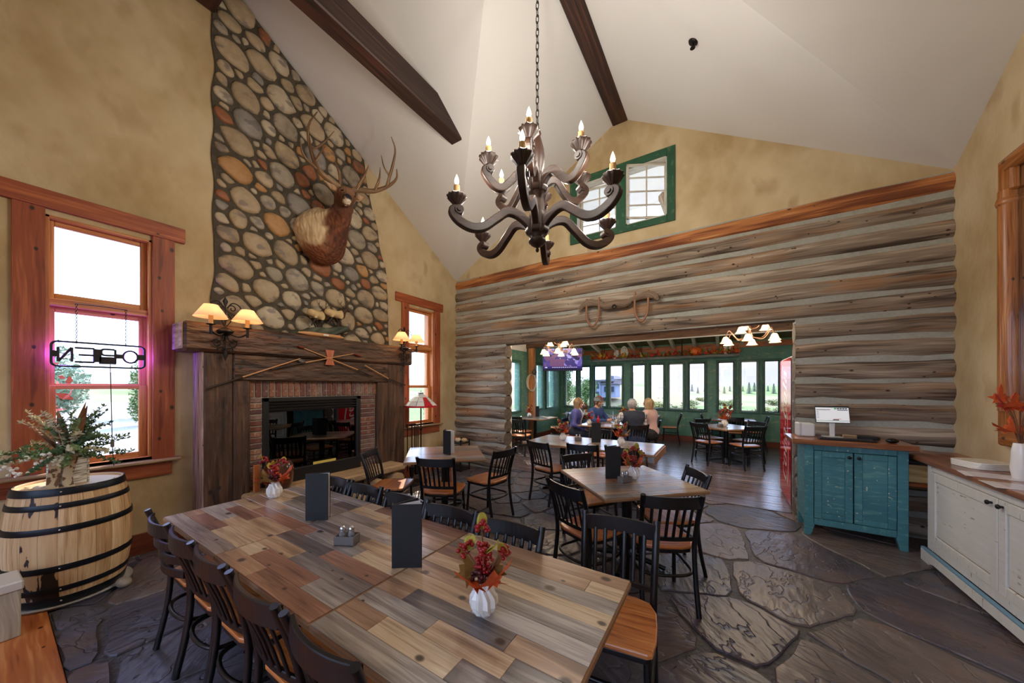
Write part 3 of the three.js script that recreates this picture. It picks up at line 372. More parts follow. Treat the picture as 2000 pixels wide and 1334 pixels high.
  for (let i = 0; i < 7; i++) { const px = 1302 + i * 34, u = (px - 1000) / 652, z = -110, x = (-0.5351 + u * 0.8448) / (-0.8448 - u * 0.5351) * z; const h = thing('house', 'small dark house in the distant row across the valley', 'house', [x, -0.2, z + R() * 4], 0, 'distant row of houses'); part(h, 'walls', B(-1.6, 1.6, 0, 0.9, -1, 1, 0.01), mBlue); part(h, 'roof', polyGeo([[[-1.9, 0.85, 1.2], [1.9, 0.85, 1.2], [1.9, 1.5, 0], [-1.9, 1.5, 0]], [[1.9, 0.85, -1.2], [-1.9, 0.85, -1.2], [-1.9, 1.5, 0], [1.9, 1.5, 0]]]), mRoof); }
  const cart = thing('golf_cart', 'tiny dark golf cart on the green outside a far window', 'golf cart', [-9.9, -0.45, -31]); part(cart, 'body', B(-0.35, 0.35, 0.15, 0.5, -0.25, 0.25, 0.05), mBlack); part(cart, 'canopy', J([B(-0.3, 0.3, 1.0, 1.05, -0.25, 0.25, 0.01), tube([[-0.25, 0.5, 0], [-0.25, 1, 0]], 0.02, 6), tube([[0.25, 0.5, 0], [0.25, 1, 0]], 0.02, 6)]), mBlack); for (const x of [-0.25, 0.25]) part(cart, 'wheel', at(cyl(0.13, 0.13, 0.5, 12).rotateX(PI / 2), x, 0.13, -0.25), mBlack);
  // outside the left windows
  tree('maple_tree', crown(21, 1500, 1.1, 2.0, 9, 0.075), mRed, [-7.3, -0.2, 0.15], 1.0, 'red leaved tree close outside the big left window', null);
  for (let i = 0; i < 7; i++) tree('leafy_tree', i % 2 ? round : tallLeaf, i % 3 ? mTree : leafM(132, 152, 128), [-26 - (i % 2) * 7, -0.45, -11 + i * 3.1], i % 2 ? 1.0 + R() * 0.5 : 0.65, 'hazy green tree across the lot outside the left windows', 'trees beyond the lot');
  tree('leafy_tree', round, mTree, [-12, -0.45, -12.5], 0.8, 'green tree outside the narrow window beside the fireplace', null);
}
// ---------- river stone chimney ----------
{
  const ch = thing('stone_chimney', 'tall chimney breast of rounded river stones set in grey mortar above the mantel', 'chimney', [0, 0, 0]);
  const top = (s) => EAVE + SC * (5.28 - s) - 0.005, wig = (y, k) => (vnoise(y * 3.1, k, 99, 99, 8) - 0.5) * 0.07;
  const right = (y) => (y < 3.2 ? 3.62 : y < 3.93 ? lerp(3.62, 3.454, (y - 3.2) / 0.73) : lerp(3.454, 3.178, (y - 3.93) / 1.1)) + wig(y, 5);
  const left = (y) => 1.345 + wig(y, 9) * 0.6;
  const out = []; for (let y = 2.2; y < 6.3; y += 0.08) { if (y < top(left(y))) out.push([left(y), y]); }
  const yl = out[out.length - 1][1]; let R1 = []; for (let y = 2.2; y < 5.25; y += 0.08) if (y < top(right(y))) R1.push([right(y), y]);
  const sl = R1[R1.length - 1][0]; const tp = []; for (let s = 1.36; s < sl; s += 0.2) tp.push([s, top(s)]);
  const outline = [...out, ...tp, ...R1.reverse()];
  const mMort = mat({ map: dataTex(256, 256, (u, v) => mixc([62, 55, 44], [96, 87, 72], fbm(u, v, 18, 18, 501, 4)), true, 0.9, 0.9), bumpMap: bumpTex(502, 26, 26, 0.7, 0.7), bumpScale: 0.008, roughness: 0.95 });
  part(ch, 'mortar_face', boxUV(prep(extrude(outline, 0.02, 0).rotateY(PI / 2).translate(XL + 0.001, 0, 0)), 'z'), mMort);
  const R = rng(911), S = [], CA = 0.86, SA = -0.51, ST = 1.28, fw = (x, y) => [(x * CA + y * SA) / ST, -x * SA + y * CA], bw = (a, b) => [a * ST * CA - b * SA, a * ST * SA + b * CA], MET = (x, y) => Math.hypot(...fw(x, y));
  const tryAdd = (r, n) => { for (let t = 0; t < n; t++) { const y = lerp(2.22, 6.4, R()), s = lerp(1.38, 3.6, R()); if (s - left(y) < r * 1.12 + 0.012 || right(y) - s < r * 1.05 || top(s) - y < r * 1.25) continue; if (S.every((q) => MET(q[0] - s, q[1] - y) > (q[2] + r) * 0.98)) S.push([s, y, r, R()]); } };
  tryAdd(0.13, 160); tryAdd(0.108, 420); tryAdd(0.086, 2200); tryAdd(0.066, 6000); tryAdd(0.048, 9000); tryAdd(0.034, 12000);
  const clip = (poly, nx, ny, d) => { const o = []; for (let i = 0; i < poly.length; i++) { const a = poly[i], b = poly[(i + 1) % poly.length], fa = a[0] * nx + a[1] * ny - d, fb = b[0] * nx + b[1] * ny - d; if (fa <= 0) o.push(a); if ((fa < 0) !== (fb < 0) && fa !== fb) { const t = fa / (fa - fb); o.push([lerp(a[0], b[0], t), lerp(a[1], b[1], t)]); } } return o; };
  const tones = [[[150, 128, 98], [196, 176, 144]], [[134, 120, 100], [180, 168, 148]], [[150, 106, 62], [196, 152, 100]], [[128, 76, 46], [168, 108, 70]], [[112, 104, 96], [160, 152, 142]], [[164, 146, 118], [206, 192, 166]], [[140, 120, 92], [184, 164, 132]]];
  const stoneBump = bumpTex(530, 12, 12, 0.5, 0.5);
  const mS = tones.map(([a, b], k) => mat({ map: dataTex(128, 128, (u, v) => { const p = fbm(u, v, 3, 3, 510 + k, 4), q = fbm(u, v, 12, 12, 520 + k, 3); return mixc(mixc(a, b, clamp(p * 0.9 + q * 0.35 - 0.1)), [92, 84, 84], smooth(0.62, 0.78, fbm(u, v, 4, 6, 540 + k, 3)) * 0.5); }, true, 0.45, 0.45), bumpMap: stoneBump, bumpScale: 0.008, roughness: 0.62 }));
  const rest = [];
  S.forEach((p, n) => {
    const pc = fw(p[0], p[1]); let poly = []; for (let k = 0; k < 10; k++) { const a = k / 10 * 2 * PI; poly.push([pc[0] + Math.cos(a) * p[2] * 1.22, pc[1] + Math.sin(a) * p[2] * 1.22]); }
    for (const q of S) { if (q === p) continue; const qc = fw(q[0], q[1]), dx = qc[0] - pc[0], dy = qc[1] - pc[1], d = Math.hypot(dx, dy); if (d > 0.5) continue; const k = (d * d + p[2] * p[2] - q[2] * q[2]) / (2 * d) - 0.012; poly = clip(poly, dx / d, dy / d, pc[0] * dx / d + pc[1] * dy / d + k); }
    poly = poly.map(([a, b]) => bw(a, b));
    if (poly.length < 3) return; const area = poly.reduce((s, a, i) => { const b = poly[(i + 1) % poly.length]; return s + a[0] * b[1] - b[0] * a[1]; }, 0); if (area < 0) poly.reverse();
    for (let c = 0; c < 2; c++) { const q = []; poly.forEach((a, i) => { const b = poly[(i + 1) % poly.length]; q.push([lerp(a[0], b[0], 0.28), lerp(a[1], b[1], 0.28)], [lerp(a[0], b[0], 0.72), lerp(a[1], b[1], 0.72)]); }); poly = q; }
    const P = []; let L = 0; const D = poly.map((a, i) => { const b = poly[(i + 1) % poly.length], d = Math.hypot(a[0] - b[0], a[1] - b[1]); L += d; return d; }); const N = 16; let i = 0, acc = 0; for (let k = 0; k < N; k++) { const t = k / N * L; while (acc + D[i] < t) { acc += D[i]; i++; } const a = poly[i], b = poly[(i + 1) % poly.length], f = (t - acc) / D[i]; P.push([lerp(a[0], b[0], f), lerp(a[1], b[1], f)]); }
    const c = [0, 0]; P.forEach((a) => { c[0] += a[0] / N; c[1] += a[1] / N; });
    const h = 0.022 + p[2] * 0.22, pos = [], idx = [], uv = [], ou = p[3] * 9;
    for (const [k, d] of [[1, 0.012], [0.97, 0.014 + h * 0.5], [0.8, 0.014 + h * 0.88], [0.45, 0.014 + h]]) for (const a of P) { const s = lerp(c[0], a[0], k), y = lerp(c[1], a[1], k); pos.push(XL + d, y, -s); uv.push(s + ou, y); }
    for (let r = 0; r < 3; r++) for (let k = 0; k < N; k++) { const a = r * N + k, b = r * N + (k + 1) % N; idx.push(a, b, a + N, b, b + N, a + N); }
    const ce = pos.length / 3; pos.push(XL + 0.016 + h, c[1], -c[0]); uv.push(c[0] + ou, c[1]); for (let k = 0; k < N; k++) idx.push(3 * N + k, 3 * N + (k + 1) % N, ce);
    const g = new THREE.BufferGeometry(); g.setAttribute('position', new THREE.BufferAttribute(new Float32Array(pos), 3)); g.setAttribute('uv', new THREE.BufferAttribute(new Float32Array(uv), 2)); g.setIndex(idx); g.computeVertexNormals();
    if (n < 300) part(ch, 'stone', g, mS[[0, 5, 1, 0, 6, 2, 1, 4, 5, 3, 6, 0][Math.floor(p[3] * 12)]]); else rest.push(g);
  });
  if (rest.length) part(ch, 'pebbles', J(rest), mS[1]).userData.kind = 'stuff';
}
// ---------- fireplace ----------
const fireplace = thing('fireplace', 'large timber and brick fireplace with black metal insert', 'fireplace');
{
  const X = -4.46, f = fireplace;
  part(f, 'post', B(XL, X, 0, 1.975, -1.19, -1.43, 0.012, 'y'), mMantel); part(f, 'post', B(XL, X + 0.003, 0, 1.685, -1.432, -1.585, 0.01, 'y'), mMantel);
  part(f, 'post_side', B(XL, X - 0.012, 0, 1.975, -1.183, -1.191, 0.003, 'y'), mMantelEnd);
  part(f, 'post', B(XL, X + 0.002, 0, 1.685, -3.212, -3.4, 0.01, 'y'), mMantel); part(f, 'post', B(XL, X, 0, 1.975, -3.402, -3.72, 0.012, 'y'), mMantel);
  part(f, 'lintel', B(XL, X + 0.005, 1.687, 1.973, -1.432, -3.4, 0.012, 'z'), mMantel);
  const mg = B(XL, -4.425, 1.977, 2.27, -1.03, -3.86, 0.025, 'z'); const mantel = part(f, 'mantel', mg, mMantel);
  part(mantel, 'end_grain', B(XL + 0.01, -4.45, 1.995, 2.255, -1.02, -1.032, 0.004, 'x'), mMantelEnd);
  const mBowtie = mat({ map: woodTex(601, [150, 70, 44], [188, 100, 66], [204, 124, 88], { knots: 0 }), roughness: 0.5 });
  part(f, 'bowtie_key', boxUV(prep(extrude([[2.392, 1.905], [2.515, 1.905], [2.485, 2.0], [2.515, 2.105], [2.392, 2.105], [2.42, 2.0]], 0.014, 0.002).rotateY(PI / 2).translate(-4.427, -0.0, 0)), 'y'), mBowtie);
  // bricks
  const mGrout = mat({ color: rgb(176, 164, 146), roughness: 0.95, bumpMap: bumpTex(611, 30, 30, 0.4, 0.4), bumpScale: 0.004 });
  part(f, 'mortar', J([B(XL, -4.532, 0.44, 1.686, -1.585, -1.725, 0), B(XL, -4.532, 0.44, 1.686, -2.955, -3.212, 0), B(XL, -4.532, 1.487, 1.686, -1.725, -2.955, 0)]), mGrout);
  const bt = [[[104, 62, 52], [140, 92, 78]], [[92, 62, 58], [128, 94, 88]], [[126, 78, 60], [164, 118, 96]], [[112, 84, 76], [158, 134, 120]]].map(([a, b], k) => mat({ map: dataTex(128, 128, (u, v) => mixc(mixc(a, b, fbm(u, v, 5, 5, 620 + k, 4)), [190, 176, 158], smooth(0.66, 0.8, fbm(u, v, 9, 9, 630 + k, 3)) * 0.6), true, 0.3, 0.3), bumpMap: bumpTex(640, 16, 16, 0.2, 0.2), bumpScale: 0.006, roughness: 0.9 }));
  const R = rng(17);
  const gs = B(-0.028, 0.028, -0.092, 0.092, -0.028, 0.028, 0.006, 'y'), gl = B(-0.028, 0.028, -0.026, 0.026, -0.062, 0.062, 0.006, 'z'), gl2 = B(-0.028, 0.028, -0.026, 0.026, -0.12, 0.12, 0.006, 'z');
  const brick = (g, y, z) => { const o = part(f, 'brick', g, bt[Math.floor(R() * 4)]); o.position.set(-4.548 + R() * 0.005, y, z); o.rotation.x = (R() - 0.5) * 0.03; };
  for (let i = 0; i < 24; i++) brick(gs, 1.588, -1.615 - i * 0.0685);
  for (let i = 0; i < 16; i++) { const y = 0.47 + i * 0.066; if (y > 1.48) break; brick(gl, y, -1.655); brick(gl2, y, -3.083); }
  // metal insert
  const ins = part(f, 'insert_frame', J([B(XL, -4.505, 0.5, 1.485, -1.725, -1.785, 0.004), B(XL, -4.505, 0.5, 1.485, -2.895, -2.955, 0.004), B(XL, -4.505, 1.44, 1.485, -1.725, -2.955, 0.004), B(XL, -4.5, 0.44, 0.6, -1.725, -2.955, 0.006)]), mBlack);
  const mSlat = mat({ color: rgb(30, 30, 32), roughness: 0.35, metalness: 0.4 });
  for (let i = 0; i < 3; i++) part(ins, 'louver', B(-4.545, -4.51, 1.335 + i * 0.035, 1.353 + i * 0.035, -1.785, -2.895, 0.004), mSlat);
  part(ins, 'louver_back', B(-4.6, -4.56, 1.31, 1.44, -1.785, -2.895, 0), mBlack);
  const mFireGlass = phys({ color: rgb(150, 150, 150), transmission: 1, thickness: 0, roughness: 0.0, ior: 1.9 });
  part(ins, 'glass', B(-4.545, -4.541, 0.6, 1.315, -1.785, -2.895, 0), mFireGlass);
  part(ins, 'firebox', J([B(XL, XL + 0.01, 0.5, 1.44, -1.75, -2.93, 0), B(XL, -4.55, 0.5, 0.61, -1.75, -2.93, 0), B(XL, -4.55, 0.5, 1.44, -1.75, -1.76, 0), B(XL, -4.55, 0.5, 1.44, -2.92, -2.93, 0)]), mat({ color: rgb(26, 24, 23), roughness: 0.8 }));
  const mFireLog = mat({ map: woodTex(651, [60, 50, 42], [110, 96, 82], [150, 134, 118], { knots: 2 }), roughness: 0.95 });
  for (const [z0, z1, y, x, r] of [[-2.0, -2.75, 0.66, -4.66, 0.05], [-2.1, -2.62, 0.67, -4.6, 0.045], [-2.2, -2.55, 0.74, -4.64, 0.04]]) part(ins, 'ceramic_log', tube([[x, y, z0], [x + 0.01, y + 0.02, (z0 + z1) / 2], [x - 0.02, y + 0.01, z1]], [r * 0.9, r, r * 0.8], 9), mFireLog);
  part(ins, 'yellow_label', B(-4.503, -4.498, 0.607, 0.64, -2.28, -2.58, 0), mat({ color: rgb(214, 190, 92), roughness: 0.6 }), 'yellow warning strip');
  // hearth
  const mHearth = mat({ map: dataTex(256, 256, (u, v) => mixc([150, 118, 84], [204, 174, 132], fbm(u, v, 4, 8, 661, 5)), true, 1, 1), bumpMap: bumpTex(662, 10, 10, 0.7, 0.7), bumpScale: 0.02, roughness: 0.85 });
  part(f, 'hearth_slab', B(XL, -4.13, 0.345, 0.44, -1.5, -3.47, 0.02, 'z'), mHearth);
  part(f, 'hearth_base', J([B(XL, -4.35, 0, 0.345, -1.5, -1.7, 0.01), B(XL, -4.4, 0, 0.345, -1.7, -3.42, 0)]), mat({ color: rgb(60, 50, 44), roughness: 0.9 }));
}
{ // firewood stacked under the hearth slab
  const mW = mat({ map: woodTex(671, [140, 108, 72], [190, 154, 110], [216, 186, 142], { knots: 2 }), roughness: 0.85 }), mEnd = mat({ map: dataTex(128, 128, (u, v) => { const r = Math.hypot(u - 0.5, v - 0.5), g = Math.sin(r * 120 + fbm(u, v, 4, 4, 3) * 4) * 0.5 + 0.5; return mixc([196, 156, 106], [226, 194, 146], g); }, true, 0.2, 0.2), roughness: 0.85 });
  const R = rng(5);
  const spots = [[-2.55, 0.078, 0.076, 'second from the left'], [-2.72, 0.08, 0.076, 'third from the left'], [-2.9, 0.08, 0.08, 'fourth from the left'], [-3.08, 0.082, 0.08, 'fifth from the left'], [-3.26, 0.08, 0.078, 'sixth from the left'], [-3.42, 0.075, 0.074, 'at the right end'], [-2.36, 0.08, 0.078, 'at the left end']];
  for (const [z, y, r, w] of [...spots.map(([a, b, c, d]) => [a, b, c, 'firewood log in the bottom row under the hearth, ' + d]), [-3.0, 0.235, 0.072, 'pale cut firewood log left of the big one, upper row under the hearth'], [-3.32, 0.24, 0.088, 'biggest firewood log with a pale round end, under the hearth slab corner']]) {
    const x1 = -4.15 + R() * 0.06, o = thing('firewood_log', w, 'firewood', [0, 0, 0], 0, 'firewood under the hearth');
    part(o, 'bark', tube([[-4.39, y, z], [x1, y, z]], r, 12, { cap: false }), mW); part(o, 'cut_end', at(new THREE.CircleGeometry(r, 14).rotateY(PI / 2), x1, y, z), mEnd);
  }
}
// ---------- things on and round the fireplace ----------
{
  const Xf = -4.425, mShaftL = mat({ color: rgb(206, 150, 96), roughness: 0.4 }), mShaftD = mat({ color: rgb(52, 36, 28), roughness: 0.6 }), mHead = mat({ color: rgb(110, 108, 108), roughness: 0.4, metalness: 0.8 }), mWoodHead = mat({ color: rgb(120, 52, 34), roughness: 0.35 });
  const club = (label, a, b, c, h, headKind) => { const o = thing('golf_club', label, 'golf club', [0, 0, 0], 0, 'old golf clubs on the lintel'); const p = (q, d = 0) => [Xf + 0.012 + d, q[1], q[0]]; part(o, 'grip', tube([p(a), p(b)], [0.011, 0.01], 8), mShaftD); part(o, 'shaft', tube([p(b), p(c)], [0.008, 0.0065], 8), mShaftL);
    if (headKind) part(o, 'head', tube(spline([p(c), p([lerp(c[0], h[0], 0.5), lerp(c[1], h[1], 0.5)], 0.006), p(h, 0.012)], 6), [0.012, 0.024, 0.026, 0.026, 0.024, 0.02, 0.01], 8, { sx: 0.6 }), mWoodHead); else part(o, 'head', boxUV(prep(extrude([[-c[0] - 0.006, c[1] + 0.01], [-c[0] + 0.012, c[1] + 0.01], [-h[0] + 0.012, h[1] + 0.012], [-h[0] - 0.004, h[1] - 0.012], [-c[0] - 0.012, c[1] - 0.028]], 0.012, 0.003).rotateY(PI / 2).translate(Xf, 0, 0)), 'z'), mHead); for (const t of [0.3, 0.75]) { const q = [lerp(b[0], c[0], t), lerp(b[1], c[1], t)]; part(o, 'hook', at(ball(0.009, 8, 6), Xf + 0.01, q[1] - 0.008, q[0]), mHead); } };
  club('old golf iron hung low at the left end of the lintel', [-1.198, 1.597], [-1.497, 1.722], [-2.074, 1.961], [-2.145, 1.911], 0);
  club('old golf driver rising to the right across the red bowtie key', [-1.767, 1.821], [-2.142, 1.92], [-2.784, 2.083], [-2.897, 2.054], 1);
  club('old golf driver sloping down to the right across the red bowtie key', [-3.086, 1.771], [-2.851, 1.859], [-2.125, 2.097], [-2.054, 2.116], 1);
  club('old golf iron hung low at the right end of the lintel', [-3.692, 1.642], [-3.367, 1.744], [-2.966, 1.927], [-2.897, 1.861], 0);
  // board with a paper tag on the mantel
  const bd = thing('wooden_bat', 'tan turned wooden stick with a white paper tag lying on the mantel edge', 'stick'); part(bd, 'stick', tube([[-4.46, 2.295, -2.08], [-4.45, 2.297, -2.2], [-4.45, 2.297, -2.6], [-4.46, 2.294, -2.66]], [0.012, 0.026, 0.024, 0.012], 10), mShaftL); part(bd, 'paper_tag', B(-4.424, -4.42, 2.287, 2.307, -2.37, -2.44, 0), mat({ color: rgb(240, 236, 224) }));
  // two running elk on a rock
  const sc = thing('elk_sculpture', 'small painted sculpture of two running elk on a green rock, on the mantel', 'sculpture', [-4.6, 2.272, -2.42]);
  part(sc, 'rock', sdf((x, y, z) => { const n = (vnoise(x * 14 + 9, y * 14 + z * 11 + 20, 99, 99, 3) - 0.5) * 0.05; return smin(Math.hypot(x / 0.7, y / 0.5 + 0, (z - 0.14) / 1.6) - 0.16, capsule(x, y, z, [0, 0.05, 0.1], [0.01, 0.17, -0.38], 0.09, 0.035), 0.08) + n; }, [-0.16, 0.0, -0.5], [0.16, 0.3, 0.44], 0.02, (x, y, z) => { const t = vnoise(x * 30 + 50, y * 30 + z * 20 + 50, 199, 199, 4); return lin(...mixc([38, 44, 36], [104, 108, 84], t)); }), mat({ vertexColors: true, roughness: 0.7 }));
  const elk = (px, py, pz, turn) => { const e = new THREE.Group(); e.name = 'elk_figure'; e.position.set(px, py, pz); e.rotation.y = turn; sc.add(e); const legs = [[-0.05, 0.035], [-0.05, -0.035], [0.09, 0.035], [0.09, -0.035]];
    part(e, 'body', sdf((x, y, z) => { let d = capsule(x, y, z, [-0.1, 0.17, 0], [0.1, 0.16, 0], 0.05, 0.055); d = smin(d, capsule(x, y, z, [0.1, 0.18, 0], [0.17, 0.25, 0], 0.045, 0.03), 0.03); d = smin(d, capsule(x, y, z, [0.17, 0.255, 0], [0.235, 0.245, 0], 0.022, 0.014), 0.02); legs.forEach(([lx, lz], i) => { const k = i % 2 ? 0.06 : -0.06; d = smin(d, capsule(x, y, z, [lx, 0.14, lz], [lx + k * 0.6, 0.07, lz], 0.022, 0.01), 0.02); d = smin(d, capsule(x, y, z, [lx + k * 0.6, 0.07, lz], [lx + k * (i < 2 ? 1.6 : 0.3), 0.0, lz], 0.01, 0.008), 0.006); }); return d; }, [-0.2, -0.02, -0.08], [0.27, 0.3, 0.08], 0.0085, (x, y) => lin(...(x > 0.1 ? [64, 42, 30] : y < 0.11 ? [44, 32, 26] : [214, 184, 132]))), mat({ vertexColors: true, roughness: 0.6 }));
    const an = []; for (const s of [-1, 1]) { an.push(tube(spline([[0.18, 0.27, s * 0.015], [0.13, 0.33, s * 0.05], [0.1, 0.4, s * 0.07]], 6), [0.006, 0.006, 0.005, 0.003], 5), tube([[0.16, 0.29, s * 0.03], [0.2, 0.34, s * 0.05]], [0.005, 0.002], 5), tube([[0.13, 0.33, s * 0.05], [0.17, 0.39, s * 0.06]], [0.004, 0.002], 5)); } part(e, 'antlers', J(an), mat({ color: rgb(72, 54, 36), roughness: 0.6 })); };
  elk(0.02, 0.14, 0.06, PI / 2 + 0.5); elk(0.0, 0.2, -0.2, PI / 2 + 0.15);
  // sconces
  const mShade = phys({ color: rgb(240, 210, 176), roughness: 0.9, transmission: 0.35, thickness: 0, side: THREE.DoubleSide }), mCandle = mat({ color: rgb(226, 184, 120), roughness: 0.6 });
  const sconce = (z, y, label, turn) => {
    const s = thing('wall_sconce', label, 'wall lamp', [-4.42, y, z], turn || 0);
    const scroll = (pts, r = 0.006) => tube(spline(pts, 22), r, 6);
    const sp = (cx, cy, r, a0, a1, s2, x) => { const q = []; for (let i = 0; i <= 14; i++) { const a = lerp(a0, a1, i / 14), rr = r * lerp(1, 0.25, i / 14); q.push([x, cy + Math.sin(a) * rr, cx + s2 * Math.cos(a) * rr]); } return tube(q, 0.006, 6); };
    const it = []; for (const q of [-1, 1]) { it.push(sp(q * 0.055, 0.24, 0.04, PI, -PI * 1.2, q, 0.03), scroll([[0.03, 0.24, q * 0.012], [0.03, 0.3, q * 0.06], [0.035, 0.27, q * 0.12], [0.05, 0.16, q * 0.14]]), sp(q * 0.06, -0.13, 0.045, PI / 2, -PI * 1.6, q, 0.02), sp(q * 0.04, -0.2, 0.035, PI, -PI, q, 0.02), scroll([[0.02, -0.02, q * 0.01], [0.03, -0.1, q * 0.03], [0.03, -0.1, q * 0.1]]), scroll([[0.02, 0.05, q * 0.01], [0.05, 0.12, q * 0.04], [0.03, 0.18, q * 0.01]], 0.005), tube(spline([[0.03, -0.01, 0], [0.11, -0.06, q * 0.08], [0.14, -0.02, q * 0.15], [0.14, 0.03, q * 0.15]], 12), 0.009, 7)); }
    it.push(tube([[0.02, -0.2, 0], [0.02, 0.26, 0]], 0.007, 6), tube([[0.02, 0.25, 0], [0.02, 0.31, 0], [0.02, 0.36, 0]], [0.004, 0.026, 0.001], 6, { sx: 0.4 }), tube([[0.02, -0.2, 0], [0.02, -0.25, 0], [0.02, -0.31, 0]], [0.004, 0.026, 0.001], 6, { sx: 0.4 }), at(lathe([[0.012, -0.05], [0.06, -0.02], [0.075, 0.0], [0.05, 0.02], [0.01, 0.04]], 16), 0.02, 0, 0));
    part(s, 'iron_scrolls', J(it), mIron);
    for (const q of [-1, 1]) { part(s, 'cup', J([at(lathe([[0.014, 0], [0.038, 0.006], [0.04, 0.01], [0.012, 0.012]], 14), 0.14, 0.03, q * 0.15), tube([[0.14, -0.06, q * 0.15], [0.14, 0.035, q * 0.15]], 0.013, 8)]), mIron); part(s, 'candle_sleeve', at(cyl(0.019, 0.019, 0.09, 12), 0.14, 0.04, q * 0.15), mCandle); part(s, 'lamp_shade', at(lathe([[0.135, 0], [0.056, 0.125]], 24), 0.14, 0.105, q * 0.15), mShade);
      part(s, 'bulb', at(ball(0.018, 10, 8), 0.14, 0.15, q * 0.15), mat({ color: 0xffffff, emissive: rgb(255, 196, 130), emissiveIntensity: 3 })); const l = new THREE.PointLight(rgb(255, 196, 140), 0.22, 0, 2); l.position.set(0.14, 0.15, q * 0.15); l.castShadow = true; s.add(l); }
    return s;
  };
  sconce(-1.345, 2.2, 'wrought iron double sconce with cream shades at the left end of the mantel'); sconce(-3.66, 2.245, 'wrought iron double sconce with cream shades by the narrow window');
  // jug and leaning plank on the hearth
  const jug = thing('clay_jug', 'big glossy brown clay jar standing on the left of the hearth', 'jar', [-4.27, 0.441, -1.79]);
  part(jug, 'body', lathe([[0, 0], [0.1, 0], [0.13, 0.08], [0.148, 0.19], [0.14, 0.28], [0.11, 0.335], [0.1, 0.345], [0.094, 0.335], [0.12, 0.25], [0.12, 0.05], [0, 0.03]], 30), phys({ map: dataTex(128, 128, (u, v) => mixc([58, 28, 18], [104, 56, 34], fbm(u, v, 4, 10, 681, 4)), true, 0.5, 0.5), roughness: 0.18, clearcoat: 0.6 }));
  solo('wood_plank', B(-4.44, -4.41, 0.441, 0.74, -1.6, -1.66, 0.004, 'y'), mPine, 'short orange plank leaning on the brick at the left of the hearth', 'plank');
  // fire tools
  const ft = thing('fireplace_tools', 'black iron rack of fireplace tools beside the right timber post', 'fire tools', [-4.33, 0, -3.76]);
  const tw = (x, z, y0, y1) => tube([[x, y0, z], [x, y1, z]], 0.008, 6);
  part(ft, 'stand', J([at(lathe([[0.13, 0], [0.13, 0.012], [0.03, 0.03], [0.012, 0.05]], 16), 0, 0, 0), tw(0, 0, 0.03, 1.0), tube(spline([[0, 0.96, -0.13], [0, 1.0, -0.06], [0, 1.0, 0.06], [0, 0.96, 0.13]], 10), 0.008, 6)]), mIron);
  part(ft, 'poker', J([tw(0.02, 0.11, 0.25, 0.95), tube(spline([[0.02, 0.95, 0.11], [0.02, 1.01, 0.13], [0.02, 0.99, 0.09]], 8), 0.009, 6)]), mIron); part(ft, 'shovel', J([tw(0.02, -0.11, 0.3, 0.98), B(0.0, 0.04, 0.16, 0.32, -0.17, -0.05, 0.006)]), mIron); part(ft, 'brush', J([tw(0.03, 0.03, 0.3, 0.98), at(cyl(0.03, 0.045, 0.16, 10), 0.03, 0.15, 0.03)]), mIron); part(ft, 'tongs', J([tw(0.03, -0.03, 0.2, 0.97), tw(0.045, -0.05, 0.2, 0.97)]), mIron);
  // stained glass floor lamp
  const fl = thing('floor_lamp', 'floor lamp with red and white stained glass shade in front of the narrow window', 'floor lamp', [-4.36, 0, -3.98]);
  part(fl, 'base', lathe([[0, 0], [0.15, 0], [0.14, 0.02], [0.03, 0.05], [0.02, 0.07]], 20), mIron); part(fl, 'pole', J([tube([[0, 0.05, 0], [0, 1.5, 0]], 0.011, 8), at(ball(0.025, 10, 8), 0, 0.9, 0)]), mIron);
  const mW2 = mat({ color: rgb(228, 230, 226), roughness: 0.3 }), mR2 = mat({ color: rgb(196, 30, 44), roughness: 0.3 }), sh = part(fl, 'lamp_shade', at(lathe([[0.272, 0], [0.272, 0.03]], 24), 0, 1.27, 0), mR2);
  for (let i = 0; i < 12; i++) for (let j = 0; j < 3; j++) { const a0 = i / 12 * 2 * PI, a1 = (i + 0.94) / 12 * 2 * PI, rr = [0.27, 0.2, 0.12, 0.03], yy = [1.3, 1.37, 1.44, 1.5], q = (a, k) => [Math.cos(a) * rr[k], yy[k] - (k && k < 3 ? 0 : 0), Math.sin(a) * rr[k]]; const r0 = j, r1 = j + 0.94, L = (a, t) => { const k = Math.floor(t), f = t - k; const A = q(a, k), Bq = q(a, Math.min(3, k + 1)); return [lerp(A[0], Bq[0], f), lerp(A[1], Bq[1], f), lerp(A[2], Bq[2], f)]; }; part(sh, 'glass_piece', polyGeo([[L(a0, r0), L(a1, r0), L(a1, r1), L(a0, r1)]]), (i % 6 === 0 && j < 2) ? mR2 : mW2); }
  part(fl, 'finial', J([tube([[0, 1.49, 0], [0, 1.56, 0]], [0.006, 0.004], 6), at(lathe([[0.05, 0], [0.04, 0.015], [0.01, 0.02]], 14), 0, 1.5, 0)]), mIron);
  // black rack with small pumpkins
  const rk = thing('black_rack', 'small black wire rack in the corner between the narrow window and the logs', 'rack', [-4.42, 0, -4.95]); part(rk, 'frame', J([0.02, 0.36, 0.52].map((y) => B(-0.22, 0.22, y, y + 0.02, -0.14, 0.14, 0.003)).concat([[-0.21, -0.13], [0.21, -0.13], [-0.21, 0.13], [0.21, 0.13]].map(([x, z]) => B(x - 0.012, x + 0.012, 0, 0.6, z - 0.012, z + 0.012, 0.002)))), mBlack);
}
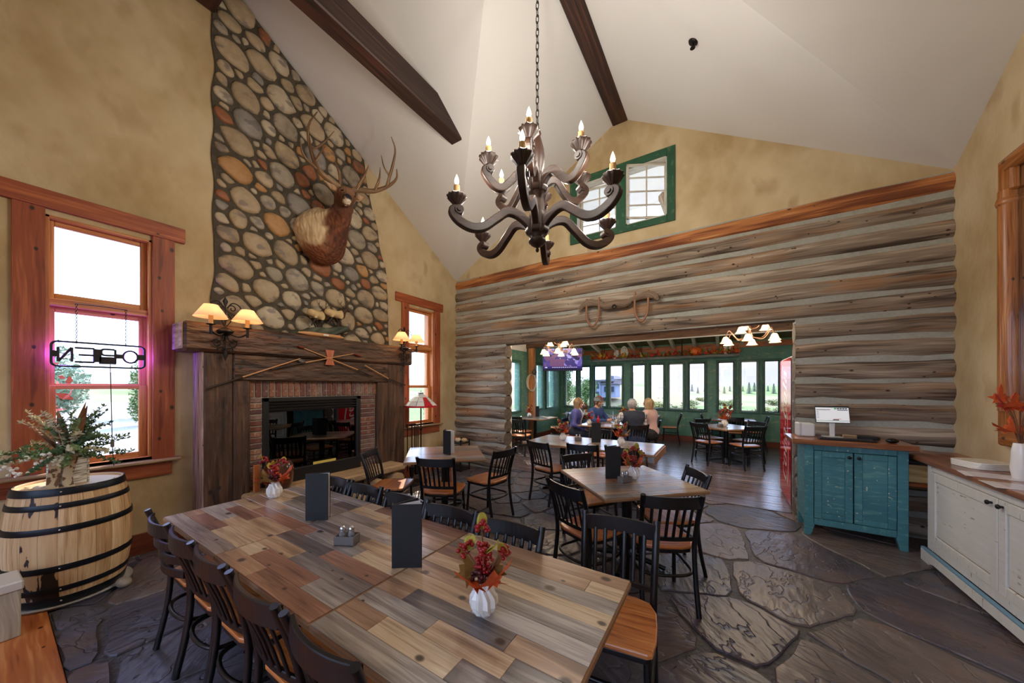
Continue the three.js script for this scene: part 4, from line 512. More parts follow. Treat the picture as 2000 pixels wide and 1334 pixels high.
// ---------- mounted elk ----------
{
  const o = thing('elk_mount', 'mounted bull elk head with wide antlers on the stone chimney', 'trophy mount', [0, 0, 0]);
  const f = (x, y, z) => {
    let d = capsule(x, y, z, [-4.68, 3.68, -2.45], [-4.58, 3.55, -2.45], 0.31, 0.27);
    d = smin(d, capsule(x, y, z, [-4.7, 3.93, -2.47], [-4.55, 3.8, -2.5], 0.13, 0.17), 0.12);
    d = smin(d, capsule(x, y, z, [-4.55, 3.7, -2.5], [-4.26, 3.98, -2.55], 0.2, 0.115), 0.09);
    d = smin(d, capsule(x, y, z, [-4.4, 3.62, -2.54], [-4.24, 3.86, -2.54], 0.12, 0.08), 0.06);
    d = smin(d, capsule(x, y, z, [-4.24, 4.1, -2.545], [-4.14, 4.1, -2.515], 0.115, 0.105), 0.06);
    d = smin(d, capsule(x, y, z, [-4.16, 4.07, -2.51], [-3.985, 3.98, -2.43], 0.085, 0.055), 0.05);
    d = smin(d, capsule(x, y, z, [-4.15, 4.0, -2.5], [-4.02, 3.925, -2.44], 0.05, 0.03), 0.03);
    for (const [b, t] of [[[-4.2, 4.14, -2.43], [-4.24, 4.2, -2.29]], [[-4.2, 4.16, -2.65], [-4.21, 4.25, -2.82]]]) { const q = capsule((x + 4.22) * 1.6 - 4.22, y, z, [b[0], lerp(b[1], t[1], 0.35), lerp(b[2], t[2], 0.35)], t, 0.05, 0.012); d = smin(d, q * 0.7, 0.02); d = smin(d, capsule(x, y, z, b, t, 0.03, 0.012), 0.02); }
    const fur = (vnoise(x * 46 + y * 20 + 50, z * 46 + y * 12 + 90, 9999, 9999, 2) - 0.5) * 0.014; d += fur; d = Math.max(d, -(x + 4.738)); return d;
  };
  const col = (x, y, z) => {
    const neck = capsule(x, y, z, [-4.42, 3.52, -2.6], [-4.2, 4.0, -2.56], 0.24, 0.19), t = smooth(0.05, -0.02, neck + (vnoise(x * 14 + 9, y * 14 + z * 9 + 60, 999, 999, 6) - 0.5) * 0.08), st = vnoise(x * 30 + z * 40 + 100, y * 9 + 40, 999, 999, 12);
    let c = mixc([196, 164, 122], [222, 196, 156], st); const low = smooth(3.52, 3.36, y + (st - 0.5) * 0.06); c = mixc(c, [120, 66, 36], low);
    c = mixc(c, mixc([66, 34, 20], [128, 72, 40], st), t);
    if (x > -4.3 && y > 3.9) c = mixc(c, mixc([92, 58, 38], [140, 96, 64], smooth(4.0, 4.16, y) * st), 0.8);
    const mz = Math.hypot(x + 3.98, (y - 3.985) * 1.2, z + 2.428); if (mz < 0.055) c = [26, 22, 22]; else if (mz < 0.09 && y < 3.95) c = [214, 196, 172];
    if (z > -2.4 && x > -4.28 && y > 4.12 || z < -2.7 && y > 4.12 && x > -4.3) c = mixc([200, 174, 140], [150, 110, 76], st);
    return lin(...c);
  };
  part(o, 'body', sdf(f, [-4.76, 3.18, -2.86], [-3.9, 4.32, -2.1], 0.0125, col), mat({ vertexColors: true, roughness: 0.85, bumpMap: bumpTex(701, 24, 24, 0.2, 0.2), bumpScale: 0.004 }));
  const mE = phys({ color: rgb(14, 10, 8), roughness: 0.05 }); part(o, 'eye', at(ball(0.022, 10, 8), -4.085, 4.1, -2.43), mE); part(o, 'eye', at(ball(0.022, 10, 8), -4.07, 4.105, -2.575), mE);
  const mAnt = mat({ map: woodTex(711, [70, 46, 30], [120, 88, 58], [196, 166, 124], { mx: 0.8, my: 0.2, knots: 0 }), roughness: 0.55 });
  const beam = (pts, r0, r1) => { const p = spline(pts, 22); return tube(p, p.map((_, i) => 1.25 * lerp(r0, r1, Math.pow(i / (p.length - 1), 1.2))), 8); };
  part(o, 'antler', J([beam([[-4.22, 4.15, -2.49], [-4.2, 4.198, -2.455], [-4.2, 4.224, -2.331], [-4.22, 4.284, -2.209], [-4.26, 4.417, -2.168], [-4.3, 4.546, -2.151], [-4.34, 4.712, -2.141], [-4.38, 4.904, -2.168], [-4.4, 5.14, -2.279]], 0.034, 0.006), beam([[-4.23, 4.3, -2.2], [-4.15, 4.334, -1.991], [-4.1, 4.47, -1.933]], 0.015, 0.003), beam([[-4.3, 4.53, -2.152], [-4.2, 4.648, -2.252], [-4.12, 4.823, -2.342]], 0.012, 0.003), beam([[-4.2, 4.205, -2.471], [-4.1, 4.313, -2.396], [-4.0, 4.375, -2.274]], 0.02, 0.003), beam([[-4.25, 4.38, -2.175], [-4.14, 4.48, -2.19], [-4.06, 4.52, -2.2]], 0.012, 0.003)]), mAnt);
  const K = (q, k) => [q[0] * k, 1.62 + (q[1] - 1.62) * k, q[2] * k];
  part(o, 'antler', J([beam([[-4.22, 4.18, -2.61], K([-4.2, 4.275, -2.675], 0.995), K([-4.2, 4.392, -2.945], 0.965), K([-4.24, 4.621, -3.229], 0.92), K([-4.28, 4.843, -3.41], 0.88), K([-4.3, 5.01, -3.433], 0.86)], 0.034, 0.005), beam([K([-4.23, 4.6, -3.2], 0.925), K([-4.26, 5.03, -3.336], 0.88), K([-4.3, 5.298, -3.402], 0.85), K([-4.34, 5.485, -3.363], 0.83)], 0.018, 0.004), beam([K([-4.25, 4.8, -3.25], 0.905), K([-4.22, 4.866, -3.137], 0.9), K([-4.2, 4.983, -3.08], 0.88)], 0.011, 0.003), beam([K([-4.2, 4.43, -2.985], 0.955), K([-4.15, 4.59, -3.012], 0.94), K([-4.1, 4.723, -2.99], 0.93)], 0.018, 0.003), beam([K([-4.2, 4.29, -2.7], 0.99), K([-4.1, 4.464, -2.739], 0.985), K([-4.02, 4.59, -2.755], 0.98)], 0.022, 0.003)]), mAnt);
}
// ---------- carved wooden chandelier ----------
function chandelier(cx, cz, yTop, cand) {
  const mW = mat({ map: woodTex(721, [24, 13, 8], [44, 26, 17], [66, 41, 27], { mx: 0.7, my: 0.25, knots: 0, streak: 14 }), roughness: 0.5 }), mCan = mat({ map: dataTex(128, 128, (u, v) => mixc([214, 176, 118], [132, 92, 50], smooth(0.55, 0.7, fbm(u, v, 8, 4, 731, 4))), true, 0.14, 0.1), roughness: 0.6 });
  const mBulb = mat({ color: 0xffffff, emissive: rgb(255, 226, 188), emissiveIntensity: 5 });
  const arm = (pts, hw, th, sc) => { const p = new THREE.SplineCurve(pts.map(([a, b]) => new THREE.Vector2(a, b))).getPoints(44), Lf = [], Rt = []; p.forEach((q, i) => { const a = p[Math.max(0, i - 1)], b = p[Math.min(p.length - 1, i + 1)], dx = b.x - a.x, dy = b.y - a.y, l = Math.hypot(dx, dy), w = hw * (i < 4 ? 0.8 + i * 0.05 : i > 36 ? lerp(1, 0.6, (i - 36) / 8) : 1); Lf.push([q.x - dy / l * w, q.y + dx / l * w]); Rt.push([q.x + dy / l * w, q.y - dx / l * w]); });
    const g = [extrude([...Rt, ...Lf.reverse()], th, 0.009, [], 2).translate(0, 0, -th / 2)]; const e = p[p.length - 1], s = p[0]; g.push(at(cyl(sc, sc, th * 1.25, 16).rotateX(PI / 2).translate(0, 0, -th * 0.62), e.x, e.y, 0), at(cyl(sc * 0.5, sc * 0.5, th * 1.6, 12).rotateX(PI / 2).translate(0, 0, -th * 0.8), e.x, e.y, 0), at(cyl(sc * 1.15, sc * 1.15, th * 1.2, 16).rotateX(PI / 2).translate(0, 0, -th * 0.6), s.x, s.y - 0.02, 0)); return boxUV(J(g), 'x'); };
  const flute = (() => { const n = 48, prof = [[0.012, 0], [0.03, 0.012], [0.045, 0.03], [0.068, 0.055], [0.082, 0.072], [0.08, 0.085], [0.06, 0.075], [0.02, 0.072], [0.0005, 0.072]], pos = [], idx = []; prof.forEach(([r, y], k) => { for (let i = 0; i <= n; i++) { const a = i / n * 2 * PI, m = k > 6 ? 1 : 1 - 0.13 * Math.pow(Math.abs(Math.sin(a * 6)), 1.5) * smooth(0.02, 0.05, r); pos.push(Math.cos(a) * r * m, y, Math.sin(a) * r * m); } }); for (let k = 0; k < prof.length - 1; k++) for (let i = 0; i < n; i++) { const a = k * (n + 1) + i, b = a + n + 1; idx.push(a, b, a + 1, b, b + 1, a + 1); } const g = new THREE.BufferGeometry(); g.setAttribute('position', new THREE.BufferAttribute(new Float32Array(pos), 3)); g.setIndex(idx); g.computeVertexNormals(); return boxUV(prep(g), 'y'); })();
  const flame = lathe([[0.003, 0], [0.013, 0.012], [0.019, 0.034], [0.014, 0.058], [0.005, 0.082], [0.0005, 0.092]], 12), sleeve = cyl(0.026, 0.024, 0.085, 14);
  const t = thing('chandelier', 'big carved dark wood chandelier with two tiers of scroll arms and candle bulbs', 'chandelier', [cx, 0, cz]);
  part(t, 'column', boxUV(J([lathe([[0.0005, 2.772], [0.012, 2.78], [0.016, 2.795], [0.008, 2.81], [0.05, 2.835], [0.075, 2.86], [0.07, 2.885], [0.05, 2.9], [0.075, 2.92], [0.082, 2.96], [0.08, 3.06], [0.07, 3.1], [0.052, 3.13], [0.062, 3.17], [0.055, 3.23], [0.065, 3.27], [0.07, 3.31], [0.07, 3.4], [0.055, 3.43], [0.045, 3.46], [0.06, 3.5], [0.066, 3.58], [0.056, 3.66], [0.035, 3.74], [0.026, 3.77], [0.034, 3.79], [0.026, 3.815], [0.0005, 3.825]], 28)]), 'y'), mW);
  const Lp = [[0.06, 2.98], [0.15, 3.055], [0.26, 3.08], [0.36, 3.01], [0.47, 2.925], [0.57, 2.905], [0.67, 2.945], [0.722, 3.005], [0.705, 3.035], [0.672, 3.025]], Up = [[0.05, 3.335], [0.11, 3.4], [0.18, 3.405], [0.245, 3.33], [0.31, 3.27], [0.375, 3.275], [0.43, 3.325], [0.46, 3.375], [0.447, 3.405], [0.42, 3.4]];
  const aL = arm(Lp, 0.034, 0.055, 0.035), aU = arm(Up, 0.032, 0.052, 0.033);
  for (let i = 0; i < 12; i++) {
    const lo = i < 6, an = (70.2 + 60 * i) * PI / 180, g = new THREE.Group(); g.name = 'arm'; g.rotation.y = -an; t.add(g);
    part(g, 'scroll', lo ? aL : aU, mW); const r = lo ? 0.69 : 0.43, y = lo ? 3.057 : 3.42;
    const c = part(g, 'bobeche', flute, mW); c.position.set(r, y, 0); const s = part(g, 'candle_sleeve', sleeve, mCan); s.position.set(r, y + 0.08, 0); const b = part(g, 'bulb', flame, mBulb); b.position.set(r, y + 0.165, 0);
    const l = new THREE.PointLight(rgb(255, 245, 232), cand, 0, 2); l.position.set(r, y + 0.2, 0); l.castShadow = true; g.add(l);
  }
  const link = spline([[0.011, 0.024, 0], [0.011, -0.024, 0], [0, -0.036, 0], [-0.011, -0.024, 0], [-0.011, 0.024, 0], [0, 0.036, 0]], 16, true), ch = []; let k = 0; const la = tube(link.slice(0, -1), 0.0035, 5, { closed: true }); for (let y = 3.85; y < yTop - 0.05; y += 0.058) { const q = la.clone(); if (k++ % 2) q.rotateY(PI / 2); ch.push(q.translate(0, y, 0)); }
  part(t, 'chain', J(ch), mIron); part(t, 'canopy', at(lathe([[0.01, -0.06], [0.03, -0.05], [0.07, -0.01], [0.07, 0]], 18), 0, yTop, 0), mIron);
  return t;
}
chandelier(-1.352, -2.541, 5.76, CH_I);
// ---------- ox yoke on the log wall ----------
{
  const y = thing('ox_yoke', 'weathered wooden ox yoke with two bent bows on the log wall above the opening', 'yoke', [0, 0, 0]), m = mat({ map: woodTex(741, [74, 58, 46], [122, 100, 82], [158, 138, 116], { mx: 1, my: 0.3, knots: 2 }), roughness: 0.8, bumpMap: logBump, bumpScale: 0.01 }), mb = mat({ color: rgb(150, 104, 74), roughness: 0.6 });
  const p = spline([[-1.995, 2.84, -5.2], [-1.93, 2.93, -5.2], [-1.8, 2.965, -5.2], [-1.66, 2.93, -5.2], [-1.55, 2.88, -5.2], [-1.4, 2.89, -5.2], [-1.25, 2.88, -5.2], [-1.13, 2.93, -5.2], [-0.97, 2.965, -5.2], [-0.85, 2.94, -5.2], [-0.795, 2.87, -5.2]], 44);
  part(y, 'beam', tube(p, p.map((_, i) => { const t = i / 44; return (0.035 + 0.025 * Math.exp(-Math.pow((t - 0.5) / 0.16, 2)) + 0.018 * Math.exp(-Math.pow((t - 0.18) / 0.07, 2)) + 0.018 * Math.exp(-Math.pow((t - 0.82) / 0.07, 2))) * (t < 0.03 || t > 0.97 ? 0.6 : 1); }), 10, { sx: 1.15, sy: 0.8 }), m);
  for (const [a, b] of [[-1.862, -1.66], [-1.116, -0.93]]) { const mid = (a + b) / 2; part(y, 'bow', tube(spline([[a, 3.03, -5.19], [a, 2.8, -5.18], [a + 0.02, 2.67, -5.18], [mid, 2.58, -5.18], [b - 0.02, 2.67, -5.18], [b, 2.8, -5.18], [b, 3.03, -5.19]], 26), 0.016, 8), mb); }
  part(y, 'hanger_ring', at(new THREE.TorusGeometry(0.03, 0.007, 6, 14), -1.41, 2.84, -5.14), mIron);
}
{ const s = thing('sprinkler_head', 'small dark sprinkler head on the white ceiling slope', 'sprinkler', [-0.27, 5.186, -3.93]); part(s, 'escutcheon', at(cyl(0.04, 0.05, 0.012, 14), 0, -0.005, 0).rotateZ(-0.52), mIron); part(s, 'nozzle', J([tube([[0, 0, 0], [0, -0.05, 0]], 0.012, 8), at(cyl(0.025, 0.025, 0.004, 12), 0, -0.055, 0)]), mIron); }
// ---------- tables ----------
const plankTones = [[[146, 116, 88], [190, 158, 122], [216, 190, 156]], [[98, 66, 54], [142, 100, 80], [172, 128, 104]], [[104, 96, 90], [150, 140, 132], [186, 178, 168]], [[74, 66, 64], [112, 102, 98], [144, 134, 126]], [[166, 140, 108], [208, 184, 150], [230, 210, 180]], [[122, 92, 70], [164, 130, 102], [192, 160, 130]], [[118, 110, 108], [164, 154, 148], [194, 186, 176]]];
const mPlank = plankTones.map(([a, b, c], k) => phys({ map: woodTex(800 + k * 7, a, b, c, { mx: 1.0, my: 0.22, knots: 3, streak: 12, patch: 0.7 }), roughness: 0.38, clearcoat: 1, clearcoatRoughness: 0.22 }));
const mEdge = mat({ color: rgb(150, 112, 78), roughness: 0.5 }), mPed = mat({ color: rgb(20, 20, 22), roughness: 0.4, metalness: 0.3 });
function makeTable(seed, w, d, label, p, ry, group, rows = 10, feet = true) {
  const t = thing('dining_table', label, 'table', p, ry, group), R = rng(seed), H = 0.76, hw = w / 2, hd = d / 2;
  const top = part(t, 'table_top', B(-hw, hw, H - 0.032, H - 0.003, -hd, hd, 0.006, 'x'), mEdge); const rw = (d - 0.01) / rows;
  let last = -1;
  for (let r = 0; r < rows; r++) { let x = -hw + 0.005; const z0 = -hd + 0.005 + r * rw; let first = R() < 0.6; while (x < hw - 0.006) { let L = first ? 0.12 + R() * 0.3 : 0.32 + R() * 0.5; first = false; if (hw - x - L < 0.12) L = hw - 0.005 - x; let k; do k = Math.floor(R() * 7); while (k === last); last = k; part(top, 'plank', B(x + 0.0005, x + L - 0.0005, H - 0.006, H, z0 + 0.0006, z0 + rw - 0.0006, 0.0009, 'x'), mPlank[k]); x += L; } }
  const ped = [at(cyl(0.045, 0.045, H - 0.1, 14), 0, 0.06, 0), B(-0.3, 0.3, H - 0.055, H - 0.032, -0.025, 0.025, 0.003), B(-0.025, 0.025, H - 0.055, H - 0.032, -0.3, 0.3, 0.003)];
  part(t, 'pedestal', J(ped), mPed);
  if (feet) for (let i = 0; i < 4; i++) { const a = i * PI / 2 + PI / 4; part(t, 'foot', tube([[0, 0.07, 0], [Math.cos(a) * 0.14, 0.055, Math.sin(a) * 0.14], [Math.cos(a) * 0.33, 0.02, Math.sin(a) * 0.33]], [0.032, 0.028, 0.02], 8), mPed); }
  return t;
}
const LONG = 'tables pushed together into the long foreground table';
makeTable(11, 0.924, 0.908, 'plank top table nearest the viewer in the long foreground row', [-0.806, 0, -1.079], 0, LONG);
makeTable(12, 0.924, 0.908, 'middle plank top table of the long foreground row, with a grey shaker caddy', [-1.732, 0, -1.079], 0, LONG);
makeTable(13, 0.924, 0.908, 'plank top table at the fireplace end of the long foreground row', [-2.658, 0, -1.079], 0, LONG);
const mid = makeTable(14, 0.95, 0.95, 'square plank top table turned cornerwise in the middle of the stone floor', [-0.76, 0, -3.2], PI / 4);
copy(mid, [-3.06, 0, -3.2], PI / 4 + PI, 'square plank top table turned cornerwise by the hearth and floor lamp');
copy(mid, [-2.175, 0, -4.95], 0, 'plank top table at the left of the pair standing in the wide opening', 'pair of tables in the opening');
copy(mid, [-1.215, 0, -4.95], PI, 'plank top table at the right of the pair standing in the wide opening', 'pair of tables in the opening');
solo('table_leaf', B(-0.735, -0.72, 0.64, 0.745, -5.4, -4.5, 0.004, 'z'), mEdge, 'hinged drop leaf hanging at the right end of the tables in the opening', 'table leaf');
copy(mid, [-2.3, 0, -7.6], 0, 'plank top table that the seated party leans on'); copy(mid, [-2.3, 0, -8.56], 0, 'far table of the seated party, behind the man in navy');
copy(mid, [-4.43, 0, -8.2], 0, 'small table against the left dining windows by the timber post');
copy(mid, [-3.9, 0, -10.4], 0, 'small table in the far left corner of the dining room');
copy(mid, [0.05, 0, -8.55], PI / 4, 'square table turned cornerwise with four chairs, in front of the red cooler');
copy(mid, [0.22, 0, -10.6], 0, 'small table below the far right windows');
copy(mid, [-2.05, 0, -10.55], 0, 'small table below the middle far windows, behind the blond woman');

// ---------- chairs ----------
const mSeat = phys({ map: woodTex(861, [158, 84, 38], [204, 126, 66], [226, 158, 94], { mx: 0.9, my: 0.3, knots: 0, streak: 18 }), roughness: 0.3, clearcoat: 0.5, clearcoatRoughness: 0.2 });
const mFrame = mat({ color: rgb(13, 13, 16), roughness: 0.36 });
function makeChair(name, label, ladder) {
  const c = thing(name, label, 'chair'), seatPts = [[-0.2, 0.19], [-0.213, 0.1], [-0.213, 0], [-0.205, -0.1], [-0.17, -0.17], [-0.1, -0.195], [0.1, -0.195], [0.17, -0.17], [0.205, -0.1], [0.213, 0], [0.213, 0.1], [0.2, 0.19], [0.18, 0.205], [0, 0.212], [-0.18, 0.205]];
  const ex = (k, th, y, b) => extrude(seatPts.map(([x, z]) => [x * k, -z * k]), th, b, [], 2).rotateX(-PI / 2).translate(0, y, 0);
  part(c, 'seat', boxUV(prep(ex(1, 0.026, 0.446, 0.007)), 'x'), mSeat); part(c, 'seat_frame', boxUV(prep(ex(0.97, 0.026, 0.42, 0.003)), 'x'), mFrame);
  const bar = (pts, a, b, n = 10) => tube(spline(pts, n), 1, 8, { sx: a, sy: b });
  for (const s of [-1, 1]) {
    part(c, 'back_post', bar([[s * 0.19, 0, -0.25], [s * 0.188, 0.22, -0.205], [s * 0.186, 0.45, -0.185], [s * 0.192, 0.65, -0.215], [s * 0.2, 0.868, -0.285]], 0.0185, 0.0155, 14), mFrame);
    part(c, 'leg', bar([[s * 0.19, 0, 0.195], [s * 0.175, 0.43, 0.165]], 0.016, 0.014, 2), mFrame);
  }
  const arc = (y, h, zc, bow, w, th, lean) => { const o = [], i2 = []; for (let k = 0; k <= 12; k++) { const t = k / 12 * 2 - 1; o.push([t * w, -(zc - bow * (1 - t * t))]); i2.push([t * w, -(zc - bow * (1 - t * t) + th)]); } return boxUV(prep(extrude([...i2.reverse(), ...o].reverse(), h, 0.003).rotateX(-PI / 2).translate(0, y, 0)), 'x'); };
  if (ladder) for (const [y, z] of [[0.775, -0.27], [0.69, -0.245], [0.61, -0.225], [0.53, -0.215]]) part(c, y > 0.75 ? 'top_rail' : 'back_slat', arc(y, y > 0.75 ? 0.07 : 0.045, z, 0.045, 0.19, 0.016), mFrame);
  else {
    part(c, 'top_rail', arc(0.77, 0.085, -0.272, 0.035, 0.192, 0.018), mFrame); part(c, 'lower_rail', arc(0.515, 0.03, -0.2, 0.02, 0.184, 0.016), mFrame);
    for (let i = 0; i < 6; i++) { const t = -1 + (i + 0.8) * 2 / 6.6; part(c, 'slat', bar([[t * 0.17, 0.54, -0.2 - 0.018 * (1 - t * t)], [t * 0.175, 0.66, -0.228 - 0.024 * (1 - t * t)], [t * 0.18, 0.785, -0.264 - 0.033 * (1 - t * t)]], 0.0115, 0.0065, 4), mFrame); }
  }
  const ring = spline([[-0.165, 0.27, 0.16], [-0.19, 0.27, 0], [-0.17, 0.27, -0.17], [0, 0.27, -0.215], [0.17, 0.27, -0.17], [0.19, 0.27, 0], [0.165, 0.27, 0.16], [0, 0.27, 0.19]], 40, true).slice(0, -1);
  part(c, 'stretcher', tube(ring, 0.0115, 7, { closed: true }), mFrame);
  return c;
}
const chair0 = makeChair('slat_back_chair', '', false); let chairUsed = false;
function chair(bx, bz, fx, fz, label, group) { const L = Math.hypot(fx, fz), x = bx + 0.275 * fx / L, z = bz + 0.275 * fz / L, ry = Math.atan2(fx, fz); if (!chairUsed) { chairUsed = true; chair0.position.set(x, 0, z); chair0.rotation.y = ry; chair0.userData.label = label; if (group) chair0.userData.group = group; return chair0; } const c = copy(chair0, [x, 0, z], ry, label, group); if (!group) delete c.userData.group; return c; }
const lad = makeChair('ladder_back_chair', 'black ladder back chair nearest the barrel on the near side of the long table', true); lad.position.set(-2.77, 0, -0.815); lad.rotation.y = PI;
const NS = 'slat back chairs on the near side of the long table', FS = 'slat back chairs on the fireplace side of the long table';
['second chair from the barrel on the near side of the long table, black slat back', 'third chair from the barrel on the near side of the long table, black slat back', 'fourth chair from the barrel on the near side of the long table, black slat back', 'black slat back chair cut by the bottom edge, nearest the viewer on the near side'].forEach((l, i) => chair([-2.375, -1.975, -1.5, -1.035][i], -0.54, 0, -1, l, NS));
['black slat back chair behind the first black menu, farthest along the long table', 'second slat back chair from the hearth end, far side of the long table', 'black slat back chair partly behind the tall black menu on the long table', 'black slat back chair just right of the tall black menu, far side of long table', 'black slat back chair behind the red berry vase, far side of the long table'].forEach((l, i) => chair([-2.72, -2.365, -1.88, -1.46, -1.02][i], -1.575, [0, 0.05, 0, 0.04, 0.08][i], 1, l, FS));
chair(-0.51, -1.97, 0.12, 1, 'black slat back chair with orange seat showing past the near corner of the long table');
chair(-1.05, -2.42, 0.42, -0.9, 'black slat back chair at the near left side of the cornerwise middle table');
chair(-0.3, -2.56, -0.46, -0.89, 'black slat back chair at the near right side of the cornerwise middle table');
chair(-1.4, -3.58, 0.82, 0.57, 'black slat back chair behind the left corner of the middle table');
chair(-0.2, -3.46, -0.87, 0.5, 'black slat back chair behind the right corner of the middle table');
chair(-2.575, -2.55, -0.42, -0.9, 'black slat back chair at the near side of the hearth table, facing the window');
chair(-2.235, -3.37, -0.98, -0.12, 'black slat back chair right of the hearth table, sideways on open floor');
chair(-3.57, -2.45, 0.86, -0.5, 'black slat back chair close to the firewood, seen edge on with its orange seat');
chair(-2.17, -4.08, 0.3, -0.95, 'black slat back chair at the left near side of the tables in the opening');
chair(-1.57, -4.21, -0.12, -0.99, 'black slat back chair near the middle of the tables in the opening');
chair(-1.08, -4.27, 0, -1, 'black slat back chair behind the menu on the cornerwise middle table');
chair(-1.86, -5.9, 0, 1, 'slat back chair beyond the tables in the opening, its back lit pale');
chair(-0.44, -7.97, 0.6, -0.8, 'black slat back chair at the near left of the four chair table by the cooler');
chair(0.52, -7.85, -0.55, -0.83, 'black slat back chair at the near right of the four chair table by the cooler');
chair(0.62, -9.0, -0.65, 0.76, 'black slat back chair at the far right of the four chair table by the cooler');
chair(-0.42, -9.05, 0.6, 0.8, 'black slat back chair at the far left of the four chair table by the cooler');
chair(-1.02, -10.6, -1, 0.1, 'lone black slat back chair with tan seat against the green wall');
chair(-0.52, -10.75, 1, -0.05, 'black slat back chair left of the small table under the far right windows');
chair(0.95, -10.6, -1, 0, 'black slat back chair right of the small table under the far right windows');
chair(0.22, -9.98, 0, -1, 'black slat back chair before the small table under the far right windows');
chair(-4.5, -7.25, 0.1, -1, 'black slat back chair at the table by the timber post, nearest the log ends');
chair(-4.05, -6.6, -0.2, -1, 'black slat back chair just behind the log wall end');
chair(-3.75, -8.9, -0.9, 0.45, 'black slat back chair with a grey jacket, at the table by the timber post');
chair(-3.25, -7.5, 1, 0.0, 'black slat back chair that the woman in the purple cardigan sits on');
chair(-1.42, -6.92, -0.55, -0.83, 'black slat back chair that the man in the plaid sleeves sits on');
chair(-1.22, -8.2, -1, 0.1, 'black slat back chair that the blond woman sits on');
chair(-3.1, -8.3, 0.9, 0.3, 'black slat back chair that the man in navy sits on');
// low wooden stool behind the hearth table
{ const s = thing('wooden_stool', 'low pale wooden stool behind the hearth table, under the narrow window', 'stool', [-3.62, 0, -3.62], 0.4); part(s, 'seat', B(-0.22, 0.22, 0.43, 0.46, -0.15, 0.15, 0.008), mSeat); for (const [x, z] of [[-0.18, -0.11], [0.18, -0.11], [-0.18, 0.11], [0.18, 0.11]]) part(s, 'leg', B(x - 0.018, x + 0.018, 0, 0.43, z - 0.018, z + 0.018, 0.004), mSeat); part(s, 'stretcher', J([B(-0.18, 0.18, 0.16, 0.19, -0.12, -0.1, 0.003), B(-0.18, 0.18, 0.16, 0.19, 0.1, 0.12, 0.003)]), mSeat); }

// ---------- table things ----------
const T = 0.761, mMenu = mat({ color: rgb(24, 26, 30), roughness: 0.55, bumpMap: bumpTex(871, 60, 60, 0.2, 0.2, 2), bumpScale: 0.0006 }), mPaper = mat({ color: rgb(226, 226, 230), roughness: 0.7 });
function menu(x, z, ry, label, open = 0.5) { const m = thing('menu_folder', label, 'menu', [x, T, z], ry, 'standing black menus'); const panel = (a, tx) => { const g = B(0, 0.14, 0, 0.3, -0.003, 0.003, 0.001).rotateY(a); return g; }; part(m, 'cover', panel(0), mMenu); part(m, 'cover', panel(open), mMenu); part(m, 'pages', J([B(0.004, 0.136, 0.006, 0.294, -0.0008, 0.0008, 0).rotateY(open * 0.3).translate(0, 0, -0.005), B(0.004, 0.136, 0.006, 0.294, -0.0008, 0.0008, 0).rotateY(open * 0.7).translate(0, 0, -0.005)]), mPaper); return m; }
menu(-2.265, -1.1, 0.62, 'black menu standing half open on the hearth end of the long table', 0.4);
menu(-1.325, -1.03, 0.63, 'tall black menu standing open in the middle of the long table', 0.75);
menu(-0.93, -3.1, 0.57, 'black menu standing on the cornerwise middle table', 0.5); menu(-1.715, -5.0, 0.57, 'black menu standing on the tables in the opening', 0.5); menu(-3.03, -3.14, -0.1, 'black menu standing open like a book on the hearth table', 2.2);
menu(-4.5, -8.35, 1.2, 'brown and white menu standing by the left dining window', 0.3); menu(-4.05, -10.3, 0.6, 'dark menu on the small table in the far left corner', 0.4); menu(-2.12, -8.45, 0.4, 'dark menu standing behind the orange flowers on the party table', 0.4);
// faceted vase with autumn sprigs
const mCer = phys({ color: rgb(236, 232, 224), roughness: 0.22, clearcoat: 0.5 }), leafCols = { o: [206, 84, 28], y: [176, 160, 56], d: [128, 92, 34], r: [166, 40, 30] }, mLeaf = Object.fromEntries(Object.entries(leafCols).map(([k, [r, g, b]]) => [k, phys({ color: rgb(r, g, b), bumpMap: bumpTex(881, 6, 6, 0.08, 0.08), bumpScale: 0.004, roughness: 0.7, side: THREE.DoubleSide })])), mBerry = phys({ color: rgb(150, 22, 28), roughness: 0.25 }), mBerryD = phys({ color: rgb(78, 20, 28), roughness: 0.3 }), mStem = mat({ color: rgb(120, 74, 46), roughness: 0.7 });
const vaseGeo = (() => { const n = 20, rings = [[0.026, 0], [0.04, 0.012], [0.052, 0.04], [0.05, 0.07], [0.034, 0.1], [0.027, 0.122]], L = []; const p = (k, i) => { const [r, y] = rings[k], a = (i + (k % 2) * 0.0) / n * 2 * PI, m = (i + (k >> 1)) % 2 ? 0.9 : 1.06; return [Math.cos(a) * r * m, y, Math.sin(a) * r * m]; }; for (let k = 0; k < rings.length - 1; k++) for (let i = 0; i < n; i++) L.push([p(k, i), p(k + 1, i), p(k + 1, i + 1)], [p(k, i), p(k + 1, i + 1), p(k, i + 1)]); const bot = []; for (let i = n - 1; i >= 0; i--) bot.push(p(0, i)); L.push(bot.reverse()); return polyGeo(L); })();
const mapleGeo = (() => { const o = [[0, 0], [0.012, 0.012], [0.05, 0.0], [0.036, 0.026], [0.062, 0.05], [0.036, 0.052], [0.03, 0.07], [0.014, 0.06], [0.018, 0.098], [0, 0.125]], pts = [...o, ...o.slice(1, -1).reverse().map(([x, y]) => [-x, y])]; const g = prep(new THREE.ShapeGeometry(new THREE.Shape(pts.map(([x, y]) => new THREE.Vector2(x, y))))); const q = g.attributes.position; for (let i = 0; i < q.count; i++) q.setZ(i, Math.abs(q.getX(i)) * 0.35 - q.getY(i) * q.getY(i) * 2.2); g.computeVertexNormals(); return g; })();
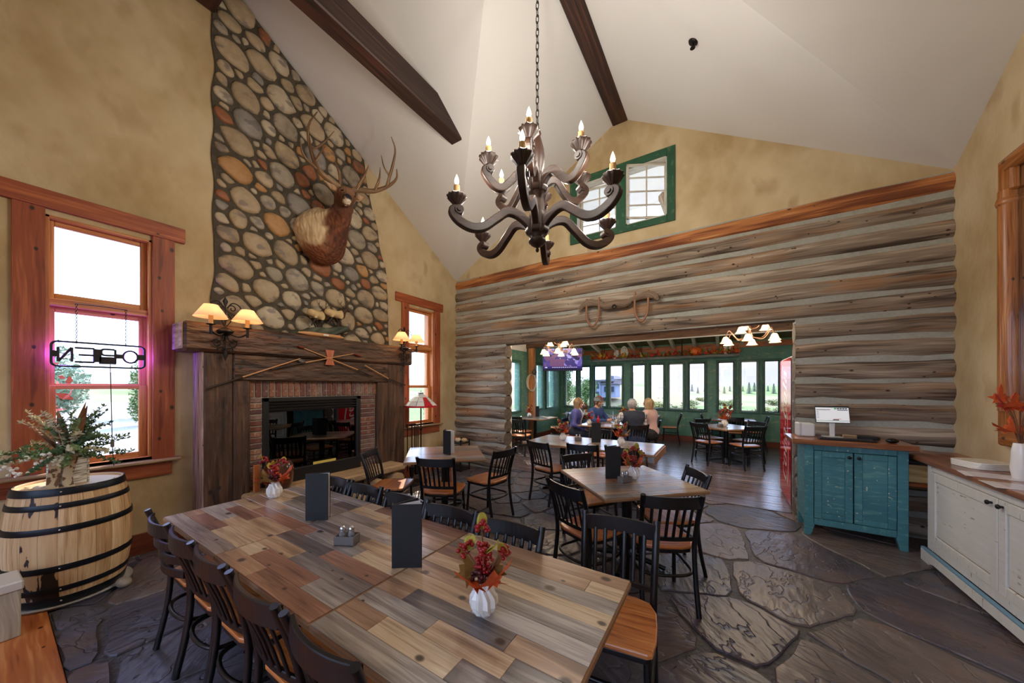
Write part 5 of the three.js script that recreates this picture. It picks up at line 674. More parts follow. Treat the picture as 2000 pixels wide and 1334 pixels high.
const ovalGeo = (() => { const pts = []; for (let i = 0; i < 14; i++) { const a = i / 14 * 2 * PI; pts.push(new THREE.Vector2(Math.sin(a) * 0.015, 0.024 - Math.cos(a) * 0.024)); } const g = prep(new THREE.ShapeGeometry(new THREE.Shape(pts))); const q = g.attributes.position; for (let i = 0; i < q.count; i++) q.setZ(i, Math.abs(q.getX(i)) * 0.5); g.computeVertexNormals(); return g; })();
function bouquet(label, p, ry, seed, heads = 1) {
  const t = thing('flower_vase', label, 'vase', p, ry, 'faceted vases with autumn sprigs'), R = rng(seed);
  part(t, 'vase', vaseGeo, mCer);
  const put = (g, m, n, pos, tilt, az, s, roll = 0) => { const o = part(t, n, g, m); o.position.set(...pos); o.rotation.set(tilt, az, roll, 'YXZ'); o.scale.setScalar(s); return o; };
  const bs = [], bd = [], st = [];
  for (const [a, h, l] of [[0.6, 0.27, 0.05], [2.4, 0.24, 0.07], [3.6, 0.3, 0.06], [5.2, 0.23, 0.08]]) { const e = V(Math.cos(a) * l, h, Math.sin(a) * l); st.push(tube(spline([[0, 0.1, 0], [e.x * 0.4, 0.17, e.z * 0.4], [e.x, e.y, e.z]], 6), 0.0028, 5)); for (let i = 0; i < 16; i++) { const q = V(R() - 0.5, R() - 0.5, R() - 0.5).multiplyScalar(0.046).add(e); bs.push(at(ico(0.007 + R() * 0.004, 1), q.x, q.y, q.z)); } for (let i = 0; i < 2; i++) put(ovalGeo, mLeaf.y, 'leaf', [e.x, e.y - 0.01, e.z], 1.0 - R() * 0.8, a + R() * 3, 1 + R() * 0.5); }
  for (let i = 0; i < 60; i++) { const a = R() * 6.28, r = R() * 0.034; bs.push(at(ico(0.0065, 1), Math.cos(a) * r, 0.16 + R() * 0.06, Math.sin(a) * r)); } for (let i = 0; i < 40; i++) { const a = R() * 6.28, r = 0.01 + R() * 0.036; bd.push(at(ico(0.009, 1), Math.cos(a) * r, 0.13 + R() * 0.04, Math.sin(a) * r)); }
  part(t, 'berries', J(bs), mBerry); part(t, 'berries', J(bd), mBerryD); part(t, 'stems', J(st), mStem);
  [[0.3, 'o', 1.0], [1.5, 'o', 0.9], [2.9, 'd', 1.05], [3.7, 'r', 0.8], [4.6, 'd', 0.8], [5.6, 'o', 0.85]].forEach(([a, k, s]) => put(mapleGeo, mLeaf[k], 'maple_leaf', [Math.cos(a) * 0.02, 0.13, Math.sin(a) * 0.02], 1.0 + R() * 0.5, PI / 2 - a, s * 1.18));
  return t;
}
const vA = bouquet('white faceted vase with red berries on the near end of the long table', [-0.768, T, -1.012], -0.35, 3);
const vc = (p, ry, s, l) => { const c = copy(vA, p, ry, l); c.scale.setScalar(s); return c; };
vc([-2.94, T, -1.2], 1.9, 1.0, 'white faceted vase with autumn sprigs on the hearth end of the long table'); vc([-0.705, T, -3.22], 2.6, 1.0, 'white faceted vase with autumn sprigs beside the menu on the cornerwise middle table'); vc([-2.17, T, -4.95], 0.7, 1, 'white faceted vase with autumn sprigs at the left on the tables in the opening'); vc([-1.275, T, -5.02], 3.6, 1, 'white faceted vase with autumn sprigs at the right on the tables in the opening');
vc([-2.58, T, -7.35], 1, 1, 'white faceted vase with autumn sprigs on the party table'); vc([-2.02, T, -8.25], 2, 1.1, 'vase with orange flowers among the bottles on the party table'); vc([-4.62, T, -8.2], 4, 1.05, 'sunlit vase with pale orange flowers by the left dining window'); vc([-3.78, T, -10.4], 2, 1, 'vase with orange flowers on the small far left corner table'); vc([0.02, T, -8.55], 5, 1.25, 'vase with orange flowers on the four chair table by the cooler'); vc([0.1, T, -10.6], 0, 1.2, 'vase with orange flowers on the small table under the far right windows');
// shaker caddies
const mGal = mat({ color: rgb(112, 106, 102), roughness: 0.7, bumpMap: bumpTex(891, 20, 20, 0.1, 0.1), bumpScale: 0.002 }), mChrome = mat({ color: rgb(190, 190, 192), roughness: 0.2, metalness: 1 }), mShk = phys({ color: rgb(236, 236, 236), roughness: 0.05, transmission: 0.8, thickness: 0.01 });
const cad0 = (() => { const c = thing('shaker_caddy', 'small grey caddy with salt and pepper shakers on the middle of the long table', 'caddy', [-1.74, T, -1.06], 0.5, 'shaker caddies'); part(c, 'box', J([B(-0.055, 0.055, 0, 0.008, -0.035, 0.035, 0.002), B(-0.055, 0.055, 0, 0.05, -0.035, -0.029, 0.002), B(-0.055, 0.055, 0, 0.05, 0.029, 0.035, 0.002), B(-0.055, -0.049, 0, 0.05, -0.03, 0.03, 0.002), B(0.049, 0.055, 0, 0.05, -0.03, 0.03, 0.002)]), mGal); for (const x of [-0.025, 0.025]) { const s = part(c, 'shaker', at(lathe([[0, 0.009], [0.017, 0.01], [0.018, 0.05], [0.013, 0.075]], 12), x, 0, 0), mShk); part(s, 'cap', at(lathe([[0.0145, 0.072], [0.0145, 0.088], [0.006, 0.098], [0.0005, 0.099]], 12), x, 0, 0), mChrome); } return c; })();
copy(cad0, [-1.953, T, -5.05], 0.4, 'small grey caddy with shakers on the tables in the opening'); copy(cad0, [-0.75, T, -3.08], 1.0, 'small caddy with glass shakers beside the menu on the cornerwise middle table'); copy(cad0, [-0.06, T, -8.45], 1, 'shaker caddy on the four chair table by the cooler'); copy(cad0, [-4.5, T, -8.05], 1, 'shaker caddy on the table by the left dining window');
// sauces, bottles and a plate on the party table
const mRedB = phys({ color: rgb(176, 24, 28), roughness: 0.3 }), mBottle = phys({ color: rgb(200, 214, 220), roughness: 0.05, transmission: 0.9, thickness: 0.01 });
const sauce = (p, l) => { const s = thing('sauce_bottle', l, 'bottle', p, 0, 'red sauce bottles on the party table'); part(s, 'bottle', lathe([[0, 0], [0.034, 0], [0.036, 0.1], [0.03, 0.13], [0.013, 0.15]], 14), mRedB); part(s, 'cap', at(lathe([[0.016, 0], [0.016, 0.02], [0.005, 0.05], [0.0005, 0.052]], 12), 0, 0.148, 0), mRedB); };
sauce([-2.42, T, -7.5], 'red sauce bottle near the woman in the purple cardigan'); sauce([-2.15, T, -8.2], 'red sauce bottle beside the orange flowers on the party table');
const glass = (p, l, h) => { const s = thing('drinking_glass', l, 'glass', p, 0, 'drinks on the party table'); part(s, 'glass', lathe([[0, 0.004], [0.03, 0.004], [0.036, h], [0.034, h], [0.028, 0.012], [0, 0.012]], 16), mBottle); };
glass([-2.1, T, -7.75], 'tall clear drinking glass in front of the sauce bottles', 0.16); glass([-2.0, T, -8.0], 'clear drinking glass beside the red sauce bottle', 0.12); glass([-1.95, T, -7.85], 'short clear glass near the plate of food', 0.1);
{ const b = thing('water_bottle', 'tall clear glass bottle on the party table', 'bottle', [-2.2, T, -7.95]); part(b, 'bottle', lathe([[0, 0], [0.036, 0], [0.036, 0.14], [0.014, 0.2], [0.014, 0.27], [0.0005, 0.272]], 14), mBottle); }
{ const b = thing('food_plate', 'plate of tan food on the party table by the plaid sleeve', 'plate', [-1.98, T, -7.5]); part(b, 'plate', lathe([[0, 0.002], [0.08, 0.004], [0.12, 0.018], [0.118, 0.022], [0.07, 0.01], [0, 0.01]], 24), mCer); part(b, 'food', at(ico(0.075, 2).scale(1, 0.22, 1), 0, 0.014, 0), mat({ color: rgb(206, 152, 84), roughness: 0.8 })); }
// ---------- cabinets on the right ----------
const tealTex = dataTex(512, 512, (u, v) => { const p = fbm(u, v, 4, 4, 901, 4), g = fbm(u, v, 60, 5, 903, 3), w = fbm(u, v, 44, 36, 905, 3), e = fbm(u, v, 40, 9, 907, 3); let c = mixc([38, 92, 104], [84, 142, 146], clamp(p * 0.7 + g * 0.35)); c = mixc(c, [120, 164, 150], smooth(0.6, 0.8, e) * 0.5); return mixc(c, [206, 196, 170], smooth(0.8, 0.85, w)); }, true, 0.9, 0.9);
const mTeal = mat({ map: tealTex, roughness: 0.5 });
const creamTex = dataTex(512, 512, (u, v) => { const p = fbm(u, v, 4, 4, 911, 4), g = fbm(u, v, 60, 5, 913, 3), w = fbm(u, v, 70, 10, 915, 3); let c = mixc([204, 200, 190], [228, 226, 220], clamp(p * 0.6 + g * 0.45)); return mixc(c, [128, 104, 76], smooth(0.78, 0.86, w) * 0.7); }, true, 1.0, 1.0);
const mCream = mat({ map: creamTex, roughness: 0.55 }), mWear = mat({ color: rgb(112, 84, 58), roughness: 0.8 });
const mTop = phys({ map: woodTex(921, [92, 48, 24], [140, 82, 44], [172, 112, 66], { mx: 1.3, my: 0.4, knots: 2 }), roughness: 0.3, clearcoat: 0.4 });
const mKnob = mat({ color: rgb(30, 28, 28), roughness: 0.45, metalness: 0.4 });
const knob = (axis) => { const g = lathe([[0.0005, 0.034], [0.014, 0.03], [0.017, 0.022], [0.009, 0.012], [0.008, 0]], 14); return axis === 'z' ? g.rotateX(PI / 2) : g.rotateZ(PI / 2); };
{
  const c = thing('blue_cabinet', 'distressed teal blue two door cabinet against the log wall', 'cabinet', [0, 0, 0]), x0 = 0.755, x1 = 1.53, zf = -4.83, zb = -5.26;
  part(c, 'body', J([B(x0, x0 + 0.03, 0.14, 0.99, zb, zf - 0.021, 0.003, 'y'), B(x1 - 0.03, x1, 0.14, 0.99, zb, zf - 0.021, 0.003, 'y'), B(x0 + 0.031, x1 - 0.031, 0.14, 0.17, zb + 0.02, zf - 0.022, 0.003), B(x0, x1, 0.14, 0.99, zb, zb + 0.01, 0), B(x0, x0 + 0.075, 0.1, 0.99, zf - 0.02, zf + 0.002, 0.003, 'y'), B(x1 - 0.075, x1, 0.1, 0.99, zf - 0.02, zf + 0.002, 0.003, 'y'), B(x0 + 0.076, x1 - 0.076, 0.93, 0.988, zf - 0.019, zf, 0.003), B(x0 + 0.076, x1 - 0.076, 0.12, 0.19, zf - 0.019, zf, 0.003)]), mTeal);
  for (const [a, s] of [[x0, 1], [x1, -1]]) for (const z of [zf, zb + 0.06]) part(c, 'foot', boxUV(prep(extrude([[a, 0.14], [a + s * 0.09, 0.14], [a + s * 0.055, 0], [a, 0]], 0.05, 0.002).translate(0, 0, z - 0.05)), 'y'), mTeal);
  for (const [a, b] of [[x0 + 0.08, 1.138], [1.148, x1 - 0.08]]) { const d = part(c, 'door', J([B(a, a + 0.06, 0.195, 0.925, zf - 0.018, zf + 0.004, 0.003, 'y'), B(b - 0.06, b, 0.195, 0.925, zf - 0.018, zf + 0.004, 0.003, 'y'), B(a + 0.0602, b - 0.0602, 0.195, 0.255, zf - 0.018, zf + 0.004, 0.003), B(a + 0.0602, b - 0.0602, 0.865, 0.925, zf - 0.018, zf + 0.004, 0.003), B(a + 0.0604, b - 0.0604, 0.2554, 0.8646, zf - 0.016, zf - 0.006, 0.002, 'y')]), mTeal); const k = part(d, 'knob', knob('z'), mKnob); k.position.set(a < 1 ? b - 0.03 : a + 0.03, 0.88, zf + 0.004); }
  part(c, 'counter_top', B(0.64, 1.585, 0.992, 1.047, -5.27, -4.77, 0.006, 'x'), mTop);
}
{
  const c = thing('white_cabinet', 'long distressed cream cabinet with dark knobs along the right wall', 'cabinet', [0, 0, 0]), xf = 1.6;
  part(c, 'body', J([B(xf + 0.023, XR - 0.006, 0.1, 0.905, -4.68, -4.65, 0.003, 'y'), B(xf + 0.023, XR - 0.006, 0.1, 0.905, -2.6, -2.57, 0.003, 'y'), B(xf, xf + 0.022, 0.127, 0.905, -4.68, -4.615, 0.003, 'y'), B(xf, xf + 0.022, 0.85, 0.905, -4.614, -2.57, 0.003), B(xf, xf + 0.022, 0.127, 0.2, -4.614, -2.57, 0.003), B(xf + 0.0235, xf + 0.03, 0.12, 0.9, -4.645, -2.605, 0)]), mCream);
  for (const [a, b] of [[-4.61, -3.735], [-3.725, -2.85]]) { const d = part(c, 'door', J([B(xf - 0.006, xf + 0.018, 0.205, 0.845, a, a + 0.075, 0.004, 'y'), B(xf - 0.006, xf + 0.018, 0.205, 0.845, b - 0.075, b, 0.004, 'y'), B(xf - 0.006, xf + 0.018, 0.205, 0.28, a + 0.0752, b - 0.0752, 0.004), B(xf - 0.006, xf + 0.018, 0.77, 0.845, a + 0.0752, b - 0.0752, 0.004), B(xf + 0.004, xf + 0.018, 0.285, 0.765, a + 0.08, b - 0.08, 0.003, 'y')]), mCream); part(d, 'worn_groove', J([B(xf + 0.008, xf + 0.02, 0.278, 0.772, a + 0.07, a + 0.086, 0), B(xf + 0.008, xf + 0.02, 0.278, 0.772, b - 0.086, b - 0.07, 0), B(xf + 0.008, xf + 0.02, 0.278, 0.29, a + 0.07, b - 0.07, 0), B(xf + 0.008, xf + 0.02, 0.762, 0.772, a + 0.07, b - 0.07, 0)]), mWear); const k = part(d, 'knob', knob('x'), mKnob); k.position.set(xf - 0.006, 0.805, a < -4 ? b - 0.05 : a + 0.05); }
  const pl = part(c, 'plinth', boxUV(prep(extrude([[4.72, 0], [4.72, 0.105], [2.56, 0.105], [2.56, 0], [2.7, 0], [2.72, 0.03], [4.5, 0.03], [4.55, 0.02], [4.57, 0]], 0.022, 0.002).rotateY(PI / 2).translate(xf - 0.03, 0, 0)), 'z'), mCream); part(pl, 'blue_edge', B(xf - 0.03, xf, 0.105, 0.125, -4.72, -2.56, 0.006, 'z'), mat({ color: rgb(112, 150, 172), roughness: 0.6 }));
  part(c, 'counter_top', B(1.565, XR - 0.006, 0.907, 0.95, -5.26, -2.55, 0.006, 'z'), mTop);
}
{ const s = thing('wall_crate', 'pale raw wood crate filling the gap between the two cabinets', 'crate'); part(s, 'front_board', B(1.545, 1.985, 0.665, 0.84, -4.97, -4.95, 0.004, 'x'), mat({ map: woodTex(931, [176, 132, 78], [214, 172, 112], [230, 198, 146], { knots: 2 }), roughness: 0.6 })); part(s, 'bottom_board', B(1.545, 1.985, 0.62, 0.66, -5.24, -4.95, 0.004, 'x'), mPine); }
{ const w = thing('cable_bundle', 'bundle of black cables tucked above the crate in the gap', 'cables', [1.62, 0.84, -5.08]), L = []; const R = rng(9); for (let i = 0; i < 7; i++) L.push(tube(spline([[-0.06 + R() * 0.03, 0.005, R() * 0.1 - 0.05], [-0.03 + R() * 0.05, 0.05 + R() * 0.03, R() * 0.1 - 0.05], [0.05 + R() * 0.03, 0.04, R() * 0.1 - 0.05], [0.08, 0.006, R() * 0.08 - 0.04]], 10), 0.006, 5)); part(w, 'cables', J(L), mBlack); }
{ // point of sale things
  const y = 1.048, m = thing('pos_monitor', 'white point of sale screen on the teal cabinet', 'monitor', [1.04, y, -5.06], 0.12), cv = document.createElement('canvas'); cv.width = 512; cv.height = 340; const x = cv.getContext('2d'); x.fillStyle = '#eef1f3'; x.fillRect(0, 0, 512, 340); x.fillStyle = '#24282c'; x.fillRect(0, 0, 512, 26); x.fillStyle = '#c8d0d8'; x.fillRect(248, 60, 3, 240); x.fillStyle = '#2d7d3a'; x.fillRect(0, 300, 512, 8); x.fillStyle = '#1d9a4a'; x.fillRect(290, 34, 40, 26); x.fillStyle = '#39404a'; for (let i = 0; i < 4; i++) x.fillRect(336 + i * 40, 34, 34, 26); x.fillRect(340, 72, 160, 14); x.fillRect(10, 70, 224, 12); x.fillStyle = '#3a3f8c'; for (let i = 0; i < 5; i++) x.fillRect(10, 110 + i * 34, 40, 8); x.fillStyle = '#c03a2a'; x.fillRect(270, 262, 120, 8); x.fillStyle = '#39404a'; x.fillRect(262, 274, 90, 20);
  const tx = new THREE.CanvasTexture(cv); tx.colorSpace = THREE.SRGBColorSpace; const cs = part(m, 'casing', B(-0.15, 0.15, 0.165, 0.36, -0.012, 0.012, 0.006).rotateX(-0.22), mat({ color: rgb(70, 72, 76), roughness: 0.4 })); const sg = new THREE.PlaneGeometry(0.285, 0.182).translate(0, 0.2625, 0.0125).rotateX(-0.22); part(cs, 'screen', sg, mat({ map: tx, roughness: 0.3, emissive: 0xffffff, emissiveMap: tx, emissiveIntensity: 0.35 })); part(m, 'stand', J([B(-0.022, 0.022, 0.01, 0.22, -0.06, -0.035, 0.006), B(-0.08, 0.08, 0, 0.012, -0.1, 0.05, 0.004)]), mat({ color: rgb(224, 224, 222), roughness: 0.4 }));
  const l = new THREE.RectAreaLight(0xf0f4ff, 0.6, 0.28, 0.18); l.position.set(0, 0.27, -0.02); l.rotation.set(-0.22, PI, 0); l.rotation.y = PI; m.add(l);
  const p = thing('receipt_printer', 'small white receipt printer left of the screen', 'printer', [0.8, y, -5.1], 0.1); part(p, 'body', B(-0.075, 0.075, 0, 0.15, -0.07, 0.07, 0.012), mat({ color: rgb(226, 226, 224), roughness: 0.45 })); part(p, 'side_panel', B(-0.077, -0.04, 0.005, 0.155, -0.072, 0.072, 0.01), mat({ color: rgb(206, 206, 206), roughness: 0.45 }));
  const k = thing('keyboard', 'black keyboard lying in front of the screen', 'keyboard', [1.1, y, -4.9], 0.03); part(k, 'base', B(-0.22, 0.22, 0, 0.014, -0.055, 0.055, 0.004), mBlack); const ks = []; for (let r = 0; r < 4; r++) for (let i = 0; i < 15; i++) ks.push(B(-0.21 + i * 0.028, -0.186 + i * 0.028, 0.014, 0.019, -0.048 + r * 0.024, -0.028 + r * 0.024, 0.001)); part(k, 'keys', J(ks), mat({ color: rgb(40, 40, 43), roughness: 0.5 }));
  solo('cash_tray', B(1.14, 1.4, y, y + 0.035, -5.2, -5.05, 0.008), mBlack, 'low black tray behind the keyboard', 'tray'); solo('note_holder', B(1.1, 1.21, y + 0.001, y + 0.05, -5.03, -5.0, 0.004), mRustic, 'small pale wooden card holder beside the screen stand', 'card holder');
  const ms = solo('computer_mouse', ico(0.03, 3).scale(1.7, 0.85, 1).translate(0, 0.024, 0), phys({ color: rgb(18, 18, 20), roughness: 0.2 }), 'black computer mouse at the right of the teal cabinet top', 'mouse', null, [1.44, y, -4.9], 0.2);
}
{ // plates, papers and sprigs on the cream cabinet
  const py = 0.951; for (let i = 0; i < 5; i++) { const o = solo('white_plate', boxUV(prep(extrude((() => { const q = []; for (let k = 0; k < 32; k++) { const a = k / 32 * 2 * PI, c = Math.cos(a), s = Math.sin(a), r = 0.135 / Math.pow(Math.pow(Math.abs(c), 4) + Math.pow(Math.abs(s), 4), 0.25); q.push([c * r, s * r]); } return q; })(), 0.01, 0.004, [], 2).rotateX(-PI / 2))), mCer, ['square white plate at the bottom of the stack on the cream cabinet', 'square white plate second from the bottom of the stack', 'square white plate in the middle of the stack', 'square white plate second from the top of the stack', 'topmost square white plate of the stack on the cream cabinet'][i], 'plate', 'stack of white plates', [1.81, py + i * 0.0105, -4.42], 0.25 + i * 0.03); }
  const sheet = (x, z, ry, l, k) => { const cv = document.createElement('canvas'); cv.width = 128; cv.height = 192; const q = cv.getContext('2d'); q.fillStyle = '#e6e0e6'; q.fillRect(0, 0, 128, 192); q.fillStyle = '#8a8090'; const R = rng(k); for (let i = 0; i < 22; i++) q.fillRect(12, 14 + i * 8, 40 + R() * 60, 2); const tx = new THREE.CanvasTexture(cv); tx.colorSpace = THREE.SRGBColorSpace; const o = solo('menu_sheet', B(-0.11, 0.11, 0, 0.002, -0.17, 0.17, 0), mat({ map: tx, roughness: 0.25 }), l, 'menu sheet', 'laminated sheets on the cream cabinet', [x, py, z], ry); o.material.map.repeat.set(1 / 0.22, 1 / 0.34); o.material.map.wrapS = o.material.map.wrapT = THREE.RepeatWrapping; };
  sheet(1.72, -4.02, 1.4, 'laminated menu sheet just beside the plate stack', 4); sheet(1.7, -3.68, 1.5, 'laminated menu sheet cut by the right picture edge', 5);
  const v = thing('sprig_vase', 'slim white vase of red and orange autumn leaves at the right picture edge', 'vase', [1.81, py, -4.0]); part(v, 'vase', lathe([[0, 0], [0.035, 0], [0.045, 0.08], [0.04, 0.2], [0.03, 0.26], [0.026, 0.26], [0.03, 0.2], [0, 0.02]], 18), mCer); const R = rng(23); const st = []; for (let i = 0; i < 14; i++) { const a = R() * 6.28, h = 0.28 + R() * 0.3, r = 0.03 + R() * 0.07; st.push(tube(spline([[0, 0.22, 0], [Math.cos(a) * r * 0.4, h * 0.8, Math.sin(a) * r * 0.4], [Math.cos(a) * r, h, Math.sin(a) * r]], 5), 0.003, 5)); const o = part(v, 'leaf', mapleGeo, i % 3 ? mLeaf.o : mLeaf.r); o.position.set(Math.cos(a) * r, h, Math.sin(a) * r); o.rotation.set(0.4 + R(), R() * 6, 0, 'YXZ'); o.scale.setScalar(1.1); } part(v, 'stems', J(st), mStem);
}
{ // carved frame on the right wall
  const f = thing('framed_mirror', 'mirror in a carved honey brown log frame on the right wall', 'mirror'), X = XR, z0 = -4.55, z1 = -3.2, m = phys({ map: woodTex(941, [104, 54, 20], [164, 98, 44], [200, 138, 72], { mx: 1.2, my: 0.3, knots: 3 }), roughness: 0.35, clearcoat: 0.4 });
  const corner = (y0, y1, s) => { for (const [za, zb] of [[z0, z0 + 0.16], [z1 - 0.16, z1]]) part(f, 'corner_block', B(X - 0.06, X, y0, y1, za, zb, 0.018, 'y'), m); };
  corner(3.2, 3.5); corner(1.13, 1.44); for (const z of [z0 + 0.02, z1 - 0.15]) { part(f, 'stile', tube([[X - 0.035, 1.42, z + 0.065], [X - 0.035, 3.22, z + 0.065]], 0.062, 12, { sx: 0.9, sy: 0.9 }), m); part(f, 'neck', J([at(ball(0.066, 12, 8), X - 0.035, 1.5, z + 0.06), at(ball(0.066, 12, 8), X - 0.035, 3.13, z + 0.06)]), m); }
  for (const y of [1.2, 3.43]) part(f, 'rail', tube([[X - 0.035, y, z0 + 0.1], [X - 0.035, y, z1 - 0.1]], 0.06, 12), m);
  part(f, 'mirror_glass', B(X - 0.012, X - 0.008, 1.22, 3.4, z0 + 0.1, z1 - 0.1, 0), mat({ color: rgb(200, 204, 206), roughness: 0.03, metalness: 1 }));
}
// ---------- barrel corner ----------
{
  const bx = -4.39, bz = -0.37, H = 0.85, prof = (t) => 0.272 + 0.05 * (1 - Math.pow(2 * t - 1, 2));
  const b = thing('whiskey_barrel', 'oak barrel with black hoops under the big left window', 'barrel', [bx, 0.02, bz]);
  const mats = [[[164, 124, 80], [206, 168, 120], [226, 196, 152]], [[142, 104, 66], [186, 146, 100], [212, 178, 132]], [[178, 142, 96], [214, 180, 134], [232, 206, 166]]].map(([a, m, c], k) => mat({ map: woodTex(951 + k * 3, a, m, c, { mx: 0.9, my: 0.3, knots: 1 }), roughness: 0.6 }));
  const mStain = mat({ map: dataTex(256, 256, (u, v) => { const s = fbm(u, v, 5, 5, 961, 4) * 0.6 + fbm(u, v, 16, 16, 963, 3) * 0.4, lowEnd = smooth(0.42, 0.1, u) * 0.26; return mixc(mixc([190, 148, 100], [214, 180, 132], fbm(u, v, 3, 24, 965, 4)), [34, 20, 14], smooth(0.5, 0.56, s + lowEnd - 0.1)); }, true, 0.9, 0.3), roughness: 0.6 });
  const n = 22; for (let i = 0; i < n; i++) { const a0 = i / n * 2 * PI, a1 = (i + 0.985) / n * 2 * PI, pos = [], uv = [], idx = [], K = 10; for (let k = 0; k <= K; k++) for (let j = 0; j <= 3; j++) { const t = k / K, a = lerp(a0, a1, j / 3), r = prof(t) - (j === 0 || j === 3 ? 0.0025 : 0); pos.push(Math.cos(a) * r, t * H, Math.sin(a) * r); uv.push(t * H, i * 0.37 + j / 3 * 0.085); } for (let k = 0; k < K; k++) for (let j = 0; j < 3; j++) { const a = k * 4 + j, c = a + 4; idx.push(a, c, a + 1, c, c + 1, a + 1); } const g = new THREE.BufferGeometry(); g.setAttribute('position', new THREE.BufferAttribute(new Float32Array(pos), 3)); g.setAttribute('uv', new THREE.BufferAttribute(new Float32Array(uv), 2)); g.setIndex(idx); g.computeVertexNormals(); part(b, 'stave', g, (i === 1 || i === 2) ? mStain : mats[(i * 5) % 3]); }
  const mHoop = mat({ color: rgb(30, 34, 40), roughness: 0.38, metalness: 0.6 });
  for (const [t0, t1] of [[0.0, 0.065], [0.115, 0.16], [0.3, 0.35], [0.63, 0.68], [0.83, 0.875], [0.94, 1.0]]) { const h = part(b, 'hoop', lathe([[prof(t0) - 0.004, t0 * H], [prof(t0) + 0.005, t0 * H], [prof(t1) + 0.005, t1 * H], [prof(t1) - 0.004, t1 * H]], 44), mHoop); for (const a of [0.25, 2.4]) part(h, 'rivet', at(ball(0.007, 8, 6), Math.cos(a) * (prof((t0 + t1) / 2) + 0.005), (t0 + t1) / 2 * H, Math.sin(a) * (prof((t0 + t1) / 2) + 0.005)), mChrome); }
  part(b, 'head', J([at(cyl(0.262, 0.262, 0.012, 40), 0, H - 0.03, 0), lathe([[0.272, H], [0.262, H], [0.258, H - 0.02]], 40)]), mats[2]);
  solo('round_placemat', at(cyl(0.2, 0.2, 0.006, 40), 0, 0, 0), mat({ color: rgb(196, 176, 146), roughness: 0.6 }), 'round tan placemat on top of the barrel', 'placemat', null, [bx + 0.02, 0.8535, bz - 0.02]);
  const tr = thing('drip_tray', 'white tray under the barrel', 'tray', [bx, 0.003, bz]); part(tr, 'tray', lathe([[0, 0], [0.31, 0], [0.325, 0.018], [0.318, 0.018], [0.3, 0.006], [0, 0.006]], 40), mat({ color: rgb(196, 190, 180), roughness: 0.5 }));
  { const r = solo('pale_stone', ico(0.05, 2).scale(1.4, 0.7, 0.9), mat({ color: rgb(196, 180, 158), roughness: 0.8, bumpMap: bumpTex(971, 8, 8, 0.1, 0.1), bumpScale: 0.01 }), 'pale stone on the floor at the foot of the barrel', 'stone', null, [-4.1, 0.04, -0.6]); }
  // whitewashed vase with greenery
  const f = thing('greenery_vase', 'whitewashed square vase of greenery, feathers and white berries on the barrel', 'vase', [-4.34, 0.86, -0.35], 0.5), R = rng(55);
  const ww = mat({ map: dataTex(128, 128, (u, v) => mixc([150, 142, 128], [226, 224, 216], smooth(0.3, 0.62, fbm(u, v, 40, 4, 981, 4))), true, 0.25, 0.25), roughness: 0.75 });
  part(f, 'vase', J([B(-0.075, 0.075, 0, 0.23, -0.075, -0.06, 0.003, 'y'), B(-0.075, 0.075, 0, 0.23, 0.06, 0.075, 0.003, 'y'), B(-0.075, -0.06, 0, 0.23, -0.06, 0.06, 0.003, 'y'), B(0.06, 0.075, 0, 0.23, -0.06, 0.06, 0.003, 'y'), B(-0.07, 0.07, 0, 0.01, -0.07, 0.07, 0)]), ww);
  const burl = mat({ map: dataTex(128, 128, (u, v) => mixc([186, 160, 118], [104, 70, 40], smooth(0.52, 0.62, fbm(u, v, 5, 5, 983, 3))), true, 0.16, 0.16), roughness: 0.9, side: THREE.DoubleSide });
  const strip = (pts, w) => { const p = spline(pts, 18), L = []; for (let i = 0; i < p.length - 1; i++) { const a = p[i], c = p[i + 1], s = V(c.z - a.z, 0, a.x - c.x); const q = V(1, 0, -0.4).normalize().multiplyScalar(w); L.push([a.clone().sub(q).toArray(), a.clone().add(q).toArray(), c.clone().add(q).toArray(), c.clone().sub(q).toArray()]); } return polyGeo(L); };
  part(f, 'ribbon', J([strip([[0.02, 0.25, 0.06], [0.03, 0.24, 0.11], [0.04, 0.15, 0.1], [0.03, 0.05, 0.105], [0.05, 0.0, 0.12]], 0.035), strip([[0.07, 0.25, 0.03], [0.13, 0.22, 0.06], [0.12, 0.1, 0.08], [0.14, 0.02, 0.09], [0.2, 0.004, 0.1]], 0.03)]), burl);
  const mN = [mat({ color: rgb(66, 92, 56), roughness: 0.8, side: THREE.DoubleSide }), mat({ color: rgb(112, 134, 84), roughness: 0.8, side: THREE.DoubleSide }), mat({ color: rgb(196, 190, 156), roughness: 0.8, side: THREE.DoubleSide })];
  for (let i = 0; i < 64; i++) { const a = R() * 6.28, el = -0.12 + Math.pow(R(), 1.3) * 1.3, L = 0.22 + R() * 0.22, d = V(Math.cos(a) * Math.cos(el), Math.sin(el), Math.sin(a) * Math.cos(el)), p = spline([[0, 0.2, 0], [d.x * L * 0.5, 0.24 + d.y * L * 0.6, d.z * L * 0.5], [d.x * L, 0.24 + d.y * L - 0.03, d.z * L]], 10), g = [tube(p, 0.0022, 4)], tri = []; for (let k = 2; k < p.length; k++) for (let s = 0; s < 6; s++) { const q = V(R() - 0.5, R() - 0.3, R() - 0.5).normalize().multiplyScalar(0.026 + R() * 0.012), w = q.clone().cross(d).normalize().multiplyScalar(0.008); tri.push([p[k].toArray(), p[k].clone().add(q.clone().multiplyScalar(0.5)).add(w).toArray(), p[k].clone().add(q).toArray(), p[k].clone().add(q.clone().multiplyScalar(0.5)).sub(w).toArray()]); } g.push(polyGeo(tri)); part(f, 'sprig', J(g), mN[i % 5 === 0 ? 2 : i % 2]); }
  const mFeather = mat({ map: woodTex(987, [84, 52, 32], [142, 100, 64], [190, 158, 116], { mx: 0.3, my: 0.06, knots: 0, streak: 8 }), roughness: 0.8, side: THREE.DoubleSide });
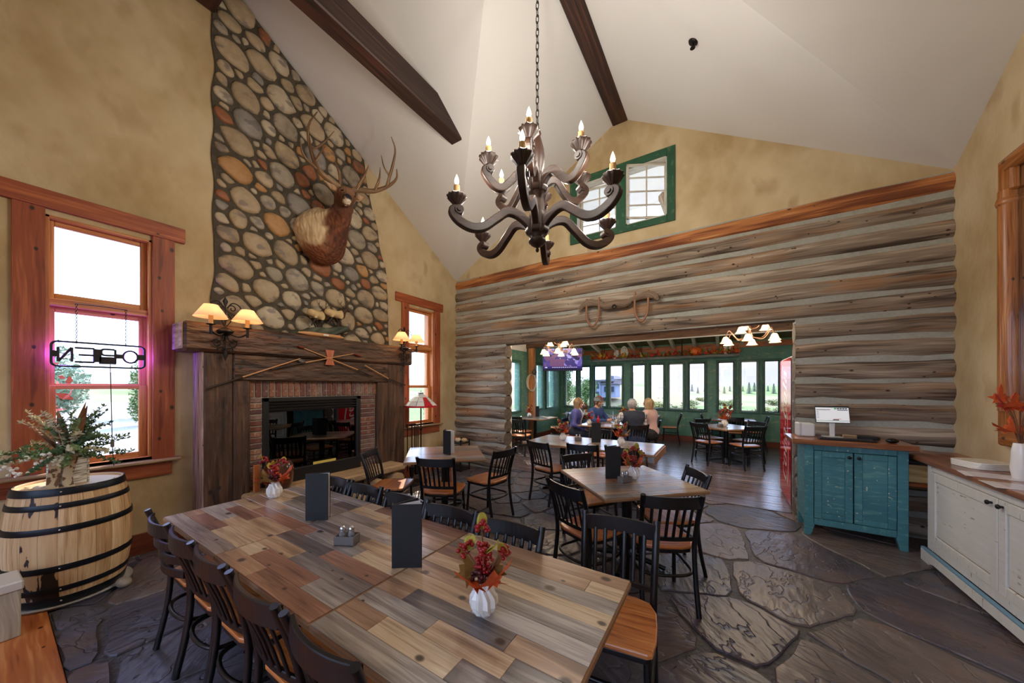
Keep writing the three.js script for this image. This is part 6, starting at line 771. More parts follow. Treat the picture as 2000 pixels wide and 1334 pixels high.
  for (const [a, el, L] of [[0.2, 1.1, 0.52], [1.0, 1.3, 0.4], [2.6, 1.0, 0.42], [3.4, 1.2, 0.45], [4.4, 0.9, 0.36], [5.4, 1.15, 0.44], [6.0, 1.35, 0.5]]) { const d = V(Math.cos(a) * Math.cos(el), Math.sin(el), Math.sin(a) * Math.cos(el)), sd = V(-Math.sin(a), 0, Math.cos(a)), L2 = [], N = 10, base = V(0, 0.2, 0); for (let k = 0; k < N; k++) { const w = (t) => Math.sin(Math.pow(t, 0.8) * PI) * 0.028 + 0.002, P = (t, s) => base.clone().addScaledVector(d, t * L).addScaledVector(sd, s * w(t)).add(V(0, -0.05 * t * t, 0)).toArray(); L2.push([P(k / N, -1), P(k / N, 1), P((k + 1) / N, 1), P((k + 1) / N, -1)]); } part(f, 'feather', polyGeo(L2), mFeather); }
  const wb = []; for (let i = 0; i < 40; i++) { const t = R(); wb.push(at(ico(0.008 + R() * 0.005, 1), 0.05 + R() * 0.1 - t * 0.05, 0.2 + R() * 0.1 - t * 0.08, 0.14 + t * 0.2)); } part(f, 'white_berries', J(wb), mat({ color: rgb(226, 220, 204), roughness: 0.5 }));
  // pale box cut by the left picture edge
  const bxg = thing('lidded_box', 'pale weathered box with a whitish lid at the lower left picture edge', 'box', [-3.96, 0.005, 0.0], 0.05); part(bxg, 'body', B(-0.12, 0.12, 0, 0.3, -0.12, 0.12, 0.006, 'y'), mat({ map: woodTex(991, [126, 114, 96], [170, 158, 136], [198, 188, 168], { knots: 2 }), roughness: 0.7 })); part(bxg, 'lid', B(-0.13, 0.13, 0.3, 0.36, -0.13, 0.13, 0.008), mat({ color: rgb(206, 200, 190), roughness: 0.4 }));
}
{ // neon sign, seen from behind so that the letters run backwards
  const s = thing('open_sign', 'neon OPEN sign seen from behind, hung by chains in the big left window', 'neon sign'), X = -4.69, mN = mat({ color: rgb(20, 20, 26), roughness: 0.4 }), mBlue = mat({ color: rgb(40, 34, 120), roughness: 0.3, emissive: rgb(96, 70, 255), emissiveIntensity: 1.6 }), mRed = mat({ color: rgb(90, 20, 30), roughness: 0.3, emissive: rgb(255, 60, 70), emissiveIntensity: 0.9 });
  const rr = (z0, z1, y0, y1, r) => { const p = []; for (const [cz, cy, a] of [[z1 + r, y1 - r, 90], [z0 - r, y1 - r, 0], [z0 - r, y0 + r, -90], [z1 + r, y0 + r, -180]]) for (let k = 0; k <= 5; k++) { const t = (a + 90 - k * 18) * PI / 180; p.push([X, cy + Math.sin(t) * r, cz + Math.cos(t) * r]); } return p; };
  const ring = rr(-0.291, -0.817, 1.792, 1.998, 0.035);
  part(s, 'border_tube', tube(ring, 0.0065, 7, { closed: true }), mBlue); part(s, 'border_channel', tube(ring.map(([x, y, z]) => [x + 0.012, y, z]), 0.0085, 6, { closed: true }), mN);
  const line = (pts, cl) => [tube(pts.map(([z, y]) => [X, y, z]), 0.006, 7, { closed: !!cl }), tube(pts.map(([z, y]) => [X + 0.012, y, z]), 0.0085, 6, { closed: !!cl })];
  const circ = []; for (let k = 0; k < 24; k++) { const a = k / 24 * 2 * PI; circ.push([-0.727 + Math.cos(a) * 0.045, 1.895 + Math.sin(a) * 0.055]); }
  const bowl = spline([[X, 1.953, -0.63], [X, 1.953, -0.57], [X, 1.94, -0.555], [X, 1.915, -0.555], [X, 1.9, -0.57], [X, 1.9, -0.63]], 16).map((v) => [v.z, v.y]);
  const letters = { letter_o: [[circ, 1]], letter_p: [[[[-0.635, 1.828], [-0.635, 1.955]]], [bowl]], letter_e: [[[[-0.41, 1.952], [-0.515, 1.952]]], [[[-0.515, 1.952], [-0.515, 1.832]]], [[[-0.41, 1.832], [-0.515, 1.832]]], [[[-0.43, 1.893], [-0.515, 1.893]]]].map(([p]) => [p]), letter_n: [[[[-0.325, 1.83], [-0.325, 1.952]]], [[[-0.325, 1.83], [-0.395, 1.952]]], [[[-0.395, 1.952], [-0.395, 1.832]]]] };
  for (const [n, L] of Object.entries(letters)) { const q = L.map(([p, c]) => line(p, c)); part(s, n, J(q.map((v) => v[0])), mRed); part(s, 'letter_channel', J(q.map((v) => v[1])), mN); }
  for (const q of [[1.87, 1.92, -0.291, -0.325], [1.87, 1.92, -0.77, -0.817], [1.875, 1.915, -0.635, -0.685], [1.835, 1.95, -0.52, -0.555], [1.82, 1.885, -0.54, -0.64]]) part(s, 'bracket', B(X + 0.008, X + 0.02, ...q, 0.003), mN);
  const lk = []; for (const z of [-0.42, -0.7]) for (let k = 0, y = 2.0; y < 2.33; y += 0.016, k++) lk.push(at(new THREE.TorusGeometry(0.006, 0.0018, 4, 8).scale(1, 1.5, 1).rotateY(k % 2 ? 0 : PI / 2), X, y, z)); part(s, 'chain', J([...lk, tube([[X, 2.33, -0.41], [X, 2.335, -0.56], [X, 2.33, -0.71]], 0.004, 5)]), mIron);
  part(s, 'cord', J([tube([[X, 1.82, -0.607], [X, 1.13, -0.618]], 0.003, 5), tube([[X, 1.08, -0.619], [X + 0.03, 0.905, -0.624]], 0.003, 5)]), mN); part(s, 'cord_switch', B(X - 0.012, X + 0.012, 1.07, 1.135, -0.608, -0.63, 0.004), mGal);
  for (const z of [-0.36, -0.75]) { const l = new THREE.PointLight(rgb(120, 70, 255), 0.5, 0, 2); l.position.set(X - 0.02, 1.9, z); l.castShadow = true; s.add(l); }
}
// ---------- far dining room things ----------
const mPump = phys({ map: dataTex(128, 128, (u, v) => mixc([196, 84, 26], [224, 116, 44], fbm(u, v, 6, 6, 1001, 4)), true, 0.2, 0.2), roughness: 0.45 });
const pumpGeo = (() => { const pos = [], idx = [], N = 40, M = 14; for (let j = 0; j <= M; j++) { const t = j / M * PI; for (let i = 0; i <= N; i++) { const a = i / N * 2 * PI, r = Math.sin(t) * (1 - 0.1 * Math.pow(Math.abs(Math.sin(a * 4.5)), 4)), y = Math.cos(t) * 0.78 - 0.12 * Math.exp(-Math.pow(Math.sin(t) / 0.35, 2)) * Math.sign(Math.cos(t)); pos.push(Math.cos(a) * r, y, Math.sin(a) * r); } } for (let j = 0; j < M; j++) for (let i = 0; i < N; i++) { const a = j * (N + 1) + i, b = a + N + 1; idx.push(a, a + 1, b, b, a + 1, b + 1); } const g = new THREE.BufferGeometry(); g.setAttribute('position', new THREE.BufferAttribute(new Float32Array(pos), 3)); g.setIndex(idx); g.computeVertexNormals(); return boxUV(prep(g)); })();
function pumpkin(p, r, label, m = mPump) { const t = thing('pumpkin', label, 'pumpkin', p); const b = part(t, 'body', pumpGeo, m); b.scale.setScalar(r); b.position.y = r * 0.7; part(t, 'stem', tube([[0, r * 1.3, 0], [r * 0.1, r * 1.6, 0], [r * 0.3, r * 1.75, 0.01]], [r * 0.14, r * 0.09, r * 0.1], 7), mStem); }
pumpkin([-4.52, 0.541, -4.95], 0.07, 'small orange pumpkin on the black rack in the corner'); pumpkin([-4.36, 0.541, -4.92], 0.06, 'smaller cream pumpkin on the black rack in the corner', mat({ color: rgb(220, 196, 156) })); pumpkin([-4.26, 0.541, -4.99], 0.055, 'pale pumpkin at the right end of the black rack', mat({ color: rgb(206, 170, 120) }));
{ // television
  const t = thing('wall_television', 'flat television showing a violet picture, hung in the far left of the dining room', 'television', [-3.72, 2.36, -8.45], 0.42), cv = document.createElement('canvas'); cv.width = 512; cv.height = 288; const x = cv.getContext('2d'), R = rng(8); const gr = ['#3a3480', '#5a54b4', '#8c88dc', '#2a2452', '#6a4a78', '#a4a2ec']; x.fillStyle = '#4a459c'; x.fillRect(0, 0, 512, 288); for (let i = 0; i < 60; i++) { x.fillStyle = gr[Math.floor(R() * 6)]; x.beginPath(); x.ellipse(R() * 512, R() * 230, 20 + R() * 70, 12 + R() * 40, R() * 3, 0, 7); x.fill(); } x.fillStyle = '#2e2b78'; x.fillRect(0, 232, 512, 30); x.fillStyle = '#1a1a3a'; x.fillRect(0, 262, 512, 26); x.fillStyle = '#c8c8f4'; for (let i = 0; i < 12; i++) x.fillRect(120 + i * 28, 242, 20, 8); x.beginPath(); x.ellipse(40, 247, 18, 9, 0, 0, 7); x.fill();
  const tx = new THREE.CanvasTexture(cv); tx.colorSpace = THREE.SRGBColorSpace; const cs = part(t, 'casing', B(-0.54, 0.54, -0.315, 0.315, -0.025, 0.02, 0.008).rotateX(0.16), mBlack); part(cs, 'screen', new THREE.PlaneGeometry(1.05, 0.6).translate(0, 0, 0.0205).rotateX(0.16), mat({ map: tx, roughness: 0.25, emissive: 0xffffff, emissiveMap: tx, emissiveIntensity: 0.45 })); part(t, 'mount', tube([[0, 0.1, -0.05], [0, 0.36, -0.2]], 0.025, 8), mBlack);
  const l = new THREE.RectAreaLight(rgb(120, 116, 230), 0.5, 1.0, 0.55); l.position.set(0, 0, 0.03); l.rotation.set(0.16, PI, 0, 'YXZ'); t.add(l);
}
{ // clustered lamps with bell shades
  const mSh = phys({ color: rgb(238, 206, 156), roughness: 0.8, transmission: 0.25, thickness: 0, side: THREE.DoubleSide, emissive: rgb(255, 214, 150), emissiveIntensity: 0.12 }), mBrz = mat({ color: rgb(96, 64, 44), roughness: 0.45, metalness: 0.5 }), bell = lathe([[0.022, 0.1], [0.034, 0.09], [0.046, 0.06], [0.058, 0.025], [0.08, 0.0]], 20), bulb = ball(0.022, 10, 8), mB = mat({ color: 0xffffff, emissive: rgb(255, 232, 190), emissiveIntensity: 5 });
  const lamp = (cx, cz, y, ry, label) => { const t = thing('bell_chandelier', label, 'chandelier', [cx, y, cz], ry); part(t, 'stem', J([tube([[0, 0.1, 0], [0, 3.1 - y, 0]], 0.012, 8), at(lathe([[0.01, -0.05], [0.06, -0.01], [0.06, 0]], 16), 0, 3.1 - y, 0), at(lathe([[0.0005, 0.02], [0.03, 0.05], [0.04, 0.1], [0.02, 0.16]], 14), 0, 0, 0)]), mBrz);
    for (let i = 0; i < 9; i++) { const up = i >= 6, n = up ? 3 : 6, a = (i - (up ? 6 : 0)) / n * 2 * PI + (up ? 0.5 : 0.2), r = up ? 0.2 : 0.36, h = up ? 0.19 : 0.0, ax = Math.cos(a), az = Math.sin(a); const g = new THREE.Group(); g.name = 'arm'; t.add(g); part(g, 'curve', tube(spline([[0, 0.1 + h * 0.6, 0], [ax * r * 0.5, 0.06 + h, az * r * 0.5], [ax * r * 0.85, 0.2 + h, az * r * 0.85], [ax * r, 0.1 + h, az * r]], 14), 0.007, 6), mBrz); const s = part(g, 'bell_shade', bell, mSh); s.position.set(ax * r, h, az * r); const b = part(g, 'bulb', bulb, mB); b.position.set(ax * r, h + 0.04, az * r); const l = new THREE.PointLight(rgb(255, 232, 200), FAR_I, 0, 2); l.position.set(ax * r, h + 0.03, az * r); l.castShadow = true; g.add(l); } };
  lamp(-2.95, -6.55, 2.3, 0, 'bronze chandelier with cream bell shades in front of the television'); lamp(0.36, -6.55, 2.32, 0.6, 'bronze chandelier with cream bell shades near the red cooler');
}
{ // hanging shelf with autumn garland
  const Z = -10.1, s = thing('hanging_shelf', 'long grey shelf hung by rods in front of the far windows', 'shelf'); part(s, 'board', B(-3.42, 0.34, 2.395, 2.435, Z - 0.13, Z + 0.13, 0.006), mat({ map: woodTex(1011, [70, 70, 74], [108, 106, 108], [140, 138, 138], { knots: 3 }), roughness: 0.6 })); for (const x of [-3.1, -2.0, -0.95, 0.1]) for (const z of [Z - 0.1, Z + 0.1]) part(s, 'rod', tube([[x, 2.43, z], [x, 3.1, z]], 0.008, 6), mIron);
  const R = rng(88), by = 2.436; const g = thing('leaf_garland', 'autumn leaf garland with berries lying along the hanging shelf', 'garland', [0, 0, 0]); const ll = { o: [], y: [], d: [], r: [] }; for (let i = 0; i < 240; i++) { const k = 'oydr'[Math.floor(R() * 4)], q = mapleGeo.clone(); const sc = 0.6 + R() * 0.8; q.scale(sc, sc, sc).rotateX(R() * 2 - 0.4).rotateY(R() * 6).translate(-3.5 + R() * 3.85, by + 0.01 + R() * 0.07, Z + 0.05 + (R() - 0.3) * 0.16); ll[k].push(q); } for (const k of 'oydr') part(g, 'leaves', J(ll[k]), mLeaf[k]); g.children.forEach((m) => (m.userData.kind = 'stuff')); const be = []; for (let i = 0; i < 70; i++) be.push(at(ico(0.012 + R() * 0.01, 1), -3.4 + R() * 3.7, by + 0.03 + R() * 0.07, Z + 0.1 + R() * 0.06)); part(g, 'berries', J(be), mBerry); part(g, 'twig', tube(spline(Array.from({ length: 12 }, (_, i) => [-3.5 + i * 0.35, by + 0.02 + (i % 2) * 0.03, Z + 0.05]), 40), 0.008, 5), mStem);
  pumpkin([-0.62, by, Z], 0.165, 'large smooth orange pumpkin on the hanging shelf'); pumpkin([-3.16, by, Z], 0.13, 'ribbed orange pumpkin at the left end of the hanging shelf'); pumpkin([-2.98, by + 0.0, Z + 0.02], 0.09, 'smaller orange pumpkin beside the ribbed one on the hanging shelf');
  const mOwl = mat({ map: dataTex(128, 128, (u, v) => mixc([150, 146, 138], [214, 210, 200], fbm(u, v, 14, 14, 1021, 3)), true, 0.3, 0.3), roughness: 0.6 });
  const cut = (pts, x, label, name) => { const t = thing(name, label, 'ornament', [x, by, Z + 0.06]); part(t, 'cutout', boxUV(prep(extrude(pts, 0.02, 0.003))), mOwl); const e = []; for (const q of [-0.035, 0.035]) e.push(at(ball(0.012, 8, 6), q, pts.eye, 0.02)); part(t, 'eyes', J(e), mBlack); };
  const owl = (h, w, lean) => { const p = []; for (let i = 0; i <= 24; i++) { const a = i / 24 * 2 * PI, r = 1 + 0.06 * Math.sin(a * 3); p.push([Math.cos(a) * w * r * (Math.sin(a) > 0 ? 0.82 : 1) + lean * (Math.sin(a) + 1), h / 2 + Math.sin(a) * h / 2]); } p.pop(); p.eye = h * 0.8; return p; };
  cut(owl(0.37, 0.12, 0), -2.46, 'tall speckled grey owl cutout on the hanging shelf', 'owl_cutout'); cut(owl(0.27, 0.085, 0.04), -2.74, 'small leaning grey owl cutout left of the tall owl', 'owl_cutout'); cut(owl(0.3, 0.1, 0.02), 0.06, 'grey squirrel shaped cutout near the right end of the hanging shelf', 'squirrel_cutout');
}
{ // coiled rope on the post
  const r = thing('coiled_rope', 'coiled white rope hung on the timber post', 'rope', [-4.78, 1.73, -8.63]), L = []; for (let k = 0; k < 5; k++) { const p = []; for (let i = 0; i < 30; i++) { const a = i / 30 * 2 * PI; p.push([Math.sin(a) * (0.13 + k * 0.008), Math.cos(a) * (0.26 - k * 0.006) + k * 0.004, 0.015 * k - 0.03 + Math.sin(a * 2 + k) * 0.01]); } L.push(tube(p, 0.008, 6, { closed: true })); } part(r, 'coil', J(L), mat({ color: rgb(216, 206, 186), roughness: 0.9 })); solo('wall_lantern', J([ico(0.075, 1).scale(1, 1.15, 1), tube([[0, 0.05, 0], [0, 0.14, -0.04]], 0.01, 6)]), mat({ color: rgb(70, 64, 50), roughness: 0.5 }), 'small dark round lamp above the coiled rope on the post', 'lamp', null, [-4.66, 2.04, -8.58]);
}
{ // drinks cooler beyond the opening
  const c = thing('drinks_cooler', 'tall red drinks cooler with white Coca-Cola lettering just beyond the log wall', 'cooler', [0, 0, 0]), x = 0.755, cv = document.createElement('canvas'); cv.width = 1024; cv.height = 512; const q = cv.getContext('2d'); const gd = q.createLinearGradient(0, 0, 0, 0); q.fillStyle = '#d8242c'; q.fillRect(0, 0, 1024, 512); q.save(); q.translate(70, 330); q.fillStyle = '#f6f0ee'; q.strokeStyle = '#f6f0ee'; q.lineCap = 'round'; q.transform(1, 0, -0.28, 1, 0, 0); q.font = 'bold 250px serif'; q.fillText('Coca-Cola', 30, 0, 830); q.lineWidth = 22; q.beginPath(); q.moveTo(60, 20); q.bezierCurveTo(240, 140, 420, 20, 560, 40); q.stroke(); q.lineWidth = 14; q.beginPath(); q.moveTo(520, -190); q.bezierCurveTo(650, -270, 760, -250, 860, -190); q.stroke(); q.restore();
  const tx = new THREE.CanvasTexture(cv); tx.colorSpace = THREE.SRGBColorSpace; tx.center.set(0.5, 0.5);
  part(c, 'body', B(x + 0.01, 1.5, 0.02, 2.03, -6.7, -5.72, 0.012), mat({ color: rgb(150, 156, 160), roughness: 0.45 })); const pn = new THREE.PlaneGeometry(1.98, 0.98).rotateZ(PI / 2).rotateY(-PI / 2).translate(x, 1.02, -6.21); part(c, 'front_panel', pn, phys({ map: tx, roughness: 0.12, clearcoat: 0.6 }), 'red panel with white script lettering'); part(c, 'vent', B(x + 0.02, 1.48, 0.0, 0.35, -5.72, -5.7, 0.004), mBlack);
}
{ const j = thing('grey_jacket', 'grey blue jacket hung on a chair back by the timber post table', 'jacket', [-3.77, 0.5, -8.92], -1.1); part(j, 'cloth', sdf((x, y, z) => { const n = Math.sin(x * 30 + y * 8) * 0.008; return Math.max(capsule(x, y, z, [-0.17, 0.34, 0], [0.17, 0.34, 0], 0.05, 0.05) , -9) < 0 ? capsule(x, y, z, [-0.17, 0.34, 0], [0.17, 0.34, 0], 0.05, 0.05) : smin(capsule(x, y, z, [-0.17, 0.34, 0], [0.17, 0.34, 0], 0.05, 0.05), Math.max(Math.abs(x) - 0.2, Math.abs(z + 0.01) - 0.035 - n, Math.abs(y - 0.1) - 0.26), 0.04); }, [-0.3, -0.22, -0.12], [0.3, 0.46, 0.12], 0.02), mat({ color: rgb(132, 142, 162), roughness: 0.9 })); }
// ---------- the seated party ----------
const mSkinCloth = mat({ vertexColors: true, roughness: 0.8 });
function person(label, p, ry, o) {
  const t = thing('person', label, 'person', p, ry, 'people at the far table');
  const skin = o.skin || [206, 156, 128], S = o.shirt, Pn = o.pants || [48, 54, 74], Sl = o.sleeve || S, ln = o.lean || 0, hy = o.headYaw || 0, tilt = o.tilt || 0, w = o.w || 1;
  const ch = [0, 0.94, ln * 0.75], nk = [0, 1.09, ln], hd = [0 + (o.hx || 0), 1.225, ln + 0.035 + (o.hz || 0)];
  const E = o.elbow || [[-0.27, 0.78, ln * 0.6 + 0.1], [0.27, 0.78, ln * 0.6 + 0.1]], W = o.wrist || [[-0.14, 0.8, 0.34], [0.14, 0.8, 0.34]];
  const bones = [[[-0.075, 0.56, 0], [0.075, 0.56, 0], 0.145 * w, 0.145 * w, Pn, 0.1], [[0, 0.6, 0], ch, 0.145 * w, 0.15 * w, S, 0.1], [[-0.09 * w, 0.96, ln * 0.8], [0.09 * w, 0.96, ln * 0.8], 0.12, 0.12, S, 0.08], [[-0.16 * w, 1.025, ln * 0.92], [0.16 * w, 1.025, ln * 0.92], 0.07, 0.07, S, 0.07], [[0, 1.04, ln * 0.95], [hd[0] * 0.5, 1.14, hd[2] - 0.025], 0.058, 0.052, o.collar || skin, 0.03]];
  for (const [i, s] of [[0, -1], [1, 1]]) { const sh = [s * 0.19 * w, 1.02, ln * 0.92]; bones.push([sh, E[i], 0.064, 0.05, Sl, 0.05], [E[i], W[i], 0.047, 0.034, o.bareArm ? skin : Sl, 0.03], [[s * 0.095, 0.53, 0.02], [s * 0.12, 0.53, 0.42], 0.092, 0.068, Pn, 0.06], [[s * 0.12, 0.53, 0.42], [s * 0.12, 0.1, 0.4], 0.066, 0.045, Pn, 0.03], [[s * 0.12, 0.05, 0.36], [s * 0.125, 0.045, 0.55], 0.045, 0.038, [40, 36, 36], 0.02]); }
  const f = (x, y, z) => { let d = 9; for (const b of bones) d = smin(d, capsule(x, y, z, b[0], b[1], b[2], b[3]), b[5]); return d + (y < 1.05 && y > 0.5 ? (vnoise(x * 16 + 40, y * 12 + z * 16 + 40, 999, 999, 3) - 0.5) * 0.012 : 0); };
  const col = (x, y, z) => { let m = 9, c = S; for (const b of bones) { const d = capsule(x, y, z, b[0], b[1], b[2], b[3]); if (d < m) { m = d; c = b[4]; } } if (c === Sl && o.plaid) { const g = (Math.abs(((x * 13 + z * 13) % 1 + 1) % 1 - 0.5) < 0.1 || Math.abs(((y * 14) % 1 + 1) % 1 - 0.5) < 0.1); c = g ? [96, 100, 112] : [206, 206, 206]; } if (o.front && c === S && z > ln * 0.7 + 0.06 && Math.abs(x) < 0.06) c = o.front; return lin(...c); };
  const body = prep(sdf(f, [-0.45, 0, -0.3], [0.45, 1.2, 0.66], 0.017, col));
  // head
  const cy = Math.cos(hy), sy = Math.sin(hy), R3 = (x, y, z) => { let X = x - hd[0], Y = y - hd[1], Z = z - hd[2]; const a = X * cy - Z * sy, b = X * sy + Z * cy; const Y2 = Y * Math.cos(tilt) + b * Math.sin(tilt), Z2 = -Y * Math.sin(tilt) + b * Math.cos(tilt); return [a, Y2, Z2]; };
  const hf = (X, Y, Z) => { let d = (Math.hypot(X / 0.074, (Y - 0.015) / 0.105, (Z + 0.008) / 0.094) - 1) * 0.075; d = smin(d, capsule(X, Y, Z, [0, -0.065, 0.03], [0, -0.085, 0.055], 0.045, 0.026), 0.03); d = smin(d, capsule(X, Y, Z, [0, 0.012, 0.086], [0, -0.028, 0.106], 0.008, 0.014), 0.012); d = smin(d, capsule(X, Y, Z, [-0.03, 0.035, 0.075], [0.03, 0.035, 0.075], 0.014, 0.014), 0.012); for (const s of [-1, 1]) { d = smin(d, capsule(X, Y, Z, [s * 0.074, 0.015, -0.01], [s * 0.082, -0.02, -0.012], 0.014, 0.009), 0.008); d = Math.max(d, -(Math.hypot(X - s * 0.03, Y - 0.008, Z - 0.096) - 0.013)); } d = smin(d, capsule(X, Y, Z, [-0.018, -0.058, 0.088], [0.018, -0.058, 0.088], 0.007, 0.007), 0.008); return d; };
  const head = prep(sdf((x, y, z) => hf(...R3(x, y, z)), [hd[0] - 0.14, hd[1] - 0.15, hd[2] - 0.14], [hd[0] + 0.14, hd[1] + 0.15, hd[2] + 0.15], 0.008, (x, y, z) => { const [X, Y, Z] = R3(x, y, z); let c = skin; if (Math.abs(Y + 0.058) < 0.009 && Math.abs(X) < 0.026 && Z > 0.07) c = [168, 96, 88]; if (o.beard && Y < -0.035 && Z > 0.0) c = mixc(skin, o.beard, 0.6); if (Math.abs(Y - 0.034) < 0.008 && Math.abs(Math.abs(X) - 0.03) < 0.018 && Z > 0.06) c = mixc(skin, [70, 50, 40], 0.6); return lin(...c); }));
  // hands: palm, four fingers and a thumb curled forward
  const hand = (s, i) => { const w0 = W[i], d = V(W[i][0] - E[i][0], W[i][1] - E[i][1], W[i][2] - E[i][2]).normalize(), side = V(0, 1, 0).cross(d).normalize().multiplyScalar(-s), up = V(0, 1, 0), q = (a, b, c) => [w0[0] + d.x * a + side.x * b + up.x * c, w0[1] + d.y * a + side.y * b + c, w0[2] + d.z * a + side.z * b]; const L = [[q(0, 0, 0), q(0.06, 0, 0), 0.03, 0.034]]; [[-0.027, 0.07], [-0.009, 0.082], [0.009, 0.078], [0.027, 0.062]].forEach(([b, l]) => { L.push([q(0.075, b, 0.004), q(0.075 + l * 0.55, b, -0.004), 0.0095, 0.009], [q(0.075 + l * 0.55, b, -0.004), q(0.075 + l, b * 0.9, -0.03), 0.009, 0.008]); }); L.push([q(0.02, -0.03, 0), q(0.055, -0.055, -0.008), 0.012, 0.0105], [q(0.055, -0.055, -0.008), q(0.085, -0.052, -0.022), 0.0105, 0.009]); return prep(sdf((x, y, z) => { let m = 9; L.forEach((k, n) => { m = n === 0 ? capsule(x, y, z, ...k) : smin(m, capsule(x, y, z, ...k), 0.006); }); return m; }, [w0[0] - 0.2, w0[1] - 0.12, w0[2] - 0.2], [w0[0] + 0.2, w0[1] + 0.12, w0[2] + 0.2], 0.0075, () => lin(...skin))); };
  part(t, 'body', J([body, head, hand(-1, 0), hand(1, 1)]), mSkinCloth);
  const local = (X, Y, Z) => { const b = -Y * 0 + Z; const Yr = Y * Math.cos(tilt) - Z * Math.sin(tilt), Zr = Y * Math.sin(tilt) + Z * Math.cos(tilt); return [hd[0] + X * cy + Zr * sy, hd[1] + Yr, hd[2] - X * sy + Zr * cy]; };
  for (const s of [-1, 1]) part(t, 'eye', at(ball(0.011, 8, 6), ...local(s * 0.03, 0.008, 0.083)), mBlack);
  if (o.hair) { const hh = (x, y, z) => { const [X, Y, Z] = R3(x, y, z); let d = (Math.hypot(X / 0.088, (Y - 0.026) / 0.112, (Z + 0.018) / 0.103) - 1) * 0.085; d = Math.max(d, -(Math.hypot(X / 0.8, (Y + 0.03) / 1.1, Z - 0.1) - 0.088)); if (!o.long) d = Math.max(d, -(Y + 0.045)); if (o.long) for (const s of [-1, 1]) { d = smin(d, capsule(X, Y, Z, [s * 0.062, 0.02, -0.03], [s * 0.085, -o.long, -0.015], 0.04, 0.03), 0.03); d = smin(d, capsule(X, Y, Z, [s * 0.03, 0.03, -0.07], [s * 0.05, -o.long, -0.065], 0.05, 0.04), 0.03); } return d + (vnoise(x * 60 + 70, z * 60 + y * 9 + 70, 999, 999, 7) - 0.5) * 0.014; }; part(t, 'hair', sdf(hh, [hd[0] - 0.18, hd[1] - (o.long || 0.1) - 0.08, hd[2] - 0.18], [hd[0] + 0.18, hd[1] + 0.17, hd[2] + 0.16], 0.011, (x, y, z) => lin(...mixc(o.hair, o.hair2 || o.hair, vnoise(x * 50 + 30, z * 50 + y * 8 + 30, 999, 999, 8)))), mat({ vertexColors: true, roughness: 0.7 })); }
  if (o.cap) { const g = J([lathe([[0.0005, 0.115], [0.05, 0.105], [0.08, 0.07], [0.093, 0.02], [0.094, 0.0]], 24).scale(0.92, 1, 1.08), (() => { const pts = []; for (let i = 0; i <= 12; i++) { const a = PI * i / 12; pts.push([Math.cos(a) * 0.078, -(Math.sin(a) * 0.085)]); } return extrude(pts, 0.006, 0.001).rotateX(PI / 2).rotateX(0.12).translate(0, 0.012, 0).scale(1, 1, 1); })().rotateY(0).translate(0, 0, 0.075)]); const cp = part(t, 'cap', g, mat({ color: rgb(...o.cap), roughness: 0.8, side: THREE.DoubleSide })); cp.position.set(...local(0, 0.035, -0.012)); cp.rotation.set(tilt - 0.1, hy, 0, 'YXZ'); if (o.capBack) part(cp, 'mesh_back', at(lathe([[0.06, 0.092], [0.084, 0.062], [0.096, 0.02], [0.097, 0.002]], 24, 0).scale(0.93, 1, 1.09), 0, 0, -0.004), mat({ color: rgb(...o.capBack), roughness: 0.9, side: THREE.DoubleSide })); }
  return t;
}
person('woman with long hair in a purple cardigan at the left of the party table', [-2.98, 0, -7.5], PI / 2 + 0.1, { shirt: [82, 84, 152], front: [206, 200, 204], pants: [44, 48, 66], hair: [92, 70, 50], hair2: [158, 132, 102], long: 0.26, lean: 0.06, headYaw: 0.2, elbow: [[-0.24, 0.74, 0.04], [0.24, 0.74, 0.04]], wrist: [[-0.12, 0.64, 0.26], [0.12, 0.64, 0.26]], collar: [216, 212, 212], w: 0.9 });
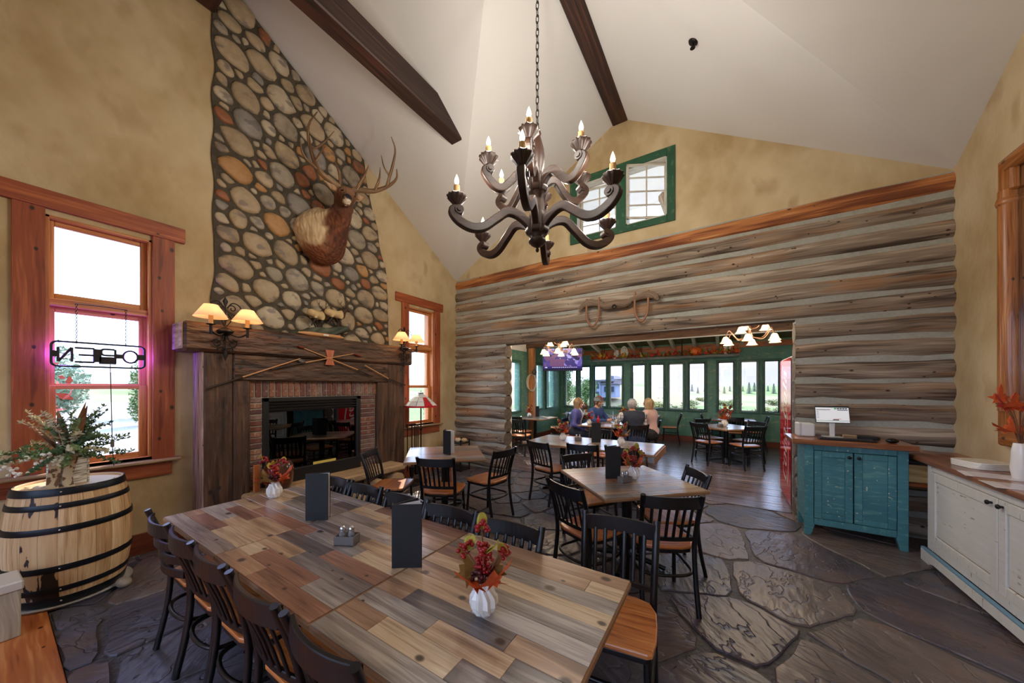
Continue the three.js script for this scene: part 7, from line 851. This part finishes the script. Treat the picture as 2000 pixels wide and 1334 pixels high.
person('bearded man in a navy shirt and grey cap leaning on the party table', [-2.84, 0, -8.22], PI / 2 - 0.25, { shirt: [52, 76, 134], hair: [70, 56, 46], beard: [96, 74, 60], cap: [104, 104, 100], capBack: [120, 130, 140], lean: 0.17, tilt: 0.12, headYaw: 0.1, elbow: [[-0.3, 0.8, 0.3], [0.3, 0.8, 0.28]], wrist: [[-0.12, 0.815, 0.52], [0.1, 0.815, 0.5]], w: 1.08 });
person('person in a red cap and pale shirt half hidden behind the man in navy', [-2.9, 0, -8.82], PI / 2 + 0.1, { shirt: [150, 176, 192], hair: [96, 84, 74], cap: [186, 46, 70], lean: 0.05, tilt: -0.02, elbow: [[-0.26, 0.82, 0.2], [0.26, 0.82, 0.2]], wrist: [[-0.12, 0.815, 0.42], [0.12, 0.815, 0.42]] });
person('man in a dark vest, plaid sleeves and grey cap, seated with his back turned', [-1.55, 0, -7.1], PI + 0.62, { shirt: [40, 46, 64], sleeve: [206, 206, 206], plaid: true, hair: [150, 146, 142], cap: [140, 144, 158], capBack: [176, 176, 180], lean: 0.06, elbow: [[-0.26, 0.78, 0.08], [0.38, 0.8, 0.1]], wrist: [[-0.1, 0.82, 0.32], [0.22, 0.82, 0.36]], w: 1.22, pants: [46, 62, 96] });
person('bald man mostly hidden between the man in the vest and the blond woman', [-1.5, 0, -8.75], -PI / 2 - 0.2, { shirt: [120, 126, 150], lean: 0.04, elbow: [[-0.26, 0.82, 0.2], [0.26, 0.82, 0.2]], wrist: [[-0.12, 0.815, 0.42], [0.12, 0.815, 0.42]], w: 0.95 });
person('blond woman in a pink top, seated at the right end of the party table', [-1.36, 0, -8.0], -PI / 2 - 0.35, { shirt: [206, 172, 168], hair: [138, 112, 76], hair2: [190, 168, 132], long: 0.09, lean: 0.05, pants: [40, 40, 46], elbow: [[-0.25, 0.78, 0.1], [0.25, 0.78, 0.1]], wrist: [[-0.1, 0.815, 0.36], [0.12, 0.815, 0.36]], w: 0.92 });
renderer.render(scene, camera);
